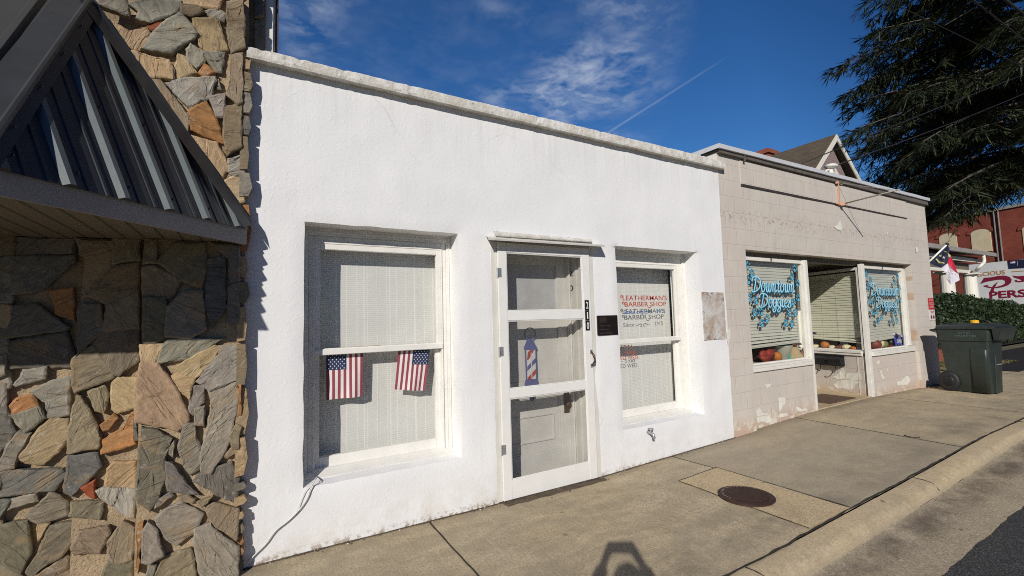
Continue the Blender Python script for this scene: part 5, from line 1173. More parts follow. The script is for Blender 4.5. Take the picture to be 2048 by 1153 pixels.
# script lettering: pen-stroke glyphs
GL = {
'D': (0.80, [[(.30,.98),(.26,.6),(.20,.25),(.16,.06)], [(-.04,.70),(-.02,.90),(.14,1.02),(.40,1.0),(.66,.82),(.70,.50),(.56,.20),(.30,.02),(.06,.0),(-.04,.10),(.06,.16)]]),
'o': (0.40, [[(.22,.46),(.06,.36),(.02,.16),(.12,.0),(.26,.06),(.33,.24),(.28,.42),(.20,.46)], [(.28,.42),(.36,.40),(.44,.42)]]),
'w': (0.58, [[(.02,.40),(.08,.46),(.10,.30),(.08,.08),(.16,.0),(.26,.10),(.30,.44)], [(.30,.44),(.28,.08),(.36,.0),(.46,.10),(.50,.34),(.46,.46),(.54,.40),(.60,.40)]]),
'n': (0.46, [[(.02,.38),(.08,.46),(.09,.30),(.06,.0)], [(.08,.24),(.18,.44),(.28,.44),(.29,.28),(.27,.08),(.34,.0),(.46,.10)]]),
't': (0.32, [[(.16,.80),(.14,.45),(.10,.12),(.15,.0),(.24,.02),(.32,.12)], [(.0,.52),(.14,.50),(.30,.54)]]),
'g': (0.42, [[(.30,.42),(.14,.46),(.03,.30),(.06,.06),(.18,.02),(.28,.14),(.33,.44)], [(.33,.46),(.31,.10),(.26,-.22),(.14,-.36),(.02,-.26),(.12,-.10),(.34,.04),(.44,.12)]]),
'i': (0.24, [[(.04,.44),(.06,.20),(.06,.06),(.13,.0),(.24,.12)], [(.10,.62),(.12,.66)]]),
'e': (0.36, [[(.03,.20),(.20,.24),(.28,.36),(.20,.46),(.08,.36),(.03,.18),(.10,.02),(.22,.0),(.36,.14)]]),
's': (0.32, [[(.02,.12),(.14,.30),(.22,.46),(.24,.30),(.28,.12),(.20,.0),(.06,.0),(.02,.08)]]),
}
def script_word(word, p0, p1, hcap, Y, par, layers):
    tot = sum(GL[c][0] for c in word); L = p1[0]-p0[0]; kx = L/tot; slope = (p1[1]-p0[1])/L
    for mat, w, dy, dx, dz in layers:
        mb = MB(); x = 0; ns_ = 0
        for c in word:
            ky = 1.0 if c == 'D' else (1.12 if c == 't' else 1.34)
            for st in GL[c][1]:
                pts = [(p0[0]+dx+(x+a+0.13*b2)*kx-0.04*kx, p0[1]+dz+(b2*ky if b2 > 0 else b2)*hcap+slope*(x+a)*kx) for a, b2 in st]
                wf = lambda t, f: hcap*w*(0.35+0.65*min(1, abs(t[1]*0.8-t[0]*0.25)+0.15))
                ns_ += 1; ribbon(mb, pts, wf, (0, Y-dy-0.00003*ns_, 0), UX, UZ, 1)
            x += GL[c][0]
        mb.build('lettering', mat, par)
def paw(mbs, x, z, s, rot, Y, kx=1.0):
    for mb, grow, dy in mbs:
        def el(cx, cz, rx, rz):
            c, s_ = math.cos(rot), math.sin(rot); P = []
            for a in np.linspace(0, 2*PI, 12, endpoint=False):
                px, pz = cx+(rx+grow)*math.cos(a), cz+(rz+grow)*math.sin(a); P.append((x+(px*c-pz*s_)*s*kx, Y-dy, z+(px*s_+pz*c)*s))
            mb.quad(*P)
        el(0, -0.18, 0.24, 0.19); el(-0.40, 0.12, 0.08, 0.13); el(-0.15, 0.38, 0.09, 0.15); el(0.15, 0.38, 0.09, 0.15); el(0.40, 0.12, 0.08, 0.13)
YG = 0.109
LAY = [('pawdark', 0.245, 0.001, 0.008, -0.010), ('pawblue', 0.165, 0.002, 0, 0), ('pawlight', 0.075, 0.003, -0.003, 0.004)]
z4 = lambda x, y: (1420+x/4.117, 480+y/4.117); z6 = lambda x, y: (1600+x/3.603, 500+y/3.603)
def q2(f, x, y): p = fy(*f(x, y), YG); return (p[0], p[2])
def decal(f, par, D1, D2, paws, ps):
    a, b2, cap = D1; p0, p1 = q2(f, *a), q2(f, *b2); h = q2(f, a[0], cap)[1]-p0[1]; script_word('Downtown', p0, p1, h, YG, par, LAY)
    a, b2, cap = D2; p0, p1 = q2(f, *a), q2(f, *b2); h = q2(f, a[0], cap)[1]-p0[1]; script_word('Doggies', p0, p1, h, YG, par, LAY)
    for i, q in enumerate(paws):
        x, z = q2(f, *q); m1, m2 = MB(), MB(); paw([(m1.m(0), 0.07, 0.0015)], x, z, ps, (-0.4 if i % 2 else 0.35), YG); m1.m(1); paw([(m1, 0.0, 0.0025)], x, z, ps, (-0.4 if i % 2 else 0.35), YG)
        m1.build('paw_print', ['pawdark', 'pawblue'], par)
decal(z4, w1, ((350, 428), (702, 432), 308), ((412, 556), (672, 556), 445), [(308, 215), (345, 285), (315, 340), (325, 485), (380, 507), (368, 603), (422, 597), (470, 657), (427, 693), (697, 240), (675, 310), (720, 362), (725, 485), (685, 518), (657, 608), (703, 603), (627, 690), (675, 697)], 0.118)
decal(z6, w2, ((516, 326), (716, 328), 246), ((553, 416), (700, 418), 342), [(481, 182), (506, 222), (494, 268), (503, 372), (533, 380), (526, 452), (556, 450), (585, 490), (562, 518), (699, 192), (688, 244), (714, 278), (722, 362), (697, 386), (684, 454), (712, 448), (668, 515), (697, 515)], 0.118)

# peeled paint patches (bare block showing)
def patchpoly(name, pts, f, par, Y=None, T=None, dy=0.003, mat='peel', jit=0.006):
    W = []
    P = [np.array(f(*q)) for q in pts]; D_ = []
    for a, b2 in zip(P, P[1:]+P[:1]):
        n = max(1, int(np.linalg.norm(b2-a)/0.8)); D_ += [a+(b2-a)*i/n for i in range(n)]
    for q in D_:
        if T is None: p = fy(q[0], q[1], Y); p = np.array([p[0], Y-dy, p[2]])
        else:
            nn = (RN[0], RN[1], 0); p = fpl(q[0], q[1], (RA[0]-RN[0]*dy, RA[1]-RN[1]*dy, 0), nn)
        j = jit*noise.noise(Vector((p[0]*40, p[2]*40, 3))); W.append(p+np.array([j, 0, jit*noise.noise(Vector((p[0]*40, p[2]*40, 8)))]))
    mb = MB(); mb.quad(*W); return mb.build(name, mat, par)
zE = lambda x, y: (1440+x/5.764, 680+y/5.764); zG = lambda x, y: (1620+x/7.686, 620+y/7.686)
for pl in ([(668, 662), (745, 668), (752, 735), (720, 760), (715, 790), (682, 832)], [(415, 810), (450, 790), (470, 800), (475, 830), (510, 850), (545, 840), (552, 865), (420, 882)], [(420, 890), (560, 868), (590, 900), (590, 945), (545, 960), (470, 940), (430, 960)],
           [(516, 515), (585, 505), (575, 540), (540, 560), (528, 545)], [(672, 880), (690, 850), (770, 845), (785, 870), (730, 885), (690, 895)], [(870, 770), (900, 775), (945, 800), (990, 785), (1000, 810), (925, 830), (880, 815)]):
    patchpoly('bare_patch', pl, zE, dog, Y=0.045)
for pl in ([(985, 690), (1010, 660), (1020, 700)],):
    pass
for pl in ([(1020, 800), (1050, 770), (1075, 800), (1050, 840), (1020, 835)], [(1070, 940), (1095, 920), (1110, 1000), (1145, 1050), (1110, 1070), (1085, 1010)], [(1180, 910), (1195, 900), (1205, 945), (1185, 950)], [(1330, 1110), (1400, 1090), (1470, 1020), (1500, 1015), (1540, 1080), (1500, 1150), (1330, 1160)]):
    patchpoly('bare_patch', pl, zG, dog, Y=0.045)
for pl in ([(320, 1035), (400, 1010), (460, 950), (480, 920), (465, 905), (510, 900), (540, 940), (540, 1060), (440, 1075), (370, 1050)], [(552, 985), (590, 965), (640, 975), (720, 970), (750, 955), (780, 985), (795, 1060), (740, 1080), (640, 1085), (560, 1065)], [(360, 1150), (450, 1085), (560, 1075), (700, 1090), (790, 1105), (700, 1150), (690, 1200), (600, 1235), (500, 1200), (420, 1215)]):
    patchpoly('bare_patch', pl, zG, dog, T=True)
zH = lambda x, y: (1620+x/4.435, 300+y/4.435)
for pl in ([(210, 685), (240, 668), (265, 620), (275, 650), (285, 690), (275, 720), (245, 712)], [(675, 735), (685, 730), (685, 760), (676, 755)], [(930, 860), (955, 870), (958, 905), (935, 910)]):
    patchpoly('bare_patch', pl, zH, dog, Y=0.0, dy=0.006)
zI = lambda x, y: (1390+x/8.867, 570+y/8.867)
patchpoly('bare_patch', [(545, 850), (590, 790), (600, 745), (620, 870), (600, 980), (580, 1080), (560, 990)], zI, dog, Y=0.0, dy=0.009)

# mailbox under the side window
mbx = thing('mailbox', TR((0.62, -0.1, 0.7)), 'black wall mailbox with two hooks under the angled shop window', 'mailbox')
mb = MB(); mb.prism([TR((0.36, q, z)) for q, z in ((-0.002, 0.60), (-0.10, 0.60), (-0.115, 0.715), (-0.002, 0.775))], np.array(TR((0.90, 0, 0)))-np.array(TR((0.36, 0, 0)))); mb.build('box', 'blackmetal', mbx, bevel=0.004)
mb = MB(); mb.prism([TR((0.35, q, z)) for q, z in ((-0.001, 0.782), (-0.122, 0.722), (-0.122, 0.69), (-0.117, 0.69), (-0.117, 0.715), (-0.001, 0.775))], np.array(TR((0.91, 0, 0)))-np.array(TR((0.35, 0, 0)))); mb.build('lid', 'blackmetal', mbx)
mb = MB(); mb.lathe([(0.001, 0), (0.035, 0), (0.035, 0.006), (0.001, 0.006)], TR((0.64, -0.118, 0.655)), 16, axis='y'); mb.build('emblem', 'black', mbx)
for u in (0.5, 0.78):
    mb = MB(); mb.tube(catmull([TR((u, -0.05, 0.60)), TR((u, -0.05, 0.54)), TR((u, -0.08, 0.49)), TR((u, -0.12, 0.495)), TR((u, -0.135, 0.53))], 4), 0.007, 6); mb.build('hook', 'blackmetal', mbx, smooth=True)
mb = MB(); mb.box(7.55, 8.35, 0.12, 0.62, 0.153, 0.166); tag(mb.build('doormat', 'mat_brown', bevel=0.004), 'brown coir doormat lying in the recessed shop entry', 'doormat')

# sign bracket
br = thing('sign_bracket', (8.0, 0, 3.4), 'peach painted iron sign bracket with a bare rod sticking out over the pavement', 'bracket')
bx = 7.99
mb = MB(); mb.box(bx-0.018, bx+0.018, -0.032, -0.014, 3.21, 3.60); mb.box(bx-0.10, bx+0.12, -0.034, -0.030, 3.55, 3.575); mb.box(bx-0.12, bx+0.13, -0.034, -0.030, 3.215, 3.24); mb.box(bx-0.10, bx-0.04, -0.06, -0.034, 3.54, 3.58); mb.box(bx+0.02, bx+0.06, -0.09, -0.034, 3.20, 3.245); mb.build('bracket_plate', 'orange_paint', br)
tip = (bx+0.04, -0.78, 3.265)
mb = MB(); mb.tube([(bx+0.04, -0.03, 3.225), tip], 0.011, 8); mb.build('rod', 'rustmetal', br, smooth=True)
mb = MB(); mb.tube([(bx, -0.03, 3.57), (bx+0.035, -0.70, 3.275)], 0.004, 5); mb.build('stay_wire', 'guy', br)

# service mast on the roof
ms = thing('service_mast', (7.95, 0.5, 3.6), 'small white electrical mast head on the roof edge above the bracket', 'mast')
c = fy(1661, 345, 0.45)
mb = MB(); mb.tube([(c[0], 0.45, 3.5), (c[0], 0.45, c[2]+0.06)], 0.045, 10); mb.tube(catmull([(c[0]-0.24, 0.45, c[2]-0.22), (c[0]-0.19, 0.45, c[2]-0.03), (c[0], 0.45, c[2]+0.04), (c[0]+0.19, 0.45, c[2]-0.03), (c[0]+0.24, 0.45, c[2]-0.22)], 5), 0.022, 8); mb.build('arch', 'housetrim', ms, smooth=True)
mb = MB(); mb.ell((c[0], 0.43, c[2]+0.10), 0.13, 0.10, 0.045); mb.build('cap', 'housetrim', ms, smooth=True)
mast_top = (c[0], 0.42, c[2]+0.09)
# warning sign on the pier
ws = thing('warning_sign', (11.3, -0.005, 1.54), 'narrow red and white notice fixed at the far right corner of the beige wall', 'sign')
p = fy(1856, 597, -.006); a = fy(1871, 597, -.006); b_ = fy(1872.5, 640.5, -.006)
sx0, sx1, sz1_, sz0_ = 11.13, 11.37, 1.748, 1.328; zm_ = 1.528
mb = MB(); mb.box(sx0, sx1, -0.012, -0.002, zm_, sz1_); mb.build('red_panel', 'warnred', ws)
mb = MB(); mb.box(sx0, sx1, -0.012, -0.002, sz0_, zm_-0.002); mb.build('white_panel', 'warnwhite', ws)
for k, tx in enumerate(('DO NOT', 'BLOCK', 'DRIVEWAY')): put_text('lettering', tx, 'warntext', (sx0+0.02, -0.014, 1.69-0.066*k), UX, UZ, ws, width=0.20, height=0.045, bold=0.02)
put_text('lettering', 'VIOLATORS', 'warnred', (sx0+0.03, -0.014, 1.485), UX, UZ, ws, width=0.18, height=0.022, bold=0.01); put_text('lettering', 'TOWED', 'warnred', (sx0+0.05, -0.014, 1.455), UX, UZ, ws, width=0.13, height=0.022, bold=0.01)
mb = MB()
for u in (0.06, 0.17): mb.lathe([(0.001, 0), (0.035, 0), (0.035, 0.003), (0.001, 0.003)], (sx0+u, -0.015, 1.385), 14, axis='y')
mb.build('pictogram', 'hat', ws)

# ---------------------------------------------------------------- window displays
def pumpkin(x, y, z, r, h, mat, label, group=None, T=None, stem=True):
    T = T or (lambda p: p); q = T((x, y, z)); root = thing('pumpkin', q, label, 'pumpkin', group)
    prof = [(r*max(0.02, math.sin(PI*i/10))**0.75, z+h*(0.5-0.5*math.cos(PI*i/10))) for i in range(11)]
    mb = MB(); mb.lathe(prof, (q[0], q[1], 0), 28, 9, 0.10); mb.build('flesh', mat, root, smooth=True)
    if stem: mb = MB(); mb.tube([(q[0], q[1], z+h*0.9), (q[0]+r*.1, q[1], z+h*1.12), (q[0]+r*.25, q[1], z+h*1.25)], [r*.16, r*.11, r*.10], 6); mb.build('stem', 'stem', root)
    return root
GP = 'small pumpkins lined up in the angled window'
zl = 0.872
for u, r, h, mt, lb in ((0.985, .075, .07, 'pk_white', 'pale squat pumpkin at the far left end of the row in the angled window'), (0.80, .085, .135, 'pk_orange', 'tall bright orange pumpkin in the row in the angled window'), (0.655, .065, .07, 'pk_white', 'small cream pumpkin between the orange and the maroon one'),
                        (0.525, .075, .075, 'pk_red', 'dark maroon pumpkin in the row in the angled window'), (0.40, .085, .095, 'pk_white', 'larger cream pumpkin between the maroon and the flat orange one'), (0.27, .085, .07, 'pk_orange', 'flat orange pumpkin at the right end of the row in the angled window')):
    pumpkin(u, 0.035+r, zl, r*.9, h, mt, lb, GP, TR)
zJ = lambda x, y: (1480+x/12.8, 660+y/12.8)
def at1(x, Y): return float(fy(*zJ(x, 800), Y)[0])
ZL = 0.864
# red felt heart cushion
ht = thing('felt_heart', (at1(670, .22), .22, ZL), 'shiny red heart-shaped cushion behind the shop glass', 'cushion')
hx0 = at1(690, .22); mb = MB()
mb.ell((hx0-0.075, .22, ZL+0.115), 0.082, 0.04, 0.06); mb.ell((hx0+0.075, .22, ZL+0.12), 0.085, 0.04, 0.062); mb.prism([(hx0-0.165, .19, ZL+0.09), (hx0+0.165, .19, ZL+0.10), (hx0+0.03, .19, ZL+0.004), (hx0-0.05, .19, ZL+0.004)], (0, .06, 0)); mb.build('cushion_body', 'heart_red', ht, smooth=True)
pumpkin(at1(960, .24), .24, ZL, .065, .13, 'pk_orange', 'orange pumpkin beside the red heart cushion')
st_ = thing('striped_hat', (at1(600, .42), .42, ZL), 'brown striped floppy hat behind the red heart cushion', 'hat')
hx1 = at1(600, .42); mb = MB(); mb.lathe([(0.17, ZL), (0.17, ZL+.16), (0.15, ZL+.22), (0.19, ZL+.24), (0.12, ZL+.28), (0.10, ZL+.38), (0.03, ZL+.42)], (hx1, .42, 0), 16); mb.build('crown_felt', 'hat', st_, smooth=True)
mb = MB(); mb.lathe([(0.135, ZL+.275), (0.14, ZL+.30), (0.115, ZL+.32)], (hx1, .42, 0), 16); mb.build('band', 'burlap', st_)
bw = at1(1080, .34); mb = MB(); mb.lathe([(0.085, ZL), (0.15, ZL+.20), (0.16, ZL+.205), (0.145, ZL+.195), (0.07, ZL+.02)], (bw, .34, 0), 24); tag(mb.build('bowl', 'bowl', smooth=True), 'cream flared bowl standing behind the orange pumpkin', 'bowl')
pumpkin(at1(1290, .28), .28, ZL, .065, .11, 'pk_white', 'small white pumpkin with a dark stem beside the cream bowl')
gn = thing('scarecrow_doll', (at1(1430, .22), .22, ZL), 'burlap scarecrow doll with dark floppy hat behind the shop glass', 'doll'); gx = at1(1430, .22)
mb = MB(); mb.lathe([(0.125, ZL), (0.12, ZL+.03), (0.055, ZL+.16), (0.045, ZL+.18)], (gx, .24, 0), 14); mb.build('body', 'burlap', gn, smooth=True)
mb = MB(); mb.ell((gx, .24, ZL+.20), .05, .045, .05); mb.build('head', 'pk_orange', gn, smooth=True)
mb = MB(); mb.lathe([(0.11, ZL+.21), (0.10, ZL+.23), (0.05, ZL+.24), (0.04, ZL+.27), (0.01, ZL+.29)], (gx, .24, 0), 14); mb.build('hat', 'hat', gn, smooth=True)
pumpkin(at1(1622, .20), .20, ZL, .085, .12, 'pk_red', 'dark red pumpkin at the right end of the left display window')
def at2(x, Y): return float(fy(1620+x/7.686, 620+600/7.686, Y)[0])
pumpkin(at2(1000, .22), .22, ZL, .10, .17, 'pk_red', 'rust coloured gourd at the left end of the far display window')
for xx, mt, h, r, lb in ((1065, 'pk_white', .30, .085, 'tall pale gourd with curled top in the far display window'), (1125, 'pk_green', .24, .085, 'green gourd beside the pale tall gourd')):
    gg = at2(xx, .28); gr = thing('gourd', (gg, .28, ZL), lb, 'gourd', 'gourds in the far window'); mb = MB()
    mb.lathe([(r*.3, ZL), (r, ZL+h*.2), (r*.95, ZL+h*.4), (r*.45, ZL+h*.62), (r*.4, ZL+h*.85), (r*.15, ZL+h)], (gg, .28, 0), 16, 7, .08); mb.build('flesh', mt, gr, smooth=True)
    mb = MB(); mb.tube([(gg, .28, ZL+h*.97), (gg+.05, .26, ZL+h*1.12), (gg+.10, .26, ZL+h*1.05)], .012, 6); mb.build('stem', 'stem', gr)
cwx = at2(1262, .26); cw = thing('plush_cow', (cwx, .26, ZL), 'small black and white plush cow sitting in the far display window', 'plush toy')
mb = MB(); mb.m(0).ell((cwx, .27, ZL+.085), .085, .07, .085); mb.m(0).ell((cwx-.02, .21, ZL+.20), .075, .065, .065); mb.m(1).ell((cwx+.06, .24, ZL+.19), .055, .06, .06); mb.m(1).ell((cwx-.06, .19, ZL+.24), .035, .02, .02); mb.m(1).ell((cwx+.07, .21, ZL+.255), .035, .02, .02)
mb.m(0).ell((cwx-.05, .19, ZL+.03), .04, .05, .03); mb.m(0).ell((cwx+.06, .19, ZL+.03), .04, .05, .03); mb.build('body', ['black', 'plush_white'], cw, smooth=True)
mb = MB(); mb.lathe([(.11, ZL+.0), (.11, ZL+.03), (.05, ZL+.05)], (cwx, .26, 0), 14); mb.build('base', 'pk_red', cw)
bs = at2(1368, .17); cs_ = thing('blue_card', (bs, .17, ZL), 'small blue sign card standing beside the plush cow', 'card')
mb = MB(); mb.prism([(bs-.13, .16, ZL), (bs+.13, .16, ZL), (bs+.13, .175, ZL+.22), (bs-.13, .175, ZL+.22)], (0, .01, 0)); mb.build('panel', 'signblue', cs_)
put_text('lettering', 'OPEN', 'sign' + 'white', (bs-.09, .155, ZL+.08), UX, UZ, cs_, width=.18, height=.06, bold=.02)

# ================================================================== GREEN WHEELED BIN
ct = thing('wheeled_bin', (10.55, -0.65, g(10.5)), 'dark green wheeled rubbish bin standing on the pavement by the beige corner', 'bin')
BO = np.array([10.70, -0.62, g(10.5)]); ba = math.radians(-4)
def TB(p):                                # local x: across (right = away), y: front (towards street), z up
    p = (p[0]*0.92, p[1]*0.78, p[2]*1.03); c, s = math.cos(ba), math.sin(ba); X, Yl = p[0], -p[1]
    return (BO[0]+X*c-Yl*s, BO[1]+X*s+Yl*c, BO[2]+p[2])
def loftbox(mb, secs, seg=5):
    """secs: (z, x0, x1, y0, y1, r) rounded rectangles lofted"""
    k0 = len(mb.v); n = None
    for (z, x0, x1, y0, y1, r) in secs:
        P = []
        for cx, cy, a0 in ((x1-r, y1-r, 0), (x0+r, y1-r, 90), (x0+r, y0+r, 180), (x1-r, y0+r, 270)):
            for k in range(seg+1): a = math.radians(a0+90*k/seg); P.append((cx+r*math.cos(a), cy+r*math.sin(a), z))
        n = len(P); mb.v += [tuple(TB(p)) for p in P]
    for i in range(len(secs)-1):
        for a in range(n): b2 = (a+1) % n; mb.f.append((k0+i*n+a, k0+i*n+b2, k0+(i+1)*n+b2, k0+(i+1)*n+a)); mb.mi.append(mb.cur)
    mb.f.append(tuple(k0+a for a in range(n-1, -1, -1))); mb.mi.append(mb.cur); e = k0+(len(secs)-1)*n; mb.f.append(tuple(e+a for a in range(n))); mb.mi.append(mb.cur)
mb = MB()
loftbox(mb, [(0.015, -.24, .24, -.20, .38, .06), (0.04, -.245, .245, -.27, .39, .06), (0.30, -.262, .262, -.32, .405, .06), (0.84, -.29, .29, -.385, .44, .06), (0.845, -.31, .31, -.41, .46, .06), (1.03, -.32, .32, -.42, .475, .06), (1.035, -.335, .335, -.435, .49, .06), (1.06, -.335, .335, -.435, .49, .06)])
body = mb.build('body', 'cartgreen', ct, smooth=False, bevel=0.0)
body.data.polygons.foreach_set('use_smooth', [True]*len(body.data.polygons))
try: body.data.set_sharp_from_angle(angle=math.radians(32))
except Exception: pass
mb = MB(); loftbox(mb, [(0.02, -.285, -.10, .10, .37, .05), (0.55, -.297, -.10, .10, .395, .05), (0.70, -.300, -.10, .11, .40, .05), (0.735, -.27, -.10, .14, .38, .04)]); mb.build('side_bulge', 'cartgreen', ct, smooth=True)
mb = MB(); loftbox(mb, [(0.02, -.12, .12, .36, .425, .02), (0.42, -.12, .12, .38, .45, .02), (0.60, -.11, .11, .39, .455, .02), (0.63, -.10, .10, .36, .42, .02)]); mb.build('lift_pocket', 'cartgreen', ct)
mb = MB(); mb.tube([TB((-.10, .445, .47)), TB((.10, .445, .47))], 0.012, 8); mb.build('lift_bar', 'steel', ct)
mb = MB(); loftbox(mb, [(1.045, -.35, .35, -.40, .56, .06), (1.085, -.36, .36, -.41, .58, .07), (1.105, -.33, .33, -.38, .52, .08), (1.125, -.24, .24, -.28, .36, .08)])
lid = mb.build('lid', 'cartlid', ct); lid.data.polygons.foreach_set('use_smooth', [True]*len(lid.data.polygons))
try: lid.data.set_sharp_from_angle(angle=math.radians(35))
except Exception: pass
mb = MB(); mb.prism([TB((-.33, .50, 1.08)), TB((-.33, .66, 1.06)), TB((-.24, .56, 0.86)), TB((-.24, .49, 0.86))], np.array(TB((.33, 0, 0)))-np.array(TB((-.33, 0, 0)))); mb.build('lid_apron', 'cartlid', ct, bevel=0.008)
for sx in (-1, 1):
    mb = MB(); w0 = (-0.30 if sx < 0 else 0.25); prof = [(0.02, w0), (0.11, w0-0.004), (0.155, w0+0.004), (0.168, w0+0.02), (0.168, w0+0.04), (0.13, w0+0.055), (0.02, w0+0.055)]
    k0 = len(mb.v); mb.lathe(prof, (0, 0, 0), 28)
    for i in range(k0, len(mb.v)): p = mb.v[i]; mb.v[i] = tuple(TB((p[2], -0.275+p[0]*1.12, 0.168+p[1])))
    wh = mb.build('wheel', 'rubber', ct, smooth=True)
    mb = MB(); k0 = len(mb.v); mb.lathe([(0.001, w0-0.012), (0.045, w0-0.010), (0.085, w0-0.005), (0.09, w0+0.002)], (0, 0, 0), 20)
    for i in range(k0, len(mb.v)): p = mb.v[i]; mb.v[i] = tuple(TB((p[2], -0.275+p[0]*1.12, 0.168+p[1])))
    mb.build('hub', 'blackmetal', wh, smooth=True)
mb = MB(); mb.tube([TB((-.27, -.275, .168)), TB((.27, -.275, .168))], 0.012, 8); mb.build('axle', 'steel', ct)
mb = MB(); mb.tube([TB((-.30, -.40, .99)), TB((-.30, -.50, 1.02)), TB((.30, -.50, 1.02)), TB((.30, -.40, .99))], 0.017, 8); mb.build('handle', 'cartgreen', ct, smooth=True)
pa = np.array(TB((-.3185, .06, .965))); pb = np.array(TB((-.3185, .22, .965))); ud = (pb-pa)/np.linalg.norm(pb-pa); kx_ = 0.78
put_text('lettering', 'CITY OF', 'carttext', TB((-.3225, -.02, .965)), ud, UZ, ct, width=.15, height=.030, bold=.01)
put_text('lettering', 'LINCOLNTON', 'carttext', TB((-.3235, -.09, .918)), ud, UZ, ct, width=.27, height=.030, bold=.01)
p = np.array([13.1, -0.10]); zt_ = float(fpl(1940, 641, (13.1, -0.10, 0), (math.sin(YAW), math.cos(YAW), 0))[2])
bl_ = thing('bollard', (p[0], p[1], g(12)), 'yellow bollard top showing just above the green bin lid', 'bollard')
mb = MB(); mb.tube([(p[0], p[1], g(12)-.05), (p[0], p[1], zt_-.12), (p[0], p[1], zt_-.012), (p[0], p[1], zt_)], [0.072, 0.072, 0.072, 0.06], 16); mb.build('post', 'yellow', bl_, smooth=False)
mb = MB()
for i in range(26):
    x, y = 11.0+random.gauss(0, 0.22), -0.03-abs(random.gauss(0, 0.06)); a = random.uniform(0, PI); s = random.uniform(.012, .03); z = g(x)+.012; c, s_ = math.cos(a)*s, math.sin(a)*s
    mb.quad((x-c, y-s_, z), (x+s_*.5, y-c*.5, z+.012), (x+c, y+s_, z+.004), (x-s_*.5, y+c*.5, z+.016))
tag(mb.build('leaf_litter', 'dryleaf'), 'a few dry brown leaves gathered at the foot of the beige corner', 'leaves', kind='stuff')

# ================================================================== RIGHT SIDE: hedge, house, tree, brick warehouse
mb = MB()
mb.box(13.2, 19.5, 1.42, 1.62, -0.1, 0.42); tag(mb.build('retaining_wall', 'brick2'), 'low red brick kerb wall below the dark hedge', 'garden wall')
hd = thing('hedge', (18, 2.6, 0.1), 'dense dark green clipped hedge behind the rubbish bin', 'hedge')
def hedge_r(x): return 1.95+0.16*noise.noise(Vector((x*0.9, 0, 0)))+0.06*noise.noise(Vector((x*3, 4, 0)))
mb = MB(); rl = random.Random(5)
HX0, HX1, HY0, HY1, HZ0 = 13.0, 29.0, 1.62, 3.2, 0.35
for i in range(24000):
    x = rl.uniform(HX0, HX1); top = hedge_r(x) - 0.22*max(0, (x-19.5)/3.5)
    if rl.random() < 0.62: y = HY0+0.12*noise.noise(Vector((x*1.5, 1, 1)))+abs(rl.gauss(0, 0.09)); z = rl.uniform(HZ0, top)
    elif rl.random() < 0.8: y = rl.uniform(HY0, HY1); z = top-abs(rl.gauss(0, 0.07))+0.05*rl.random()**4
    else: x = HX0+abs(rl.gauss(0, .1)); y = rl.uniform(HY0, HY1); z = rl.uniform(HZ0, top)
    y += 0.05*noise.noise(Vector((x*5, z*5, 2))); s = rl.uniform(.030, .055)
    d = Vector((rl.gauss(0, 1), rl.gauss(-.5, .8), rl.gauss(.4, .8))).normalized(); u = d.orthogonal().normalized(); u = Matrix.Rotation(rl.uniform(0, 6.28), 3, d) @ u; w = d.cross(u); c = Vector((x, y, z))
    mb.quad(c-u*s, c-w*s*.5, c+u*s, c+w*s*.5)
mb.build('leaves', 'leaf', hd)
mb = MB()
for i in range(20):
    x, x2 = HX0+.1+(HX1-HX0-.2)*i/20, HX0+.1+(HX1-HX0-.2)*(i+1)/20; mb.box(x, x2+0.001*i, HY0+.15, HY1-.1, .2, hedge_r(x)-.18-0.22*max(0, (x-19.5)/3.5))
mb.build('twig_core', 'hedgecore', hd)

# house with a front gable and porch
hs_ = thing('gabled_house', (23, 8, 0), 'old house with mauve shingled gable, brown roof and white porch', 'house')
GA = np.array([24.2, 7.0, 10.06]); slope = 1.0; hw = 4.9
ez = GA[2]-hw*0.93
mb = MB(); mb.prism([(GA[0]-hw, 7.25, -0.2), (GA[0]+hw-.8, 7.25, -0.2), (GA[0]+hw-.8, 7.25, ez), (GA[0]-hw, 7.25, ez)], (0, 14, 0)); mb.build('wall', 'brick2', hs_)
mb = MB(); mb.prism([(GA[0]-hw+.2, 7.2, ez), (GA[0]+hw-1.2, 7.2, ez), (GA[0], 7.2, GA[2]-.3)], (0, 0.1, 0)); mb.build('gable', 'siding', hs_)
mb = MB()
for sgn, hw_ in ((-1, hw+.3), (1, hw+.1)):
    e = (GA[0]+sgn*hw_, GA[2]-hw_*0.93)
    mb.prism([(GA[0], 6.9, GA[2]), (e[0], 6.9, e[1]), (e[0], 6.9, e[1]-.16), (GA[0], 6.9, GA[2]-.18)], (0, 15, 0))
rf = mb.build('roof', 'shingle', hs_)
mb = MB()
for sgn in (-1, 1):
    for off, w, y0 in ((0.0, 0.30, 6.86), (1.05, 0.22, 7.12)):
        a = (GA[0], GA[2]-.03-off*1.3); e = (GA[0]+sgn*(hw-.2-off*.4), GA[2]-.03-off*1.3-(hw-.2-off*.4)*0.93)
        if sgn < 0 and off > 0: continue
        mb.prism([(a[0], y0, a[1]), (e[0], y0, e[1]), (e[0], y0, e[1]-w), (a[0], y0, a[1]-w)], (0, .05, 0))
mb.build('rake_board', 'housetrim', rf)
# chimney farther back on the roof
ch = fy(1536, 303, 12.0)
mb = MB(); cx0, cz0 = ch[0], ch[2]; mb.box(cx0-.55, cx0+.40, 11.7, 12.5, 6.0, cz0-.28); mb.box(cx0-.65, cx0+.50, 11.6, 12.6, cz0-.279, cz0-.05); mb.box(cx0-.55, cx0+.40, 11.7, 12.5, cz0-.049, cz0+.03); mb.build('chimney', 'brick2', rf)
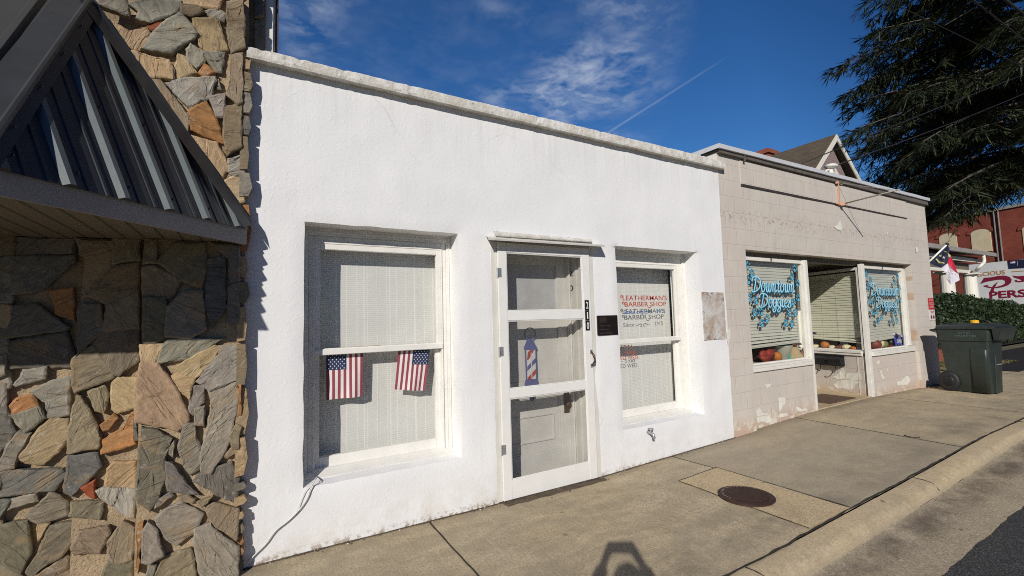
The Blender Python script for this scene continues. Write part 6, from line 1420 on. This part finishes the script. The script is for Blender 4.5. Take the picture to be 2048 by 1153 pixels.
# porch
pz = 3.60
mb = MB(); mb.prism([(17.5, 2.65, pz+.16), (17.5, 7.2, pz+1.0), (17.5, 7.2, pz+.9), (17.5, 2.65, pz+.06)], (9.0, 0, 0)); pr = mb.build('porch_roof', 'porchroof', hs_)
mb = MB(); mb.box(17.5, 26.6, 2.52, 2.64, pz+.02, pz+.17); mb.build('gutter', 'porchroof', pr)
mb = MB(); mb.box(17.6, 26.2, 2.86, 2.94, pz-.22, pz-.08); mb.box(17.6, 25.6, 3.0, 3.1, pz-.66, pz-.54); mb.build('porch_beam', 'housetrim', pr)
mb = MB(); mb.box(17.6, 26.1, 2.95, 7.1, pz-.10, pz+.02); mb.box(17.6, 25.5, 3.1, 3.3, pz-.52, pz-.24); mb.build('porch_ceiling', 'porchdark', pr)
for px in (1894, 1940):
    c = fy(px, 560, 3.05); mb = MB(); mb.tube([(c[0], 3.05, 0.3), (c[0], 3.05, pz-.9), (c[0], 3.05, pz-.72)], [.25, .21, .21], 18); mb.box(c[0]-.30, c[0]+.30, 2.75, 3.35, pz-.72, pz-.66); mb.build('column', 'housetrim', hs_, smooth=False)
c = fy(1928, 560, 3.0); mb = MB(); mb.box(c[0]-.33, c[0]+.18, 3.35, 3.4, .3, pz-.70); mb.m(1).box(c[0]-.40, c[0]-.1, 3.2, 3.32, pz-1.15, pz-.75); mb.build('corner_board', ['housetrim', 'capdark'], hs_)
a = fy(1967, 517, 2.58); b_ = fy(1946, 535, 2.9)
mb = MB(); mb.tube(catmull([(a[0], 2.58, pz+.03), (a[0]+.02, 2.58, pz-.25), (a[0]-.3, 2.65, pz-.45), (b_[0]+.1, 2.95, pz-.75), (b_[0], 3.0, pz-1.0), (b_[0], 3.0, 0.3)], 4), .06, 8); mb.build('downspout', 'housetrim', pr, smooth=True)

# state flag on a short pole at the side of the block shop
fn = np.array([0, 0, 0.0]); FP = np.array([11.62, 0.10, 2.4]); fn = FP-CAM; fn[2] = 0
zK = lambda x, y: (1840+x/8.867, 470+y/8.867)
fc = thing('state_flag', tuple(fpl(*zK(190, 455), FP, fn)), 'state flag with blue field and red and white bars hanging from an angled white pole', 'flag')
def fp(x, y, d=0.0):
    p = fpl(*zK(x, y), FP, fn); n_ = fn/np.linalg.norm(fn); wv = 0.03*math.sin(x*0.02+y*0.012)
    return tuple(p-n_*(d+wv))
mb = MB()
def tri_fan(poly, d=0.0):
    c = np.mean(np.array(poly), 0); n = len(poly)
    for i in range(n):
        a, b2 = np.array(poly[i], float), np.array(poly[(i+1) % n], float)
        for k in range(3):
            s0, s1 = k/3, (k+1)/3; q = [c+(a-c)*s0, c+(a-c)*s1, c+(b2-c)*s1, c+(b2-c)*s0]
            mb.quad(*[fp(*p, d) for p in (q if k else q[1:3]+[c])])
mb.m(0); tri_fan([(190, 455), (480, 172), (525, 245), (512, 400), (484, 505), (372, 590), (200, 515)])
mb.m(1); tri_fan([(508, 405), (560, 398), (605, 500), (672, 692), (600, 640), (500, 522), (486, 500)])
mb.m(2); tri_fan([(372, 600), (486, 508), (505, 525), (600, 640), (682, 692), (706, 802), (542, 890), (462, 772), (466, 672)])
mb.m(3); tri_fan([(275, 430), (300, 418), (340, 478), (435, 500), (430, 520), (330, 506)], .012); tri_fan([(420, 290), (470, 298), (466, 315), (424, 306)], .012); tri_fan([(490, 322), (545, 370), (540, 400), (506, 402)], .012)
mb.m(2); tri_fan([(420+r*math.cos(a), 405+r*math.sin(a)) for a, r in [(-PI/2+k*PI/5, 30 if k % 2 == 0 else 13) for k in range(10)]], .014)
mb.m(3); tri_fan([(340, 372), (352, 350), (366, 366), (378, 350), (386, 372), (370, 392), (350, 388)], .012)
mb.build('flag_cloth', ['ncblue', 'ncred', 'ncwhite', 'ncyellow'], fc)
mb = MB(); a, b_ = np.array(fp(186, 458, .02)), np.array(fp(482, 170, .02)); a = np.array([11.40, a[1]+.02, a[2]-.15*(a[0]-11.40)/max(.05, b_[0]-a[0]) if False else a[2]-.10]); mb.tube([a, b_], .017, 8); mb.build('pole', 'num_white', fc, smooth=True)
mb = MB(); mb.ell(tuple(b_), .03, .03, .03); mb.build('finial', 'black', fc, smooth=True)

# brick warehouse seen at an angle behind the hedge
wa = math.radians(18); wu = np.array([math.sin(wa), math.cos(wa), 0]); wn = np.array([-math.cos(wa), math.sin(wa), 0]); d_ = ray(1950, 530); W0 = CAM+d_*42/math.hypot(d_[0], d_[1]); W0[2] = 0
def wc(px, py): p = fpl(px, py, W0, wn); return float((p-W0)@wu), float(p[2])
wh_ = thing('brick_warehouse', tuple(W0), 'two-storey dark red brick building with cream boarded arched windows', 'building')
def TW(p): q = W0+wu*p[0]-wn*p[1]; return (q[0], q[1], p[2])      # (along, inward, up)
zr = wc(2048, 411.5)[1]; u1, u0 = 16.0, -14.0
mb = MB(); mb.box(u0, u1, 0, 12, -.2, zr, TW); mb.build('wall', 'brick', wh_)
mb = MB(); mb.box(u0-.05, u1+.05, -.08, 12.1, zr+.001, zr+.16, TW); mb.build('parapet_cap', 'concreteedge', wh_)
def archw(cu, w, zb, zt_, nm):
    P = [(cu-w/2, zb), (cu+w/2, zb)]+[(cu+w/2*math.cos(a), zt_-.28+.28*math.sin(a)) for a in np.linspace(0, PI, 13)]
    mb = MB(); mb.prism([TW((a, -.03, b2)) for a, b2 in P], np.array(TW((0, .06, 0)))-np.array(TW((0, 0, 0)))); f = mb.build('window', 'boarded', wh_)
    Pi = [(cu+w/2*math.cos(a), zt_-.28+.28*math.sin(a)) for a in np.linspace(0, PI, 13)]; Po = [(cu+(w/2+.22)*math.cos(a), zt_-.28+.50*math.sin(a)) for a in np.linspace(0, PI, 13)]
    mb = MB()
    for i in range(12): mb.prism([TW((*q, 0))[:2]+(0,) if False else TW((q[0], -.045, q[1])) for q in (Pi[i], Pi[i+1], Po[i+1], Po[i])], np.array(TW((0, .05, 0)))-np.array(TW((0, 0, 0))))
    mb.build('brick_arch', 'brick', f)
for px0, px1, pt, pb in ((1879, 1914, 466.5, 500), (1943, 1983, 458, 505), (2047, 2095, 447, 500)):
    ua, ub = wc(px0, 480)[0], wc(px1, 480)[0]; zt_ = wc((px0+px1)/2, pt)[1]; zb = wc((px0+px1)/2, pb)[1]; archw((ua+ub)/2, abs(ub-ua), zb, zt_, '')
mb = MB()
for du in (0, .22): ua = wc(1988, 425)[0]; mb.tube([TW((ua-du, -.06, zr)), TW((ua-du, -.06, .5))], .035, 6)
mb.build('conduit', 'guy', wh_)
# painted sign panel on the warehouse
sg = thing('wall_sign', TW((0, -.08, 3.5)), 'large white painted sign board with maroon script on the brick building', 'sign')
ztop = wc(1980, 526)[1]; ua, ub = wc(1938, 530)[0], wc(2120, 515)[0]
mb = MB(); mb.box(min(ua, ub), max(ua, ub), -.10, -.065, .6, ztop, TW); mb.build('board', 'signwhite', sg)
def TP(px, py, d): u, z = wc(px, py); return TW((u, -.10-d, z))
zL = lambda x, y: (1930+x/11.534, 510+y/11.53)
def spoly(mat, polys, d, nm='lettering'):
    for pl in polys: mb = MB(); mb.quad(*[TP(*zL(*q), d) for q in pl]); mb.build(nm, mat, sg)
def sstrip(mat, L1, L2, d):
    mb = MB()
    for i in range(len(L1)-1): mb.quad(*[TP(*zL(*q), d) for q in (L1[i], L1[i+1], L2[i+1], L2[i])])
    mb.build('lettering', mat, sg)
sstrip('signred', [(380, 675), (470, 530), (620, 520), (800, 485), (950, 478), (1060, 510), (1108, 570), (1095, 640), (1030, 700), (900, 745), (760, 768), (600, 768), (470, 735), (455, 710)], [(470, 640), (560, 615), (700, 590), (800, 575), (890, 572), (950, 595), (965, 625), (950, 660), (900, 695), (830, 718), (740, 742), (620, 742), (550, 725), (585, 690)], .01)
sstrip('signred', [(780, 625), (690, 700), (640, 780), (610, 860)], [(785, 630), (740, 720), (705, 790), (690, 880)], .015)
sstrip('signred', [(1115, 478), (1240, 495), (1361, 485), (1460, 470), (1600, 480)], [(1180, 530), (1290, 560), (1361, 600), (1460, 590), (1600, 560)], .01)
sstrip('signred', [(1170, 590), (1200, 625), (1270, 632), (1361, 625), (1460, 600)], [(1230, 580), (1235, 598), (1270, 605), (1361, 590), (1460, 570)], .012)
sx1_ = -1
def stext(body, mat, a, b2, top, **kw):
    p0, p1, pt = np.array(TP(*zL(*a), .01)), np.array(TP(*zL(*b2), .01)), np.array(TP(*zL(a[0], top), .01)); d = p1-p0; w = float(np.hypot(d[0], d[1]))
    put_text('lettering', body, mat, p0, (d/w), UZ, sg, width=w, height=float(pt[2]-p0[2]), **kw)
stext('DELICIOUS', 'signorange', (105, 520), (960, 445), 428, bold=.02)
stext('PERS', 'signred', (600, 1010), (1460, 960), 850, bold=.035)
mb = MB(); mb.quad(*[TP(*zL(*q), .008) for q in ((1090, 385), (1500, 355), (1500, 370), (1090, 402))]); mb.build('rule_line', 'signorange', sg)
mb = MB(); mb.quad(*[TP(*zL(*q), .02) for q in ((1015, 128), (1700, 85), (1700, 285), (1040, 322))]); nv = mb.build('cola_panel', 'signnavy', sg)
mb = MB()
cxc, cyc, rr_ = 1138, 175, 62
mb.m(0).quad(*[TP(*zL(cxc+rr_*math.cos(a), cyc+42*math.sin(a)), .03) for a in np.linspace(0, 2*PI, 24, endpoint=False)])
mb.m(1).quad(*[TP(*zL(cxc+rr_*math.cos(a), cyc+42*math.sin(a)), .035) for a in np.linspace(PI*.95, PI*1.75, 12)])
mb.m(2).quad(*[TP(*zL(cxc+rr_*math.cos(a), cyc+42*math.sin(a)), .035) for a in np.linspace(PI*.1, PI*.8, 12)])
mb.build('emblem', ['signwhite', 'warnred', 'signblue'], nv)
for body, a, b2, t in (('pepsi', (1085, 255), (1215, 245), 232), ('BO', (1262, 195), (1420, 180), 128), ('CA', (1270, 245), (1400, 232), 205)):
    stext(body, 'signwhite', a, b2, t, bold=.02)
mb = MB(); mb.quad(*[TP(*zL(*q), .03) for q in ((1238, 140), (1246, 139), (1250, 250), (1242, 251))]); mb.build('divider', 'signwhite', nv)

# cedar
TX = fpl(2040, 400, (20.0, 6.0, 0), (math.sin(YAW), math.cos(YAW), 0)); TX = np.array([TX[0], TX[1]])
# ------------------------------------------------------------------ cedar
rt_ = random.Random(21)
tb = np.array([32.2, 0.7, 0.0])
tree = thing('cedar_tree', tuple(tb), 'huge dark cedar with drooping layered branches rising behind the house and hedge', 'tree')
def trunk_pt(z): return np.array([tb[0]+0.25*math.sin(z*0.25), tb[1]+0.15*math.sin(z*0.31+1), z])
mb = MB(); zs_ = np.linspace(0, 26, 27); mb.tube([trunk_pt(z) for z in zs_], [0.62*(1-z/28)+0.05 for z in zs_], 12); mb.build('trunk', 'bark', tree, smooth=True)
lv = MB(); lm = MB()
def spray(p, d, L, W):
    """a flat tuft of needles: a few narrow blades fanning from p along d"""
    d = d/np.linalg.norm(d); side = np.cross(d, (0, 0, 1)); side /= (np.linalg.norm(side)+1e-9); upv = np.cross(side, d)
    for k in range(6):
        a = rt_.gauss(0, 0.42); b2 = rt_.gauss(-0.05, 0.28); dd = d*math.cos(a)+side*math.sin(a)+upv*b2; l = L*rt_.uniform(0.6, 1.15); w = W*rt_.uniform(0.7, 1.3)
        s2 = np.cross(dd, rt_.choice([(0, 0, 1), (0.5, 0.2, 0.8), (-.4, .6, .6)])); s2 /= (np.linalg.norm(s2)+1e-9)
        lv.cur = 0 if rt_.random() < 0.72 else 1
        lv.quad(p-s2*w*0.35, p+dd*l*0.5-s2*w*0.5, p+dd*l, p+dd*l*0.5+s2*w*0.5)
view_l = np.array([-0.866, 0.5, 0])
for i in range(290):
    z = 7.4+18*rt_.random()**1.25; R = float(np.interp(z, [7, 9, 13, 18, 26], [8.6, 10.2, 10.4, 8.8, 4.0]))*rt_.uniform(0.66, 0.98)
    a = rt_.uniform(0, 2*PI); hd_ = np.array([math.cos(a), math.sin(a), 0])
    if hd_@view_l < -0.25 and rt_.random() < 0.7: continue
    if z < 18 and hd_[1] < -0.12: continue          # unseen street-side boughs left out so their shadow misses the brick wall
    P0 = trunk_pt(z); n = max(6, int(R/0.42)); path = []; p = P0.copy(); el_ = rt_.uniform(0.05, 0.35); dr_ = rt_.uniform(0.50, 0.95); yaw = 0
    for k in range(n+1):
        path.append(p.copy()); f = k/n; e = el_-dr_*f+0.12*max(0, f-.75)/.25; yaw += rt_.uniform(-.06, .06)
        h2 = hd_*math.cos(yaw)+np.cross((0, 0, 1), hd_)*math.sin(yaw); p = p+(h2*math.cos(e)+np.array([0, 0, math.sin(e)]))*R/n
    lm.tube(path, [0.085*(1-k/n)**0.8+0.012 for k in range(n+1)], 5, cap=False)
    for k in range(1, n+1):
        f = k/n
        if f < 0.18: continue
        for sd in (-1, 1):
            if rt_.random() < 0.10: continue
            t = path[k]-path[k-1]; t /= np.linalg.norm(t); sv = np.cross(t, (0, 0, 1))*sd; bl = (0.55+1.5*(1-f)**0.6*min(1, f*2.2))*rt_.uniform(0.6, 1.2)
            d = t*rt_.uniform(0.55, 0.95)+sv*rt_.uniform(0.55, 0.9)+np.array([0, 0, rt_.uniform(-.42, -.02)]); d /= np.linalg.norm(d)
            q = path[k]; m = max(4, int(bl/0.125))
            lm.tube([q, q+d*bl*0.6], [0.016, 0.006], 3, cap=False)
            for j in range(m):
                g_ = (j+rt_.random())/m; c = q+d*bl*g_+np.array([0, 0, -0.25*g_*g_*bl]); dd = d+np.array([rt_.uniform(-.3, .3), rt_.uniform(-.3, .3), rt_.uniform(-.45, .05)])
                if rt_.random() < 0.88: spray(c, dd, rt_.uniform(.35, .75), rt_.uniform(.035, .062))
    spray(path[-1], path[-1]-path[-2], .5, .07)
# a few bare dead limbs
for i in range(14):
    z = rt_.uniform(9, 24); a = math.atan2(0.5, -0.866)+rt_.uniform(-1.3, 0.9); hd_ = np.array([math.cos(a), math.sin(a), 0]); R = rt_.uniform(4, 7.5); P0 = trunk_pt(z)
    lm.tube([P0, P0+hd_*R*.5+np.array([0, 0, -.1*R]), P0+hd_*R+np.array([0, 0, -.38*R])], [.06, .04, .012], 5, cap=False)
lv.build('crown', ['needle', 'needle2'], tree)
lm.build('branches', 'twig', tree)

# ------------------------------------------------------------------ overhead wires
def wire(name, pts, r, mat, label, cat='wire', sag=0.0):
    a, b2 = np.array(pts[0], float), np.array(pts[1], float); P = [a+(b2-a)*t-np.array([0, 0, sag*4*t*(1-t)]) for t in np.linspace(0, 1, 14)]
    mb = MB(); mb.tube(P, r, 6); return tag(mb.build(name, mat, smooth=True), label, cat)
VD = (math.sin(YAW), math.cos(YAW), 0)
def dep(px, py, zc): c = CAM+np.array(VD)*zc; return fpl(px, py, c, VD)
wire('power_line', (dep(1938, -6, 9), dep(2110, 130, 11)), 0.016, 'wire', 'thin black overhead cable crossing the cedar near the top right corner')
wire('power_line', (dep(1985, -20, 9), dep(2120, 85, 9.5)), 0.028, 'wire', 'thickest black overhead cable in the top right corner')
wire('power_line', (dep(1735, -18, 12), dep(2100, 160, 14)), 0.011, 'wire', 'faint black cable slanting across the upper left of the cedar crown')
wire('service_wire', (mast_top, dep(2130, 150, 17)), 0.011, 'wire', 'lower service wire from the white mast across the house gable', sag=0.10)
m2 = np.array(mast_top)+np.array([-0.25, 0.35, 0.14])
wire('service_wire', (m2, dep(2130, 120, 17)), 0.011, 'wire', 'upper service wire crossing the top half of the house gable', sag=-0.05)
wire('guy_wire', (dep(2004, 362, 26), dep(2052, 190, 22)), 0.018, 'guy', 'pale steel guy wire hanging in front of the cedar, left of its twin')
wire('guy_wire', (dep(2006, 384, 26), dep(2062, 262, 22)), 0.016, 'guy', 'pale steel guy wire hanging lower in front of the cedar')
s1 = fy(292, 4, SY[3]) - SUN*11; s2 = fy(472, 48, SY[3]) - SUN*11; dv = s2-s1
wire('street_cable', (s1-dv*9, s2+dv*9), 0.013, 'wire', 'street cable behind the viewer whose thin shadow crosses the stone wall')

# ------------------------------------------------------------------ the photographer (stands behind the viewpoint, casts the shadow on the pavement)
fwd = np.array([math.sin(math.radians(33)), math.cos(math.radians(33)), 0]); rgt = np.array([fwd[1], -fwd[0], 0])
camf = RC @ np.array([0, 0, -1.0]); camr = RC @ np.array([1.0, 0, 0]); camu = RC @ np.array([0, 1.0, 0])
base = np.array([-0.30, -3.88, 0.0]); zg = g(0)-0.046
def bp_(f, r, z): return base+fwd*f+rgt*r+np.array([0, 0, z])
PH = CAM-camf*0.020
ph = thing('phone', tuple(PH), 'dark phone held out level in both hands', 'phone')
def TPh(p): return tuple(PH+camr*p[0]+camu*p[1]+camf*p[2])
mb = MB(); mb.box(-.081, .081, -.039, .039, -.004, .004, TPh); mb.build('phone_body', 'blackmetal', ph, bevel=0.002)
mb = MB(); mb.box(-.076, .076, -.035, .035, -.0055, -.0042, TPh); mb.build('screen', 'black', ph)
mb = MB(); mb.box(-.070, -.045, .010, .030, .0042, .006, TPh); mb.build('lens_block', 'black', ph)
def skin(name, verts, edges, radii, mat, parent, root=0, sub=2):
    me = bpy.data.meshes.new(name); me.from_pydata([tuple(map(float, v)) for v in verts], edges, [])
    o = bpy.data.objects.new(name, me); COL.objects.link(o)
    md = o.modifiers.new('Skin', 'SKIN'); md.use_smooth_shade = True
    if not me.skin_vertices: bpy.context.view_layer.objects.active = o
    sv = me.skin_vertices[0].data
    for i, r in enumerate(radii): sv[i].radius = (r, r) if not isinstance(r, tuple) else r; sv[i].use_root = (i == root)
    ms_ = o.modifiers.new('Subsurf', 'SUBSURF'); ms_.levels = sub; ms_.render_levels = sub
    bpy.context.view_layer.update()
    m2_ = bpy.data.meshes.new_from_object(o.evaluated_get(bpy.context.evaluated_depsgraph_get()))
    bpy.data.objects.remove(o); m2_.materials.clear(); m2_.materials.append(MAT[mat]); m2_.polygons.foreach_set('use_smooth', [True]*len(m2_.polygons)); m2_.name = name
    return link(name, m2_, parent)
per = thing('person', (base[0], base[1], zg), 'person in a dark jacket and jeans holding a phone out with both hands', 'person')
V = []; E_ = []; Rr = []
def vx(p, r, par=None):
    V.append(p); Rr.append(r)
    if par is not None: E_.append((par, len(V)-1))
    return len(V)-1
pel = vx(bp_(0, 0, .88), (.145, .105)); wa_ = vx(bp_(.0, 0, 1.05), (.130, .095), pel); che = vx(bp_(-.01, 0, 1.24), (.155, .105), wa_); nb = vx(bp_(-.02, 0, 1.365), (.07, .065), che); nk = vx(bp_(0.0, 0, 1.43), .052, nb); hd0 = vx(bp_(.02, 0, 1.50), (.065, .075), nk); hd1 = vx(bp_(.02, 0, 1.58), (.072, .088), hd0); hd2 = vx(bp_(.015, 0, 1.635), (.045, .055), hd1)
for sd in (-1, 1):
    sh = vx(bp_(-.01, .17*sd, 1.33), .058, nb); up1 = vx(bp_(.10, .23*sd+.01, 1.265), .050, sh); elb = vx(bp_(.20, .25*sd+.02, 1.235), .042, up1)
    endp = np.array(TPh((.088*sd, -.012, -.012))); e0 = V[elb]; wr = endp-(endp-e0)/np.linalg.norm(endp-e0)*.085
    fa = vx(e0+(wr-e0)*.45, .038, elb); w_ = vx(wr, .026, fa); pm = vx(endp-(endp-e0)/np.linalg.norm(endp-e0)*.035, .026, w_)
    kn = vx(endp, .022, pm)
    for j, (dy, ln) in enumerate(((.026, .9), (.009, 1.0), (-.008, .95), (-.024, .78))):
        a1 = vx(np.array(TPh((.086*sd, dy, .004))), .009, kn); a2 = vx(np.array(TPh(((.076)*sd, dy, .0145))), .0082, a1); vx(np.array(TPh(((.076-.030*ln)*sd, dy-.002, .0135))), .0075, a2)
    t1 = vx(np.array(TPh((.080*sd, -.040, -.016))), .0105, pm); t2 = vx(np.array(TPh((.066*sd, -.028, -.016))), .0095, t1); vx(np.array(TPh((.050*sd, -.012, -.0145))), .0085, t2)
    hp = vx(bp_(0, .09*sd, .82), .088, pel); th_ = vx(bp_(.01, .10*sd, .62), .075, hp); kn_ = vx(bp_(.02, .105*sd, .44), .055, th_); ca_ = vx(bp_(-.01, .11*sd, .28), .052, kn_); an_ = vx(bp_(-.01, .115*sd, .03), .036, ca_); vx(bp_(.12, .125*sd, -.03), .030, an_)
skin('body', V, E_, Rr, 'skin', per)
# clothes
def sub_skin(name, mat, idx, grow, sub=2):
    mp = {a: i for i, a in enumerate(idx)}; vs = [V[a] for a in idx]; es = [(mp[a], mp[b2]) for a, b2 in E_ if a in mp and b2 in mp]
    rr = [tuple(q+grow for q in Rr[a]) if isinstance(Rr[a], tuple) else Rr[a]+grow for a in idx]; return skin(name, vs, es, rr, mat, per)
per_arm = 8+0
L0 = 8; n_side = (len(V)-8)//2
left = list(range(L0, L0+n_side)); right = list(range(L0+n_side, L0+2*n_side))
arms = lambda S: S[0:5]; legs = lambda S: S[-6:]
sub_skin('jacket', 'shirt', [pel, wa_, che, nb]+arms(left)+arms(right), .014)
sub_skin('trousers', 'jeans', [pel]+legs(left)[:5]+legs(right)[:5], .012)
for S in (left, right):
    q = V[S[-1]]; a = V[S[-2]]; mb = MB(); f0 = np.array([a[0], a[1], zg]); mb.ell(tuple(f0+fwd*.07+np.array([0, 0, .045])), .055, .055, .05)
    k0 = len(mb.v); mb.ell((0, 0, 0), .05, .135, .045)
    for i in range(k0, len(mb.v)): p = mb.v[i]; w3 = f0+rgt*p[0]+fwd*(p[1]+.075)+np.array([0, 0, max(.002, p[2]+.045)]); mb.v[i] = tuple(w3)
    mb.build('shoe', 'shoe', per, smooth=True)
hc = np.array(bp_(.02, 0, 1.55))
mb = MB(); mb.ell((hc[0]-fwd[0]*.022, hc[1]-fwd[1]*.022, hc[2]+.028), .090, .098, .092); mb.build('hair', 'hair', per, smooth=True)
mb = MB()
for sd in (-1, 1):
    c = hc+fwd*.083+rgt*.032*sd+np.array([0, 0, -.005]); mb.ell(tuple(c), .013, .013, .011, 10, 6)
mb.build('eyes', 'num_white', per, smooth=True)
mb = MB(); c = hc+fwd*.092+np.array([0, 0, -.035]); mb.ell(tuple(c), .014, .018, .024, 10, 6)
for sd in (-1, 1): c = hc-fwd*.0+rgt*.078*sd+np.array([0, 0, -.015]); mb.ell(tuple(c), .012, .02, .03, 10, 6)
mb.build('nose_and_ears', 'skin', per, smooth=True)
mb = MB(); c = hc+fwd*.078+np.array([0, 0, -.078]); k0 = len(mb.v); mb.ell((0, 0, 0), .024, .012, .008, 10, 6)
for i in range(k0, len(mb.v)): p = mb.v[i]; mb.v[i] = tuple(c+rgt*p[0]+fwd*p[1]+np.array([0, 0, p[2]]))
mb.build('mouth', 'heart_red', per, smooth=True)
# ================================================================== DAYLIGHT
to_sun = -SUN; el = math.asin(to_sun[2]); az = math.atan2(to_sun[0], to_sun[1])
sl = bpy.data.lights.new('sun', 'SUN'); sl.energy = 4.15; sl.angle = math.radians(0.5); sl.color = (1.0, 0.945, 0.87)
so_ = bpy.data.objects.new('sun', sl); COL.objects.link(so_); so_.location = (-6, -8, 9)
so_.rotation_euler = Vector(tuple(SUN)).to_track_quat('-Z', 'Y').to_euler()
wd = bpy.data.worlds.new('World'); SC.world = wd; wd.use_nodes = True; nt = NT(wd.node_tree); nt.n.clear()
out = nt.add('ShaderNodeOutputWorld'); bg = nt.add('ShaderNodeBackground', inp={'Strength': 0.075}); nt.l.new(bg.outputs[0], out.inputs[0])
sky = nt.add('ShaderNodeTexSky', sky_type='NISHITA', sun_disc=False, sun_elevation=el, sun_rotation=az, altitude=300, air_density=1.0, dust_density=0.3, ozone_density=2.5)
hs = nt.add('ShaderNodeHueSaturation', inp={'Saturation': 1.22, 'Value': 0.80, 'Hue': 0.502, 'Color': sky.outputs[0]})
v = nt.coord('Generated'); s = nt.sep(v)
# thin high cloud, mapped on a flat layer overhead
zc = nt.math('MAXIMUM', s[2], 0.05)
pl = nt.add('ShaderNodeCombineXYZ', inp={0: nt.math('DIVIDE', s[0], zc), 1: nt.math('DIVIDE', s[1], zc), 2: 0.0}).outputs[0]
big = nt.ramp(nt.noise(nt.mapping(pl, (1, 1, 1), (3.5, 1.02, 0.4)), 1.3, 3, 0.5, 0.3), [(0.42, 0.0), (0.60, 1.0)])
det = nt.ramp(nt.noise(nt.mapping(pl, (1.0, 2.2, 1), (0.7, 0.2, 0), (0, 0, 0.7)), 2.6, 9, 0.68, 0.8), [(0.42, 0.0), (0.75, 1.0)])
# cloud bank lies ahead-left of the street and thins out to the right
d0 = (0.24, 0.80, 0.53); dn = np.array(d0)/np.linalg.norm(d0)
dot = nt.math('ADD', nt.math('ADD', nt.math('MULTIPLY', s[0], float(dn[0])), nt.math('MULTIPLY', s[1], float(dn[1]))), nt.math('MULTIPLY', s[2], float(dn[2])))
bank = nt.ramp(dot, [(0.85, 0.0), (0.95, 1.0)])
bil = nt.ramp(nt.noise(nt.mapping(pl, (1.5, 1.5, 1), (5.4, 7.43, 0)), 4.2, 8, 0.62, 0.25), [(0.40, 0.0), (0.66, 1.0)])
cl = nt.math('MULTIPLY', nt.math('MULTIPLY', nt.math('ADD', nt.math('MULTIPLY', big, 1.0), 0.08), nt.math('MAXIMUM', bil, nt.math('MULTIPLY', det, 0.5))), bank)
# contrail: thin arc between two directions
c1 = ray(1222, 262); c1 /= np.linalg.norm(c1); c2 = ray(1458, 112); c2 /= np.linalg.norm(c2)
cn = np.cross(c1, c2); cn /= np.linalg.norm(cn); mid = c1+c2; mid /= np.linalg.norm(mid); tx_ = c2-c1; tx_ /= np.linalg.norm(tx_)
dp = lambda q: nt.math('ADD', nt.math('ADD', nt.math('MULTIPLY', s[0], float(q[0])), nt.math('MULTIPLY', s[1], float(q[1]))), nt.math('MULTIPLY', s[2], float(q[2])))
al = dp(tx_); a0, a1 = float(c1@tx_), float(c2@tx_)
lin = nt.math('DIVIDE', nt.math('SUBTRACT', al, a0), a1-a0)
wdt = nt.math('MULTIPLY_ADD', lin, -0.0012, 0.0034)
line = nt.math('SUBTRACT', 1.0, nt.math('DIVIDE', nt.math('ABSOLUTE', dp(cn)), wdt), clamp=True)
con = nt.math('MULTIPLY', nt.math('MULTIPLY', line, nt.ramp(lin, [(0.0, 0.62), (0.02, 0.62), (0.75, 0.4), (1.0, 0.0)])), nt.math('GREATER_THAN', dp(mid), 0.8))
con = nt.math('MULTIPLY', con, nt.math('GREATER_THAN', lin, -0.4))
cov = nt.math('ADD', nt.math('MULTIPLY', cl, 0.70), nt.math('MULTIPLY', con, 0.35), clamp=True)
skc = nt.mix(1.0, hs.outputs[0], (0.80, 1.18, 1.52), 'MULTIPLY')
skc = nt.mix(nt.ramp(s[1], [(0.10, 1.0), (0.45, 0.0)]), skc, nt.mix(1.0, skc, (0.25, 0.335, 0.45), 'MULTIPLY'))     # sky behind the viewpoint dimmed and blued by direction to weaken fill light
fin = nt.mix(cov, skc, (7.5, 8.3, 9.6))
nt.l.new(fin, bg.inputs[0])
